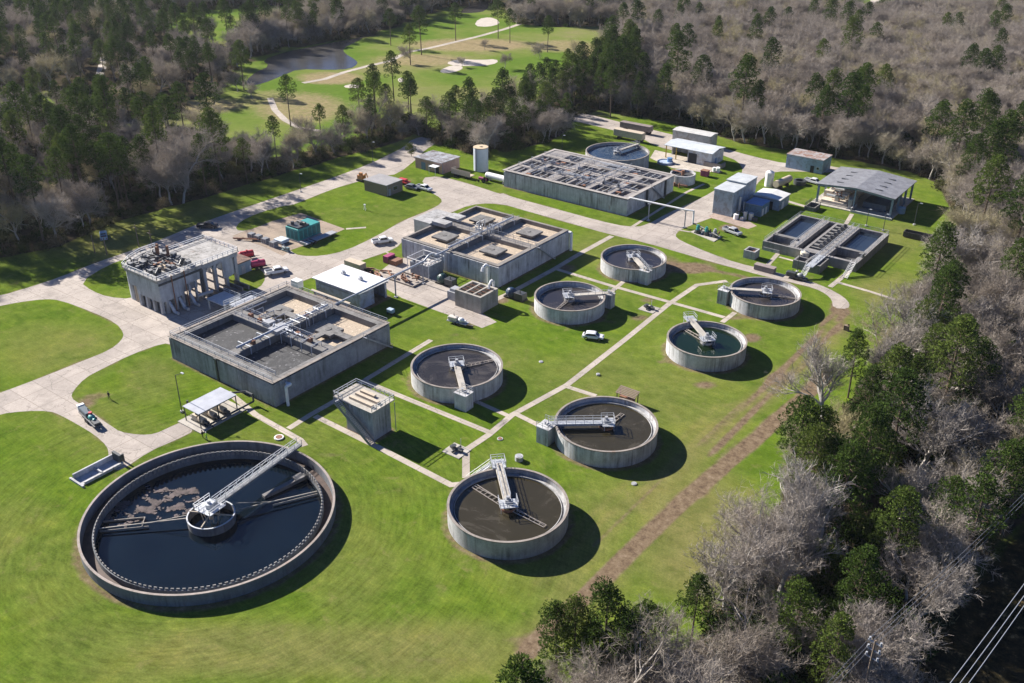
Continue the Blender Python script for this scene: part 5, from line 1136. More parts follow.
# small canopy with pumps
ts = thing('pump_canopy', 'small flat white canopy over a row of pumps by the big round tank', 'canopy', (-141.3, 92, 0))
MB().box(-143.7, -138.8, 87.6, 96.5, 3.3, 3.42).build('roof', metal_roof('pale flat roof', (.40, .42, .47), 1, 1.2), ts)
for a in (-143.5, -139.0):
    for b in (87.8, 92, 96.3): MB().box(a-.08, a+.08, b-.08, b+.08, 0, 3.3).build('post', DARK, ts)
MB().bar((-143.5, 87.8, 3.2), (-143.5, 96.3, 3.2), .12, .16).bar((-139.0, 87.8, 3.2), (-139.0, 96.3, 3.2), .12, .16).build('roof_beam', DARK, ts)
struct('pump_slab', MB().box(-144.6, -137.6, 86.6, 97.4, -.1, .18), SLAB)
for k, y in enumerate((89.0, 91.4, 93.8)):
    o = thing('pump', ['tan pump under the small white canopy, nearest the big round tank', 'tan pump under the small white canopy, middle of three', 'tan pump under the small white canopy, nearest the grey basin'][k], 'pump', (-141.2, y, .18), group='pumps under the small canopy')
    MB().tube((-140.9, y, 1.0), (-139.4, y, 1.0), .6, 12).box(-142.6, -141.2, y-.5, y+.5, .5, 1.6).build('motor', TANP, o)
    MB().tube((-139.4, y, 1.0), (-138.2, y, 1.0), .35, 10).pipe([(-141.8, y, 1.6), (-141.8, y, 2.6), (-141.8, y+.9, 2.6)], .2, 8).box(-143, -138.4, y-.55, y+.55, .18, .45).build('pump_casing', DARK, o)
t = thing('pipe_manifold', 'black pipe manifold running out of the small canopy to the grey basin wall', 'pipe', (-138, 92, 0))
m = MB().pipe([(-138.0, 88, .7), (-138.0, 97.5, .7), (-138.0, 99.6, .7), (-138.0, 99.6, 2.3), (-140.0, 99.6, 2.3), (-142, 97.2, 2.3)], .2, 8).pipe([(-138.0, 89.0, .7), (-136.8, 89.0, .7)], .18, 8).pipe([(-144.6, 90, 1.0), (-145.6, 90, 1.0), (-145.6, 90, 2.8)], .2, 8)
m.build('pipe', DARK, t)

# pipes between the buildings
def pipeline(label, pts, r, posts, mat, name='pipeline'):
    t = thing(name, label, 'pipe', pts[0])
    MB().pipe(pts, r, 8).build('pipe', mat, t)
    for x, y, z in posts: MB().box(x-.12, x+.12, y-.12, y+.12, 0, z-r).box(x-.5, x+.5, y-.15, y+.15, z-r-.12, z-r).box(x-.4, x+.4, y-.4, y+.4, 0, .25).build('post', GREY, t)
pipeline('long grey overhead pipe running from the near basin past the white roofed shed', [(-149.6, 133.5, 5.6), (-149.6, 163.5, 5.9), (-149.6, 165.5, 6.9), (-149.6, 166.6, 6.9), (-149.6, 167.6, 6.0), (-149.6, 173.2, 6.0)], .26, [(-149.6, 140.5, 5.7), (-149.6, 153, 5.8), (-149.6, 163, 5.9), (-149.6, 170.5, 6.0)], GALV)
e1 = G3(687, 210, 5.4); e2 = G3(694, 211, 5.4)
pipeline('white overhead pipe crossing from the long basin to the teal pumps', [(-134, 236.6, 5.35), e1, e2, (e2[0], e2[1], 1.6)], .24, [(*G(649.5, 203, 5.4), 5.4), (e1[0]-.3, e1[1], 5.4)], WHITE)
b0 = (e2[0], e2[1], 1.6); b1 = (*G(718, 236, 1.2), 1.2)
pipeline('dark header pipe above the three teal pumps', [b0, (b0[0]+1, b0[1], 1.7), b1], .22, [], DARK, 'header_pipe')
x, y = G(703, 236, 0); struct('pump_slab', MB().prism([G(690, 232), G(700, 229), G(722, 237), G(714, 242)], -.1, .15), SLAB)
for k, (px, py) in enumerate([(697.5, 233.5), (706, 235.5), (714.5, 237.5)]):
    x, y = G(px, py, 0); o = thing('vertical_pump', ['teal topped vertical pump, left of three beside the road', 'teal topped vertical pump, middle of three beside the road', 'grey topped vertical pump, right of three beside the road'][k], 'pump', (x, y, .15), group='vertical pumps beside the road')
    MB().cyl(x, y, .75, .15, 1.2, 12).box(x-.9, x+.9, y-.5, y+.5, .15, .5).build('pump_casing', DARK, o); MB().cyl(x, y, .5, 1.2, 2.2, 12).cyl(x, y, .3, 2.2, 2.6, 10).build('motor', TEAL if k < 2 else GREY, o); MB().pipe([(x, y, .7), (x+.4, y+1.8, .7), (x+.4, y+1.8, 1.4)], .2, 6).build('pipe', RUST, o)
x, y = G(731, 232.5, 0)
# equipment yard: filter tank and surroundings
def gbox(px, py, a, b, z0, z1, m=None):
    x, y = G(px, py, 0); return (m or MB()).box(x-a/2, x+a/2, y-b/2, y+b/2, z0, z1)
fx0, fx1, fy0, fy1 = -156.8, -150.6, 166.2, 171.6
tf = thing('filter_tank', 'square grey steel tank framed by white pipes against the middle basin', 'tank', ((fx0+fx1)/2, (fy0+fy1)/2, 0))
m = MB(); wallbox(m, fx0, fx1, fy0, fy1, 0, 3.2, [(fx0+.2, fx1-.2, fy0+.2, fy1-.2)]); m.build('tank_wall', M('mottled grey steel', (.30, .32, .34), .6, 0, .35, 1), tf)
m = MB().box(fx0+.2, fx1-.2, fy0+.2, fy1-.2, 2.3, 2.6)
for k in range(12): m.ball(random.uniform(fx0+.8, fx1-.8), random.uniform(fy0+.8, fy1-.8), 2.7, random.uniform(.3, .7), random.uniform(.3, .7), .35, 7, 5)
m.build('floating_media', M('pale foam', (.45, .43, .41), .9, 0, .3, 2), tf)
m = MB().pipe([(fx0-.5, fy0-.4, 0), (fx0-.5, fy0-.4, 4.3), (fx1+.4, fy0-.4, 4.3), (fx1+.4, fy0-.4, 0)], .1, 6).pipe([(fx0-.5, fy1+.4, 0), (fx0-.5, fy1+.4, 4.3), (fx1+.4, fy1+.4, 4.3), (fx1+.4, fy1+.4, 0)], .1, 6).pipe([(fx0-.5, fy0-.4, 4.3), (fx0-.5, fy1+.4, 4.3)], .1, 6).pipe([(fx1+.4, fy0-.4, 4.3), (fx1+.4, fy1+.4, 4.3)], .1, 6)
m.build('pipe_frame', WHITE, tf)
t = thing('valve_pit', 'rusty valves and pipes in a low kerbed pit in front of the grey filter tank', 'machine', (-153.5, 162, 0))
m = MB()
for k in range(16):
    x, y = random.uniform(-158, -150.5), random.uniform(160.4, 164.4); m.pipe([(x, y, .2), (x, y, random.uniform(.6, 1.3)), (x+random.uniform(-1.4, 1.4), y+random.uniform(-1, 1), .8)], .2, 6)
m.build('pipes', RUST, t); m = MB(); wallbox(m, -159, -150, 159.6, 165.2, -.1, .4, [(-158.7, -150.3, 159.9, 164.9)]); m.build('kerb', RIM, t)
t = thing('pipe_stack', 'stack of rusty pipes and valves lying behind the white roofed shed', 'pipes', (-163, 160, 0))
m = MB()
for k in range(14):
    x, y = random.uniform(-168, -161), random.uniform(157.5, 163); a = random.uniform(-.6, .6); m.tube((x, y, .3+.2*(k % 3)), (x+3*math.cos(a), y+3*math.sin(a), .3+.2*(k % 3)), .22, 6)
m.build('pipes', RUST, t); MB().box(-167, -160, 158, 158.4, 0, .15).box(-167, -160, 162, 162.4, 0, .15).build('bearers', WOOD, t)
x, y = G(391, 262, 0); t = thing('purple_container', 'small purple and rust skip on the grass left of the filter tank', 'skip', (x, y, 0))
MB().box(x-1.4, x+.2, y-1.5, y+1.5, .1, 1.9).build('skip_body', PURP, t); MB().box(x+.2, x+3, y-1.4, y+1.4, .1, 1.3).build('skip_load', RUST, t)
for px, py, sc_, lab in [(445, 284, 1.0, 'dark green round bodied pump beside the divided box tank'), (514, 298, 1.0, 'dark navy pump set on the grass behind the divided box tank')]:
    x, y = G(px, py, 0); o = thing('engine_pump', lab, 'pump', (x, y, 0))
    MB().ball(x-.8, y, 1.3, 1.5, 1.3, 1.3, 12, 8).build('pump_casing', M('dark green paint', (.015, .05, .045), .4, 0, .2, 2) if px < 500 else M('dark navy paint', (.02, .045, .09), .4, 0, .2, 2), o)
    MB().box(x+.6, x+3.2, y-1, y+1, .4, 2.0).tube((x+2.2, y-.5, 2.0), (x+2.2, y-.5, 2.8), .15, 8).build('engine', DARK, o, bevel=.05)
    MB().box(x-2.4, x+3.4, y-1.1, y+1.1, .1, .4).build('skid', BLACK, o)
# mobile pumps and trailers
def pump_trailer(px, py, rot, label, mats, L=5.2):
    x, y = G(px, py, 0); o = thing('trailer_pump', label, 'trailer pump', (x, y, 0), rot)
    b1_, b2_, b3_ = mats
    MB().box(-L/2, L/2, -.8, .8, .55, .75).bar((L/2, 0, .6), (L/2+1.4, 0, .5), .12, .12).build('chassis', b3_, o)
    MB().box(-L/2+.2, -.1, -.65, .65, .75, 1.75).build('engine_housing', b1_, o, bevel=.12)
    MB().ball(.9, 0, 1.25, .8, .65, .6, 12, 8).tube((.9, 0, 1.2), (2.2, 0, 1.2), .28, 10).build('pump_casing', b2_, o)
    for sx in (-.3, .6):
        for s in (-.85, .85): MB().tube((sx-.0, s-.12, .38), (sx, s+.12, .38), .38, 14).build('wheel', BLACK, o)
    MB().cyl(-1.2, .3, .09, 1.75, 2.3, 8).build('exhaust', DARK, o)
    return o
pump_trailer(458, 324, R(8), 'cream boat like trailer pump on the grass below the divided box tank', (M('cream housing', (.58, .54, .48), .6, 0, .1, 2), WHITE, GREY))
pump_trailer(796, 279, R(2), 'dark trailer pump parked on the road by the twin clarifier stair', (DARK, GREY, DARK), 5.6)
_a, _b = G(77, 406), G(106, 434)
o = pump_trailer(91, 421, math.atan2(_b[1]-_a[1], _b[0]-_a[0]), 'white nosed trailer pump with a teal engine on the west drive', (M('dark blue paint', (.03, .06, .09), .5, 0, .2, 2), TEAL, M('dark trailer steel', (.06, .065, .08), .6, 0, .2, 2)), 7.6)
MB().box(-4.6, -3.7, -.7, .7, .75, 1.9).build('white_nose', WHITE, o, bevel=.1)
MB().box(1.9, 3.6, -.6, .6, .76, 1.2).build('toolbox', DARK, o)
MB().cyl(.3, .1, .35, 1.5, 2.1, 10).build('fuel_drum', RED, o)
x, y = G(765, 271, 0); t = thing('skip_box', 'low brown grey metal box on the road beside the dark trailer pump', 'box', (x, y, 0)); MB().box(x-2.8, x+2.6, y-.9, y+.9, .1, 1.4).build('box_body', M('brown grey steel', (.20, .17, .17), .8, 0, .2, 1), t, bevel=.04); MB().box(x-2.85, x+2.65, y-.95, y+.95, 1.4, 1.5).build('lid', M('faded lid', (.27, .22, .21), .8, 0, .2, 1), t)
x, y = G(99, 472, 0)
t = thing('slab_trough', 'long low concrete trough with walls at the end of the west drive', 'trough', (x, y, 0))
m = MB().box(x-1.5, x+1.5, y-4, y+4, .0, .2).box(x-1.5, x-1.2, y-4, y+4, .2, 1.2).box(x+1.2, x+1.5, y-3.6, y+4, .2, .5).box(x-2.1, x+2.0, y-4.4, y-4, .0, .35).box(x-1.2, x+1.2, y-.2, y+.1, .2, .6); m.build('trough_walls', CONL, t)
MB().box(x-1.15, x+1.15, y+3.6, y+4.1, .2, 1.9).cyl(x+.6, y+4.6, .2, 0, 1.6, 8).build('gate', DARK, t)

# timber rack behind tank
x, y = G(627, 402, 0); t = thing('lean_to_rack', 'brown slatted lean to board on posts behind the round tank', 'rack', (x, y, 0))
m = MB()
for k in range(6): m.bar((x-2.2+k*.0, y-.9+k*.36, 2.0+k*.12), (x+2.2, y-.9+k*.36, 2.0+k*.12), .34, .06)
m.build('roof_boards', M('brown boards', (.22, .16, .13), .9, 0, .2, 3), t)
for a in (-2, 2): MB().box(x+a-.08, x+a+.08, y-.7, y-.54, 0, 2.0).box(x+a-.08, x+a+.08, y+.6, y+.76, 0, 2.4).build('post', WOOD, t)
MB().box(x-1.6, x+1.6, y-.4, y+.4, .2, 1.1).build('valve_box', RUST, t)
# red tankers and vehicles --------------------------------------------------
def wheel(parent, x, y, r=.38, w=.26):
    ty = MB().tube((x, y-w/2, r), (x, y+w/2, r), r, 18).build('tyre', BLACK, parent)
    MB().tube((x, y-w/2-.01, r), (x, y+w/2+.01, r), r*.58, 12).build('rim', CHROME, ty)
LAMP = M('lamp glass', (.75, .75, .72), .2, 0, .05, 2); TAIL = M('red tail lamp', (.4, .02, .02), .3, 0, .05, 2)
def pickup(px, py, rot, label, paint, kind='pickup'):
    x, y = G(px, py, 0); o = thing('parked_car' if kind != 'pickup' else 'pickup_truck', label, 'car' if kind != 'pickup' else 'pickup', (x, y, 0), rot, 'vehicles parked about the works')
    if kind == 'pickup':
        L = 5.9; lower = [(-2.95,.45),(-2.95,1.08),(.95,1.10),(2.2,1.12),(2.85,1.02),(2.95,.8),(2.95,.45)]
        cabp = [(-.85,1.08),(-.72,1.78),(-.5,1.86),(.85,1.86),(1.1,1.78),(1.75,1.12)]
        win = [(-.72,1.18),(-.6,1.7),(.98,1.7),(1.45,1.18)]
    else:
        L = 4.7; lower = [(-2.35,.4),(-2.38,.95),(-1.6,1.02),(1.1,.98),(2.2,.85),(2.35,.6),(2.35,.4)]
        cabp = [(-2.0,.98),(-1.5,1.5),(-.9,1.58),(.3,1.58),(.6,1.5),(1.3,.96)]
        win = [(-1.7,1.04),(-1.35,1.43),(.5,1.43),(1.05,1.04)]
    bd = MB().profile(lower, -.95, .95)
    b = bd.build('body', paint, o, bevel=.07)
    MB().profile(cabp, -.82, .82).build('cab', paint, o, bevel=.06)
    for s in (-1, 1): MB().profile(win, s*.825 if s > 0 else -.84, .84 if s > 0 else -.825).build('side_window', GLASS, o)
    c0, c1 = cabp[-1], cabp[-2]
    MB().add([(c0[0]+.02,-.74,c0[1]+.04),(c0[0]+.02,.74,c0[1]+.04),(c1[0]+.03,.68,c1[1]-.02),(c1[0]+.03,-.68,c1[1]-.02)], [(0,1,2,3)]).build('windscreen', GLASS, o)
    c0, c1 = cabp[0], cabp[1]
    MB().add([(c0[0]-.02,-.7,c0[1]+.08),(c0[0]-.02,.7,c0[1]+.08),(c1[0]-.03,.66,c1[1]-.05),(c1[0]-.03,-.66,c1[1]-.05)], [(3,2,1,0)]).build('rear_window', GLASS, o)
    if kind == 'pickup':
        MB().box(-2.8, -.95, -.72, .72, 1.10, 1.115).build('bed_liner', DARK, o)
        m = MB(); wallbox(m, -2.92, -.88, -.93, .93, 1.09, 1.32, [(-2.82, -.98, -.80, .80)]); m.build('bed_wall', paint, o)
    for s in (-.7, .7):
        MB().box(L/2-.06, L/2+.01, s-.2, s+.2, .68, .88).build('headlight', LAMP, o); MB().box(-L/2-.01, -L/2+.05, s-.12, s+.12, .65, .98).build('tail_light', TAIL, o)
    for wx in (-L*.31, L*.32):
        for s in (-.86, .86): wheel(o, wx, s)
    MB().box(L/2-.02, L/2+.06, -.85, .85, .42, .6).build('bumper', CHROME if kind == 'pickup' else paint, o)
    return o
PW = M('white car paint', (.72, .73, .74), .3, 0, .03, 1); PD = M('black car paint', (.02, .022, .028), .25, 0, .1, 1)
PG = M('grey car paint', (.16, .17, .18), .3, 0, .1, 1)
RV = math.pi/2
pickup(382.5, 243, R(60), 'white pickup on the road in front of the middle basin, cab towards the generator', PW)
pickup(277, 273.5, R(66), 'white pickup parked beside the magenta tank trailer', PW)
pickup(593, 338.5, R(24), 'white car standing on the grass above the stair of the central footpath', PW, 'car')
pickup(424, 190, R(-2), 'white pickup beside the small brown brick building', PW)
pickup(412, 189, R(5), 'dark grey car between the brick building and the white pickup', PG, 'car')
pickup(208, 228, R(38), 'black pickup in tree shade on the north drive', PD)
pickup(104, 238, R(150), 'blue and white pickup half hidden among the trees by the north drive', M('pale blue paint', (.30, .45, .55), .4, 0, .1, 1))
pickup(559, 117, R(70), 'white van far away on the drive under the pines', PW, 'car')
pickup(813, 183.5, R(-8), 'white pickup on the grass left of the big canopy', PW)
pickup(732, 233.5, R(-14), 'pale grey pickup beside the teal vertical pumps', M('pale grey paint', (.42, .43, .45), .35, 0, .05, 1))
x, y = G(404, 184, 0)
t = thing('red_flatbed', 'red flatbed equipment parked against the brick building', 'trailer', (x, y, 0)); MB().box(x-2.2, x+2, y-1.1, y+1.1, .7, 1.0).box(x-1.8, x+1, y-.8, y+.8, 1.0, 1.7).build('deck', RED, t)
for a in (-1.2, 1.2): MB().tube((x+a, y-1, .4), (x+a, y+1, .4), .4, 12).build('wheel', BLACK, t)
x, y = G(362, 181, 0)
t = thing('excavator', 'small orange excavator left of the brick building', 'excavator', (x, y, 0))
ORG = M('orange machine paint', (.45, .20, .06), .6, 0, .15, 2)
MB().box(x-1.2, x+1, y-.9, y+.9, .8, 2.0).box(x-.4, x+.6, y-.8, y, 2.0, 2.9).build('cab', ORG, t); MB().bar((x+.8, y, 1.6), (x+2.6, y-.4, 3.2), .3, .35).bar((x+2.6, y-.4, 3.2), (x+3.6, y-.6, 1.2), .22, .28).box(x+3.2, x+4, y-1, y-.2, .6, 1.2).build('boom', ORG, t); MB().box(x-1.5, x+1.3, y-1.1, y-.6, 0, .7).box(x-1.5, x+1.3, y+.6, y+1.1, 0, .7).build('tracks', BLACK, t)
def tanker(px, py, label, mat, nose, rot=R(65)):
    x, y = G(px, py, 0); o = thing('tank_trailer', label, 'tank trailer', (x, y, 0), rot, 'red tank trailers in the yard')
    MB().tube((-1.7, 0, 1.5), (1.7, 0, 1.5), .85, 18).ball(-1.7, 0, 1.5, .3, .85, .85, 14, 8).ball(1.7, 0, 1.5, .3, .85, .85, 14, 8).build('tank_body', mat, o)
    MB().box(-2.2, 2.2, -.6, .6, .45, .65).bar((2.2, 0, .5), (3.4, 0, .45), .12, .12).build('chassis', DARK, o)
    MB().box(-2.9, -2.0, -.7, .7, .5, 1.5).build('nose_box', nose, o, bevel=.05)
    for wx in (-.6, .5):
        for s in (-.9, .9): MB().tube((wx, s-.12, .42), (wx, s+.12, .42), .42, 14).build('wheel', BLACK, o)
    MB().cyl(.2, 0, .25, 2.3, 2.55, 10).build('hatch', mat, o)
tanker(247, 259, 'red tank trailer nearest the rust roofed hut', RED, RED)
tanker(258.5, 268.5, 'magenta tank trailer with a white nose beside the white pickup', M('magenta red paint', (.42, .03, .10), .5, 0, .15, 2), WHITE)
x, y = G(245, 264, 0); t = thing('drum_cluster', 'pair of white drums between the two red tank trailers', 'drums', (x, y, 0)); MB().cyl(x, y, .55, 0, 1.3, 12).cyl(x+1.2, y+.7, .55, 0, 1.3, 12).build('drum_bodies', WHITE, t)
# valve pads, hatches, posts
for k, (px, py, lab) in enumerate([(456.5, 451, 'paved pad with dark valves where two footpaths meet near the brown tank'), (649, 309, 'paved pad with dark valves beside the diagonal footpath crossing')]):
    x, y = G(px, py, 0); o = thing('valve_pad', lab, 'valves', (x, y, 0))
    MB().box(x-2, x+2, y-1.8, y+1.8, -.05, .12).build('pad', SLAB, o)
    m = MB().tube((x-1.4, y, .5), (x+1.4, y, .5), .28, 8).cyl(x-.6, y, .35, .12, 1.0, 10).cyl(x+.7, y+.2, .3, .12, .9, 10).tube((x, y-1.2, .4), (x, y+1.2, .4), .22, 8).cyl(x-.6, y, .5, 1.0, 1.06, 12); m.build('valves', DARK, o)
    MB().cyl(x-.2, y+1.5, .06, .12, 1.8, 6).build('marker_post', GALV, o)
for px, py, r, h, lab in [(519, 460, .75, .9, 'short pale round stub standing on the grass behind the brown tank'), (279, 438, .9, .25, 'white ring hatch by the footpath beside the big round tank'), (500, 439, .55, .12, 'flat round pink cover near the footpath junction'), (634, 484, .5, .15, 'small white cover on the grass near the dirt track'), (598, 375, .4, .3, 'small white marker on the grass above the branch path'), (541, 362, .45, .15, 'small pale cover on the grass below the white car')]:
    x, y = G(px, py, 0); o = thing('manhole', lab, 'manhole', (x, y, 0)); MB().cyl(x, y, r, -.1, h, 20).build('collar', CONL if px != 279 else WHITE, o); MB().cyl(x, y, r*.7, h, h+.05, 16).build('cover', RUST if px in (279, 500) else GREY, o)
def lamp_post(px, py, h, label, arm=1.4, rot=0, wood=False):
    x, y = G(px, py, 0); o = thing('lamp_post', label, 'lamp post', (x, y, 0), group='lamp posts about the works')
    MB().tube((x, y, 0), (x, y, h), .11, 8, .07).build('pole', DARK if not wood else WOOD, o)
    MB().tube((x, y, h-.05), (x+arm*math.cos(rot), y+arm*math.sin(rot), h+.12), .05, 6).build('arm', DARK, o)
    a, b = x+arm*math.cos(rot), y+arm*math.sin(rot); MB().box(a-.35, a+.35, b-.18, b+.18, h+.02, h+.2).build('lamp_head', GALV, o); MB().cyl(x, y, .35, 0, .35, 10).build('footing', CONL, o)
lamp_post(182, 412, 8.3, 'dark lamp post on the lawn beside the small pump canopy', 1.3, R(60))
lamp_post(914, 225, 6.6, 'thin lamp post between the big canopy and the dark roll off container', .8)
lamp_post(373, 162, 7, 'lamp post at the road near the pink building', .9)
lamp_post(301, 192, 6, 'lamp post beside the north drive', .9)
lamp_post(562, 152, 6, 'lamp post at the back edge of the long dark celled basin', .8)
lamp_post(866, 226, 5, 'thin post between the big canopy and the twin clarifier', .5)
lamp_post(883, 231, 5, 'thin post at the far right corner of the twin clarifier', .5)
lamp_post(797, 272, 6, 'thin post beside the cream chemical tank', .5)
for px, py, h, lab in [(95, 253, 5.2, 'left of two dark timber posts by the north drive'), (107, 255, 5, 'right of two dark timber posts by the north drive'), (139, 247, 6.5, 'timber post with a crossbar behind the headworks'), (153, 251, 6, 'second timber post with a crossbar behind the headworks, nearer the tower')]:
    x, y = G(px, py, 0); o = thing('timber_post', lab, 'post', (x, y, 0)); MB().tube((x, y, 0), (x, y, h), .16, 8, .12).build('pole', WOOD, o)
    if px > 120: MB().bar((x-1.1, y, h-1), (x+1.1, y, h-1), .14, .14).build('crossbar', WOOD, o)
t = thing('small_tripod', 'little pale metal frame on the central lawn', 'frame', (*G(365, 210, 0), 0)); x, y = G(365, 210, 0)
MB().tube((x-.5, y, 0), (x, y, 1.7), .07, 5).tube((x+.5, y-.3, 0), (x, y, 1.7), .07, 5).tube((x, y+.5, 0), (x, y, 1.7), .07, 5).box(x-.3, x+.3, y-.2, y+.2, 1.5, 1.8).build('frame_legs', WHITE, t)
x, y = G(846, 330, 0); t = thing('survey_box', 'brown box with a leaning plank at the end of the paved road', 'box', (x, y, 0)); MB().box(x-.5, x+.5, y-.4, y+.4, 0, 1.2).build('box_body', WOOD, t); MB().bar((x+.7, y-.6, 0), (x+.3, y+.2, 1.5), .4, .06).build('plank', WOOD, t)
# stair landing near white shed: clutter
x, y = G(391, 314, 0); t = thing('tarped_cart', 'pale blue covered cart in the shadow of the white roofed shed', 'cart', (x, y, 0)); MB().box(x-.9, x+.9, y-.6, y+.6, .45, 1.4).build('cover', M('pale blue tarp', (.35, .45, .55), .8, 0, .2, 2), t, bevel=.15)
m = MB()
for a in (-.6, .6):
    for s in (-.55, .55): m.tube((x+a, y+s-.06, .25), (x+a, y+s+.06, .25), .25, 10)
m.build('wheels', BLACK, t)

# ------------------------------------------------------------------ people
SKIN = M('skin', (.40, .25, .18), .6, 0, .05, 3); HIVIS = M('high visibility green cloth', (.25, .60, .05), .8, 0, .1, 3); BLK = M('black cloth', (.025, .025, .03), .9, 0, .2, 3); GRYC = M('grey cloth', (.20, .22, .25), .9, 0, .15, 3); WHC = M('white hard hat', (.75, .75, .72), .4, 0, .05, 2)
def person(px, py, rot, label, top, legs, hat=None, stride=.12, bend=0):
    x, y = G(px, py, 0)
    V = [(0,0,.95),(0,.01,1.15),(0,.0,1.38),(0,0,1.50),(0,.01,1.60),(0,.015,1.72)]
    Rr = [.15,.14,.165,.06,.09,.085]; E = [(0,1),(1,2),(2,3),(3,4),(4,5)]
    def add(p, r, par): V.append(p); Rr.append(r); E.append((par, len(V)-1)); return len(V)-1
    for s in (-1, 1):
        st = stride*s
        h = add((.10*s, 0, .90), .10, 0); k = add((.11*s, .04+st*.5, .50), .065, h); a = add((.12*s, st, .09), .042, k); add((.13*s, st+.17, .045), .035, a)
        sh = add((.19*s, 0, 1.42), .065, 2); el = add((.27*s, -.03-st*.3, 1.14), .045, sh); wr = add((.27*s, .13-st*.4, .93), .03, el); pm = add((.265*s, .16-st*.4, .87), .032, wr)
        for f in range(4): a1 = add(((.25+.012*f)*s, .17+.015*f-st*.4, .82), .010, pm); add(((.25+.012*f)*s, .18+.014*f-st*.4, .785+.004*abs(f-1)), .009, a1)
        tb_ = add((.235*s, .165-st*.4, .855), .011, pm); add((.225*s, .18-st*.4, .825), .010, tb_)
    me = bpy.data.meshes.new('person'); me.from_pydata(V, E, []); o = bpy.data.objects.new('person', me); col.objects.link(o)
    sk = o.modifiers.new('s', 'SKIN'); sk.use_smooth_shade = True
    for i, r in enumerate(Rr): me.skin_vertices[0].data[i].radius = (r, r)
    me.skin_vertices[0].data[0].use_root = True
    su = o.modifiers.new('u', 'SUBSURF'); su.levels = su.render_levels = 1
    bpy.context.view_layer.update()
    ev = o.evaluated_get(bpy.context.evaluated_depsgraph_get()); m2 = bpy.data.meshes.new_from_object(ev)
    o.modifiers.clear(); o.data = m2
    for mm in (SKIN, top, legs, BLK): m2.materials.append(mm)
    for p in m2.polygons:
        c = p.center; p.material_index = 0 if (c.z > 1.49 or (abs(c.x) > .2 and c.z < .99)) else 1 if c.z > .98 else 3 if c.z < .1 else 2
    o.location = (x, y, 0); o.rotation_euler = (0, 0, rot); tag(o, label, 'person', 'workers')
    hh = MB().ball(0, .0, 1.72, .115, .125, .09, 12, 8)
    h2 = hh.build('hair' if not hat else 'hard_hat', hat or BLK); h2.parent = o
    f = MB().ball(0, .105, 1.655, .016, .022, .022, 6, 4); n_ = f.build('nose', SKIN); n_.parent = o
    for s in (-1, 1): e = MB().ball(.034*s, .092, 1.675, .012, .008, .009, 6, 4).build('eye', BLK); e.parent = o
    return o
person(109.5, 399, R(200), 'person in black standing alone on the lawn beside the west drive', BLK, BLK)
person(207, 440, R(150), 'person in a high visibility green top by the small pump canopy', HIVIS, GRYC, WHC)
person(203, 438, R(-60), 'person in dark clothes left of the green topped worker', BLK, BLK, None)
# ------------------------------------------------------------------ trees
BARK = M('pine bark', (.12, .085, .06), .95, 0, .3, 3); BARKG = M('pale grey bark', (.36, .33, .30), .95, 0, .25, 3)
NEED = leafmat('pine needles', (.042, .072, .018), (.072, .112, .024), (.105, .14, .032), .25)
EVER = leafmat('evergreen leaves', (.025, .045, .012), (.050, .080, .018), (.090, .120, .022), .2)
TWIG = leafmat('bare grey twigs', (.26, .225, .19), (.39, .345, .30), (.36, .32, .18), .18)
TWIGW = leafmat('pale bare twigs', (.28, .25, .225), (.37, .34, .31), (.32, .28, .22), .12)
BRUSH = leafmat('brown brush', (.15, .12, .08), (.20, .165, .10), (.12, .13, .05), .2)
def tri(m, p, d, w, up):
    """one thin blade from p along d"""
    s = d.cross(up)
    s = s.normalized()*w*.5 if s.length > 1e-6 else Vector((w*.5, 0, 0))
    q = p+d; m.v += [tuple(p-s), tuple(p+s), tuple(q+s*.5), tuple(q-s*.5)]; n = len(m.v); m.f.append((n-4, n-3, n-2, n-1))
def rv(r): 
    while True:
        v = Vector((r.uniform(-1, 1), r.uniform(-1, 1), r.uniform(-1, 1)))
        if .05 < v.length < 1: return v.normalized()
def bare_tree(seed, h=15, spread=1.0, twigs=1.0, upright=.5, trunk=.42, thick=1.0):
    r = random.Random(seed); tr = MB(); tw = MB()
    def limb(p, d, L, rad, depth):
        n = 3 if depth < 3 else 2; pts = [p]
        for i in range(n):
            d = (d+rv(r)*.34+Vector((0, 0, .08*upright))).normalized(); p = p+d*L/n; pts.append(p)
        for i in range(n):
            ra = rad*(1-.45*i/n); rb = rad*(1-.45*(i+1)/n)
            if depth < 3: tr.tube(pts[i], pts[i+1], ra, 6 if depth < 2 else 4, rb, cap=False)
            else: tri(tw, pts[i], pts[i+1]-pts[i], max(.04, rad*1.6), rv(r)); 
        if depth == 4:
            k = int(8*twigs)
            for _ in range(k):
                q = pts[0]+(pts[-1]-pts[0])*r.uniform(.15, 1); dd = (d+rv(r)*1.25+Vector((0, 0, .2))).normalized()
                tri(tw, q, dd*L*r.uniform(.3, .7), .032, rv(r))
            return
        k = [5, 4, 5, 5][depth]+r.choice((0, 0, 1))
        for i in range(k):
            t_ = r.uniform(.35, 1) if depth else r.uniform(.45, 1.0)
            q = pts[0]+(pts[-1]-pts[0])*t_ if n == 1 else pts[min(n-1, int(t_*n))].lerp(pts[min(n, int(t_*n)+1)], t_*n-int(t_*n) if t_ < 1 else 0)
            side = rv(r); side.z *= .4
            dd = (d*(.55+.3*upright)+side.normalized()*(.85*spread)+Vector((0, 0, .18))).normalized()
            limb(q, dd, L*r.uniform(.55, .78), rad*.52, depth+1)
        limb(pts[-1], (d+rv(r)*.25).normalized(), L*.7, rad*.6, depth+1)
    limb(Vector((0, 0, -.3)), Vector((0, 0, 1)), h*trunk, h*.019*thick, 0)
    return tr, tw
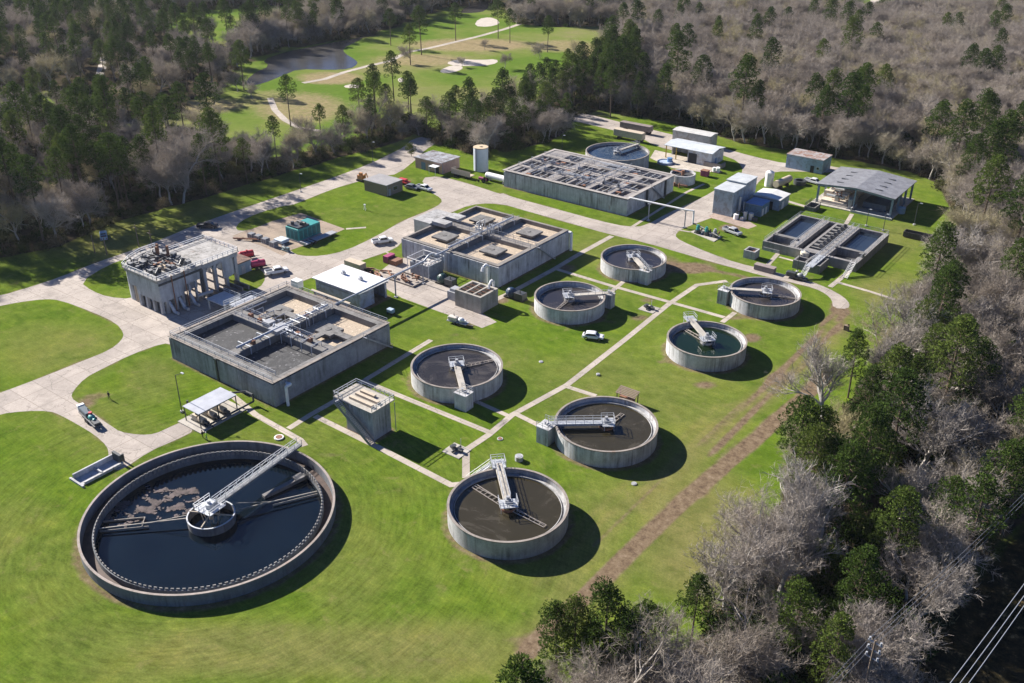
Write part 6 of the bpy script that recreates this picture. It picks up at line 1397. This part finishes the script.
def needle_clump(m, c, R_, n, r, size, flat=.62):
    for _ in range(n):
        v = rv(r); k = r.uniform(.55, 1)**.5; p = c+Vector((v.x*R_*k, v.y*R_*k, v.z*R_*k*flat))
        d = (v+rv(r)*.7+Vector((0, 0, .25))).normalized()*size*r.uniform(.7, 1.3)
        tri(m, p, d, size*r.uniform(.5, .9), rv(r))
def pine_tree(seed, h=23, base=.5, clumps=46, rw=3.6, n=105):
    r = random.Random(seed); tr = MB(); cr = MB()
    lean = Vector((r.uniform(-.02, .02), r.uniform(-.02, .02), 1))
    P = [lean*(h*t)+Vector((r.uniform(-.15, .15), r.uniform(-.15, .15), 0))*t for t in (0, .25, .5, .75, .97)]; P[0].z = -.3
    rad = [.30, .25, .2, .13, .05]
    for i in range(4): tr.tube(P[i], P[i+1], rad[i]*h/23, 7, rad[i+1]*h/23, cap=False)
    def at(t): i = min(3, int(t*4)); return P[i].lerp(P[i+1], t*4-i)
    for _ in range(4):                                               # a few dead stubs
        t = r.uniform(.3, base); a = r.uniform(0, 6.28); tri(tr, at(t), Vector((math.cos(a), math.sin(a), .1))*1.4, .08, Vector((0, 0, 1)))
    for k in range(clumps):
        t = base+(1-base)*(k+.5)/clumps; prof = math.sin(math.pi*min(1, .22+.78*(t-base)/(1-base))**.8)**.7 if t < .995 else .2
        a = k*2.4+r.uniform(-.5, .5); L = rw*prof*r.uniform(.45, 1.05)+.3; z = h*t
        b0 = at(min(.97, t-.02)); c = b0+Vector((math.cos(a)*L, math.sin(a)*L, L*.22+r.uniform(-.4, .5)))
        tr.tube(b0, c, .055, 4, .02, cap=False)
        needle_clump(cr, c, r.uniform(.85, 1.35)*h/23, n, r, .30*h/23)
    needle_clump(cr, at(1), .9, n, r, .3)
    return tr, cr
def ever_tree(seed, h=9, w=3.4, clumps=34, n=80):
    r = random.Random(seed); tr = MB(); cr = MB()
    tr.tube((0, 0, -.3), (0, 0, h*.75), .18, 6, .06, cap=False)
    for k in range(clumps):
        v = rv(r); k_ = r.uniform(.45, 1); c = Vector((v.x*w*k_, v.y*w*k_, h*.55+v.z*h*.40*k_))
        tr.tube((0, 0, max(.5, c.z-1.5)), c, .05, 4, .02, cap=False); needle_clump(cr, c, r.uniform(.8, 1.3), n, r, .30, .8)
    return tr, cr
def bush(seed, h=2.2, w=2.2, n=420, size=.42):
    r = random.Random(seed); m = MB()
    for _ in range(n):
        v = rv(r); k = r.uniform(.3, 1); p = Vector((v.x*w*k, v.y*w*k, abs(v.z)*h*k)); tri(m, p, (rv(r)+Vector((0, 0, .8))).normalized()*size*r.uniform(.6, 1.6), size*.38, rv(r))
    return m
hold = bpy.data.collections.new('tree_sources')                       # not linked: meshes to draw from
def mesh(m, name, mats, faces0=None):
    me = bpy.data.meshes.new(name); me.from_pydata(m.v, [], m.f)
    for x in mats: me.materials.append(x)
    if faces0 is not None:
        mi = np.ones(len(m.f), np.int32); mi[:faces0] = 0; me.polygons.foreach_set('material_index', mi)
    me.update(); return me
def joined(a, b, name, m1, m2):
    j = MB(); j.add(a.v, a.f); j.add(b.v, b.f); me = mesh(j, name, (m1, m2), len(a.f)); o = bpy.data.objects.new(name, me); return o
cl_bare = bpy.data.collections.new('bare_kinds'); cl_pine = bpy.data.collections.new('pine_kinds'); cl_bush = bpy.data.collections.new('bush_kinds')
PROT = {'bare': [], 'pale': [], 'pine': [], 'ever': []}
for s, (h, sp, tw_, up, tk) in enumerate([(15, 1.0, .9, .5, .36), (16, .8, .9, .8, .42), (14, 1.15, 1, .4, .34), (17, .9, .8, .6, .45)]):
    a, b = bare_tree(100+s, h, sp, tw_, up, tk); PROT['bare'].append((mesh(a, 'trunk', (BARKG,)), mesh(b, 'crown', (TWIG,)), h)); cl_bare.objects.link(joined(a, b, 'bare_kind', BARKG, TWIG))
PALEB = M('white grey bark', (.46, .43, .39), .9, 0, .2, 3)
for s, (h, sp, tw_, up, tk) in enumerate([(18, .75, .6, .9, .40), (17, .85, .55, .7, .36), (16, .95, .7, .6, .38)]):
    a, b = bare_tree(150+s, h, sp, tw_, up, tk, 1.35); PROT['pale'].append((mesh(a, 'trunk', (PALEB,)), mesh(b, 'crown', (TWIGW,)), h))
for s, (h, ba, cl_, rw) in enumerate([(23, .50, 44, 3.6), (24, .42, 50, 3.8), (20, .55, 34, 3.2), (22, .32, 54, 3.6), (25, .66, 24, 2.6), (24, .60, 28, 2.9)]):
    a, b = pine_tree(200+s, h, ba, cl_, rw); PROT['pine'].append((mesh(a, 'trunk', (BARK,)), mesh(b, 'crown', (NEED,)), h)); cl_pine.objects.link(joined(a, b, 'pine_kind', BARK, NEED))
for s, (h, w_) in enumerate([(9, 3.3), (11, 3.8), (7, 2.8)]):
    a, b = ever_tree(300+s, h, w_); PROT['ever'].append((mesh(a, 'trunk', (BARK,)), mesh(b, 'crown', (EVER,)), h))
BRUSHG = leafmat('olive brush', (.05, .06, .022), (.10, .10, .045), (.07, .085, .03), .2)
for s in range(4): cl_bush.objects.link(bpy.data.objects.new('bush_kind', mesh(bush(400+s), 'bush', ((BRUSH, BRUSHG, EVER, BRUSHG)[s],))))
def tree(kind, x, y, label, s=1.0, group=None, v=None, rot=None):
    a, b, h = PROT[kind][random.randrange(len(PROT[kind])) if v is None else v]
    nm, cat = {'bare': ('bare_tree', 'bare tree'), 'pale': ('bare_tree', 'bare tree'), 'pine': ('pine_tree', 'pine'), 'ever': ('evergreen_tree', 'evergreen')}[kind]
    o = thing(nm, label, cat, (x, y, 0), group=group); o.rotation_euler = (0, 0, random.uniform(0, 6.28) if rot is None else rot); o.scale = (s*random.uniform(.92, 1.08), s*random.uniform(.92, 1.08), s)
    for nm_, me_ in (('trunk', a), ('crown', b)): c = bpy.data.objects.new(nm_, me_); col.objects.link(c); c.parent = o
    return o
spots = []                                                            # (x, y) already taken
def crown_at(kind, px, py, zc, label, s=1.0, v=None, group=None):
    x, y = G(px, py, zc); spots.append((x, y)); return tree(kind, x, y, label, s, group, v)
# trees that stand out in the photograph, placed by the middle of their crowns
for a in [('pine', 286, 82, 17, 'tall pine with a long bare trunk alone on the golf grass below the pond', 1.0, 2), ('pine', 389, 12, 17, 'slender pine on the far fairway, left of the tallest', .95, 2), ('pine', 420, 18, 18, 'tallest slender pine with a bare trunk on the far fairway', 1.05, 0), ('pine', 455, 8, 17, 'slender pine right of the tallest on the far fairway', 1.0, 2),
          ('pine', 498, 8, 16, 'pine left of two beside the far white bunker', .95, 0), ('pine', 510, 12, 16, 'pine right of two beside the far white bunker', .9, 2), ('pine', 409, 33, 15, 'shorter pine among the slender pines on the fairway', .85, 0), ('pine', 392, 62, 16, 'pine leaning over the golf path near the small bunker', .9, 0), ('bare', 410, 46, 8, 'small bare brown tree under the slender fairway pines', .6, None),
          ('bare', 484, 42, 4, 'tiny bare tree alone on the fairway beside the sand', .35, None), ('bare', 505, 56, 6, 'bare grey tree at the right end of the golf grass', .6, None), ('pine', 225, 12, 16, 'pine at the left edge of the far fairway', 1, 0), ('pine', 296, 10, 16, 'pine at the far pond between the two fairways', .9, 0),
          ('ever', 411, 149, 2.6, 'rounded olive green bush beside the pink building', .55, 0),
          ('pine', 607, 624, 12, 'dense pine in the middle of the dark crowns at the bottom edge', .78, 1), ('pine', 576, 622, 12, 'pine third from the left of the dark crowns at the bottom edge', .72, 3), ('pine', 558, 630, 10, 'leftmost of the dark pine crowns at the bottom edge', .62, 1), ('pine', 648, 616, 12, 'slim pine with a bare trunk, rightmost of the dark crowns at the bottom edge', .72, 2), ('pine', 624, 640, 12, 'pine in front of the dark crowns at the bottom edge', .75, 3), ('pine', 590, 648, 10, 'low pine at the front of the dark crowns at the bottom edge', .62, 3), ('bare', 545, 668, 6, 'low bare tree left of the pines at the very bottom', .6, 0), ('bare', 628, 676, 7, 'bare tree under the dark pine crowns at the very bottom', .75, 3), ('bare', 688, 640, 9, 'bare tree right of the slim pine at the bottom', .85, 1), ('bare', 695, 676, 7, 'bare tree at the very bottom right of the slim pine', .8, 2), ('bare', 755, 640, 10, 'bare tree filling the gap below the flank pines', .9, 3), ('ever', 640, 664, 4, 'small leafy evergreen under the slim pine', .7, 1), ('pine', 835, 640, 12, 'green pine low in the right woods above the utility pole', .75, 3), ('pine', 800, 610, 12, 'green pine low on the flank left of the utility pole', .7, 1), ('pine', 860, 580, 12, 'green pine left of the dark corridor', .8, 3), ('ever', 880, 560, 6, 'yellow green leafy tree left of the dark corridor', 1.0, 1), ('ever', 815, 560, 6, 'leafy evergreen under the flank pines', 1.1, 0), ('pine', 900, 520, 13, 'green pine beside the white limbed bare tree', .8, 1), ('ever', 780, 655, 5, 'leafy evergreen at the bottom edge left of the utility pole', 1.0, 2), ('ever', 750, 600, 5, 'leafy evergreen below the pale tree on the flank', .9, 0),
          ('pine', 696, 598, 10, 'pine reaching over the grass strip at the lower right', .62, 0), ('bare', 720, 650, 10, 'wide bare tree filling the bottom edge right of the pines', 1.15, 2), ('bare', 660, 672, 8, 'bare tree at the bottom edge below the slim pine', .9, 0), ('bare', 590, 668, 8, 'bare scrubby tree at the bottom edge left of the pines', .75, 1), ('bare', 558, 680, 6, 'leftmost low bare tree at the bottom edge', .6, 2),
          ('pale', 735, 550, 12, 'pale wide bare tree at the lower edge of the grass strip', 1.1, 2), ('pale', 790, 480, 12, 'pale thin bare tree on the edge of the grass strip', .95, 1), ('pale', 833, 376, 12, 'pale bare tree leaning over the top of the dirt track', 1.0, 0), ('pale', 878, 372, 12, 'pale bare tree behind the top of the dirt track', 1.0, 1),
          ('pale', 930, 420, 12, 'bright white limbed bare tree in the middle of the right woods', 1.15, 2), ('pale', 950, 360, 12, 'pale bare tree in the right woods above the white limbed one', 1.0, 0), ('pale', 905, 480, 11, 'pale bare tree in the right woods below the white limbed one', 1.0, 1), ('pale', 960, 470, 11, 'pale bare tree near the power line edge of the right woods', 1.0, 2), ('pale', 790, 545, 11, 'pale bare tree low on the left flank of the right woods', .95, 0),
          ('pine', 872, 385, 14, 'pine between pale bare trees at the top of the dirt track', .8, 3), ('pine', 858, 345, 12, 'young pine at the top of the dirt track', .7, 3), ('pine', 812, 462, 13, 'dense pine on the flank of the grass strip', .85, 1), ('pine', 848, 486, 13, 'large dense pine right of the flank pine', .95, 3), ('pine', 836, 470, 13, 'pine squeezed between two dense pines beside the grass strip', .8, 1), ('ever', 925, 545, 6, 'bright green leafy tree beside the dark power line corridor', 1.0, 1), ('ever', 872, 600, 6, 'yellow green leafy tree low in the right woods', 1.1, 1), ('ever', 835, 625, 6, 'leafy green tree near the bottom edge of the right woods', 1.1, 0),
          ('pine', 940, 122, 15, 'pine at the upper right, left of a broad group', .95, 1), ('pine', 962, 135, 15, 'broad pine at the upper right, second from the left of its group', 1.2, 3), ('pine', 985, 118, 15, 'broad pine at the upper right, highest of its group', 1.05, 1), ('pine', 1003, 150, 14, 'large pine at the right edge below its group', 1.2, 3), ('pine', 1020, 130, 14, 'pine cut by the right edge beside its group', 1.0, 1), ('pine', 975, 160, 13, 'yellow green pine at the bottom of the upper right group', .95, 3),
          ('pine', 816, 92, 15, 'left pine of the cluster behind the blue building', 1.0, 3), ('pine', 832, 88, 15, 'middle pine of the cluster behind the blue building', .95, 1), ('pine', 848, 112, 14, 'large dark pine of the cluster behind the blue building', 1.2, 1), ('pine', 862, 104, 14, 'right pine of the cluster behind the blue building', .95, 3),
          ('pine', 745, 90, 15, 'pine standing alone in bare woods above the white warehouse', 1.2, 1), ('pine', 757, 98, 13, 'second pine close right of the lone one above the white warehouse', .9, 3), ('pine', 678, 62, 16, 'tall dark pine in the bare woods left of the lone pine', 1.2, 1), ('pine', 664, 84, 14, 'dark pine below the tall one in the bare woods', 1.0, 3), ('pine', 702, 72, 15, 'small topped pine between the tall dark one and the lone one', .95, 0), ('pine', 644, 66, 15, 'pine at the left side of the bare woods', .9, 0), ('pine', 612, 82, 14, 'pine in front of the bare woods behind the semi trailers', .9, 0),
          ('pine', 958, 26, 13, 'high far pine near the top right of the woods', .9, 3), ('pine', 770, 18, 13, 'far pine at the top edge of the bare woods', .8, 1), ('pine', 1005, 20, 13, 'far pine at the top right corner', .9, 1), ('ever', 968, 225, 5, 'dark leafy tree at the edge of the woods right of the lamp post', .9, 1)]:
    kind, px, py, zc, lab, s, v = a; crown_at(kind, px, py, zc, lab, s, v)
for a in [('bare', 205, 84, 5, 'bare tree on the near bank of the small far pond', .6, 0), ('bare', 236, 78, 6, 'bare tree between the small far pond and the long pond', .7, 1), ('bare', 232, 40, 5, 'bare tree above the small far pond', .7, 2), ('bare', 252, 90, 4, 'low bare tree at the creek below the long pond', .5, 3), ('bare', 150, 62, 6, 'bare tree on the far clearing left of the small pond', .8, 0), ('bare', 120, 96, 7, 'bare tree in the tan clearing of the left woods', .8, 1), ('pine', 208, 30, 15, 'pine left of the far fairway above the small pond', .9, 0), ('pine', 190, 60, 15, 'pine on the clearing left of the small far pond', .95, 2), ('pine', 240, 58, 14, 'pine between the small far pond and the long pond', .95, 0), ('pine', 178, 92, 14, 'pine left of the golf grass in the clearing', .9, 2),
          ('bare', 212, 88, 7, 'round bare tree standing on the golf grass left of the creek', .8, 0), ('bare', 462, 60, 3, 'little bare tree beside the white bunkers', .35, 1), ('bare', 540, 46, 6, 'bare tree on the grass above the dark pines', .7, 2), ('bare', 575, 50, 6, 'bare tree at the right end of the far grass', .7, 3), ('pine', 548, 24, 14, 'pine at the front of the far wood by the grass', .8, 0), ('pine', 140, 150, 14, 'bushy green pine in the wood above the headworks', .85, 3), ('pine', 152, 172, 8, 'young green pine at the foot of the wood above the headworks', .5, 3)]:
    kind, px, py, zc, lab, s, v = a; crown_at(kind, px, py, zc, lab, s, v)
# the woods: every candidate spot, nearest ones as trees of their own
cand = []
OPEN = [(42, 74, 24, 9), (98, 66, 15, 14), (218, 60, 16, 10), (205, 110, 50, 9), (100, 102, 20, 8), (135, 178, 26, 7), (585, 70, 20, 12), (150, 58, 20, 6), (865, 8, 40, 9), (578, 118, 40, 9), (60, 130, 30, 7), (30, 175, 26, 6)]
def fill(zone, step, pine, ever, seed):
    r = np.random.default_rng(seed)
    P = np.array([G(*p) for p in zone]); lo, hi = P.min(0), P.max(0)
    lo = np.maximum(lo, [-900, -60]); hi = np.minimum(hi, [700, 1100])
    xs_, ys_ = np.meshgrid(np.arange(lo[0], hi[0], step), np.arange(lo[1], hi[1], step)); xs_ = xs_.ravel()+r.uniform(-.42, .42, xs_.size)*step; ys_ = ys_.ravel()+r.uniform(-.42, .42, ys_.size)*step
    px, py = PX(xs_, ys_); ok = inpoly(px, py, zone) & (py > -45) & (px > -70) & (px < 1110) & (py < 900)
    for x, y, a, b in zip(xs_[ok], ys_[ok], px[ok], py[ok]):
        if any(((a-ox)/rx)**2+((b-oy)/ry)**2 < 1 for ox, oy, rx, ry in OPEN): continue
        q = r.random(); n_ = pine(a, b) if callable(pine) else pine
        k = 'pine' if q < n_ else 'ever' if q < n_+(ever(a, b) if callable(ever) else ever) else 'bare'
        cand.append((math.hypot(x, y), x, y, a, b, k))
def left_pine(a, b): return (.22 if a > 170 else .50)+.2*math.sin(a*.035)*math.cos(b*.07)
def right_pine(a, b):
    return .26 if b > 480 else .12 if b > 250 and a > 780 else .02
fill(ZL1, 7.0, left_pine, .14, 1); fill(ZL2, 9.6, lambda a, b: .55, .03, 2); fill(ZB, 6.5, .08, .05, 8); fill(ZT, 7.0, .14, .03, 3); fill(ZC, 6.2, .6, .12, 4); fill(ZR, 5.5, right_pine, lambda a, b: .36 if b > 330 else .07, 5)
cand.sort()
keep = []; grid = {}
for c in cand:
    if all((c[1]-sx)**2+(c[2]-sy)**2 > 12 for sx, sy in spots): keep.append(c)
num = {'pine': 70, 'bare': 40, 'ever': 0}; rest = {'pine': [], 'bare': []}
ZN = [(lambda a, b: a < 130 and b > 190, 'in the shade wood beside the west end of the north drive'), (lambda a, b: a < 90 and b > 118, 'in the dark wood at the left edge'), (lambda a, b: a < 260 and b > 118, 'in the wood above the headworks'),
      (lambda a, b: a < 60 and b <= 118, 'in the far wood in the top left corner'), (lambda a, b: a < 200 and b <= 118, 'in the broken wood left of the pond'), (lambda a, b: a < 345 and b > 118, 'in the low strip above the north drive'), (lambda a, b: a < 430 and b > 100, 'in the strip left of the pink building'),
      (lambda a, b: a < 330 and b < 60, 'between the two far ponds'), (lambda a, b: a < 480 and b < 45, 'in the bank behind the long pond'), (lambda a, b: a < 660 and b < 40, 'in the far wood beyond the white bunkers'), (lambda a, b: a < 500 and b < 170, 'behind the silo'), (lambda a, b: a < 600 and b < 170, 'behind the long dark celled basin'),
      (lambda a, b: a < 720 and b > 100 and b < 160, 'close behind the semi trailers and the white sheds'), (lambda a, b: a < 720 and b <= 100, 'in the grey wood above the semi trailers'), (lambda a, b: a < 840 and b > 95 and b < 175, 'close behind the blue building'), (lambda a, b: a < 840 and b <= 95, 'in the grey wood at the top centre right'),
      (lambda a, b: b <= 100, 'in the grey wood near the top right corner'), (lambda a, b: b < 215, 'in the wood behind the big canopy'), (lambda a, b: b < 300, 'in the wood right of the roll off container'), (lambda a, b: b < 400, 'in the wood right of the paved road end'), (lambda a, b: b < 490 and a < 880, 'on the flank of the grass strip'),
      (lambda a, b: b < 520, 'in the middle of the right hand wood'), (lambda a, b: a < 700, 'at the foot of the picture below the grass strip'), (lambda a, b: b < 600, 'beside the dark power line corridor'), (lambda a, b: True, 'in the bottom right wood near the utility pole')]
def words_for(k, a, b, s):
    z = next(w_ for f_, w_ in ZN if f_(a, b))
    look = {'pine': ['small green pine ', 'tall green pine '], 'bare': ['low leafless tree ', 'tall leafless tree '], 'ever': ['low leafy bush ', 'rounded leafy evergreen ']}[k][int(s > {'pine': .88, 'bare': .82, 'ever': .9}[k])]
    return look+z, look.split(' ', 1)[1].strip()+'s '+z
for d_, x, y, a, b, k in keep:
    inview = -20 < a < 1044 and b < 760
    if inview and num[k] < 296:
        num[k] += 1
        kind = 'pale' if k == 'bare' and a > 760 and b > 260 and random.random() < .33 else k
        s = {'pine': random.uniform(.72, 1.05)*(1.12 if a > 600 and b < 300 else 1), 'bare': random.uniform(.68, 1.15), 'ever': random.uniform(.6, 1.2)}[k]
        s0 = s
        if a <= 230 and b > 150: s *= 1.12
        elif 170 < a < 440 and b > 130: s *= {'bare': .85, 'ever': .7, 'pine': .8}[k]
        elif 200 < a < 335 and b < 82: s *= .62
        elif a < 600 and k != 'ever': s *= .9
        if a > 540 and b > 590 and k == 'pine': k = kind = 'bare'
        pass
        if a > 540 and b > 590 and k == 'bare' and kind == 'pine': kind = 'bare'
        lab, grp = words_for(k, a, b, s0)
        tree(kind, x, y, lab, s, grp, random.choice((0, 2, 4, 4, 5, 5)) if kind == 'pine' and a < 430 else random.randrange(4) if kind == 'pine' else None)
    else: rest['pine' if k == 'pine' else 'bare'].append((x, y))
def scatter(name, pts, coll, smin, smax):
    me = bpy.data.meshes.new(name); me.from_pydata([(x, y, 0) for x, y in pts], [], []); o = bpy.data.objects.new(name, me); col.objects.link(o); o['kind'] = 'stuff'
    g = bpy.data.node_groups.new(name, 'GeometryNodeTree'); g.interface.new_socket('Geometry', in_out='INPUT', socket_type='NodeSocketGeometry'); g.interface.new_socket('Geometry', in_out='OUTPUT', socket_type='NodeSocketGeometry')
    gi, go = g.nodes.new('NodeGroupInput'), g.nodes.new('NodeGroupOutput'); ip = g.nodes.new('GeometryNodeInstanceOnPoints'); ci = g.nodes.new('GeometryNodeCollectionInfo'); ci.inputs['Collection'].default_value = coll; ci.inputs['Separate Children'].default_value = True; ci.inputs['Reset Children'].default_value = True
    rr = g.nodes.new('FunctionNodeRandomValue'); rr.data_type = 'FLOAT_VECTOR'; rr.inputs[0].default_value = (0, 0, 0); rr.inputs[1].default_value = (0, 0, 6.28)
    rs = g.nodes.new('FunctionNodeRandomValue'); rs.data_type = 'FLOAT'; rs.inputs[2].default_value = smin; rs.inputs[3].default_value = smax; rs.inputs['Seed'].default_value = 3
    L = g.links.new; L(gi.outputs[0], ip.inputs['Points']); L(ci.outputs[0], ip.inputs['Instance']); ip.inputs['Pick Instance'].default_value = True; L(rr.outputs[0], ip.inputs['Rotation']); L(rs.outputs[1], ip.inputs['Scale']); L(ip.outputs[0], go.inputs[0])
    o.modifiers.new('scatter', 'NODES').node_group = g
    return o
scatter('distant_pine_woods', rest['pine'], cl_pine, .7, 1.0)
scatter('distant_bare_woods', rest['bare'], cl_bare, .65, 1.1)
# undergrowth
ug = []
r = np.random.default_rng(9)
for zone, step in ((ZL1, 3.4), (ZB, 4), (ZC, 3.4), (ZR, 3.8), (ZL2, 6), (ZT, 6)):
    P = np.array([G(*p) for p in zone]); lo, hi = np.maximum(P.min(0), [-700, -60]), np.minimum(P.max(0), [400, 800])
    a, b = np.meshgrid(np.arange(lo[0], hi[0], step), np.arange(lo[1], hi[1], step)); a = a.ravel()+r.uniform(-.5, .5, a.size)*step; b = b.ravel()+r.uniform(-.5, .5, b.size)*step
    px, py = PX(a, b); ok = inpoly(px, py, zone) & (py > -20) & (px > -30) & (px < 1060) & (py < 800) & (r.random(a.size) < .8)
    ug += list(zip(a[ok], b[ok]))
scatter('undergrowth', ug, cl_bush, .5, 1.45)
print('trees', num, {k: len(v) for k, v in rest.items()}, 'brush', len(ug))

# ------------------------------------------------------------------ power line
ppx = G(874, 648, 15.0)
t = thing('utility_pole', 'utility pole with three white insulators rising from the dark corridor at the bottom right', 'utility pole', (*ppx, 0))
MB().tube((*ppx, 0), (*ppx, 16.2), .18, 8, .12).build('pole', WOOD, t)
wd = np.array(G(1010, 515, 14))-np.array(ppx); wd = Vector((wd[0], wd[1], 0)).normalized(); wu = Vector((-wd.y, wd.x, 0))
for k, zz in enumerate((15.8, 14.6, 13.4)):
    c = Vector((*ppx, zz)); MB().bar(c-wu*.9, c+wu*.9, .12, .14).build('crossarm', GREY, t)
    m = MB()
    for s in (-.7, .7): m.cyl(c.x+wu.x*s, c.y+wu.y*s, .13, zz+.07, zz+.5, 8); 
    m.build('insulator', GALV, t)
WIRE = M('dull aluminium wire', (.15, .16, .18), .5, .3, .05, 1)
for k, zz in enumerate((16.2, 15.0, 13.8)):
    c = Vector((*ppx, zz))+wu*.7; e = c+wd*90; e0_ = c-wd*60; m = MB(); pts = []
    for i in range(13): q = c.lerp(e, i/12); pts.append((q.x, q.y, q.z-3*math.sin(math.pi*i/12)*.7))
    m.pipe(pts, .03, 5); pts = [(c.lerp(e0_, i/8).x, c.lerp(e0_, i/8).y, c.z-1.5*math.sin(math.pi*i/8)) for i in range(9)]; m.pipe(pts, .03, 5)
    tag(m.build('power_wire', WIRE, root=tuple(c)), ['upper wire on the insulator pole at the lower right', 'middle wire on the insulator pole at the lower right', 'lower wire on the insulator pole at the lower right'][k], 'wire', 'wires')
for k, (q0, q1) in enumerate([((943, 690), (1024, 580)), ((953, 690), (1024, 592)), ((962, 690), (1024, 602))]):
    a = Vector(G3(*q0, 18)); b = Vector(G3(*q1, 18)); d = (b-a); p = a-d*.6; q = b+d*1.5
    m = MB().pipe([tuple(p.lerp(q, i/10)-Vector((0, 0, 1.2*math.sin(math.pi*i/10)))) for i in range(11)], .045, 5)
    tag(m.build('power_wire', M('bright wire', (.34, .35, .38), .4, .3, .05, 1) if k == 0 else bpy.data.materials['bright wire'], root=tuple(p)), ['left wire of three bright ones crossing the bottom right corner', 'middle wire of three bright ones crossing the bottom right corner', 'right wire of three bright ones crossing the bottom right corner'][k], 'wire', 'wires')

# ------------------------------------------------------------------ air
hz = MB().box(-1300, 1300, -60, 1500, -3, 101.5)
hm = bpy.data.materials.new('thin blue haze'); hm.use_nodes = True; t_ = hm.node_tree; t_.nodes.remove(t_.nodes['Principled BSDF'])
pv = t_.nodes.new('ShaderNodeVolumePrincipled'); pv.inputs['Color'].default_value = (.86, .92, 1.0, 1); pv.inputs['Density'].default_value = .00004; pv.inputs['Anisotropy'].default_value = 0.2
t_.links.new(pv.outputs[0], t_.nodes['Material Output'].inputs['Volume'])
o = hz.build('haze', hm); o['kind'] = 'stuff'
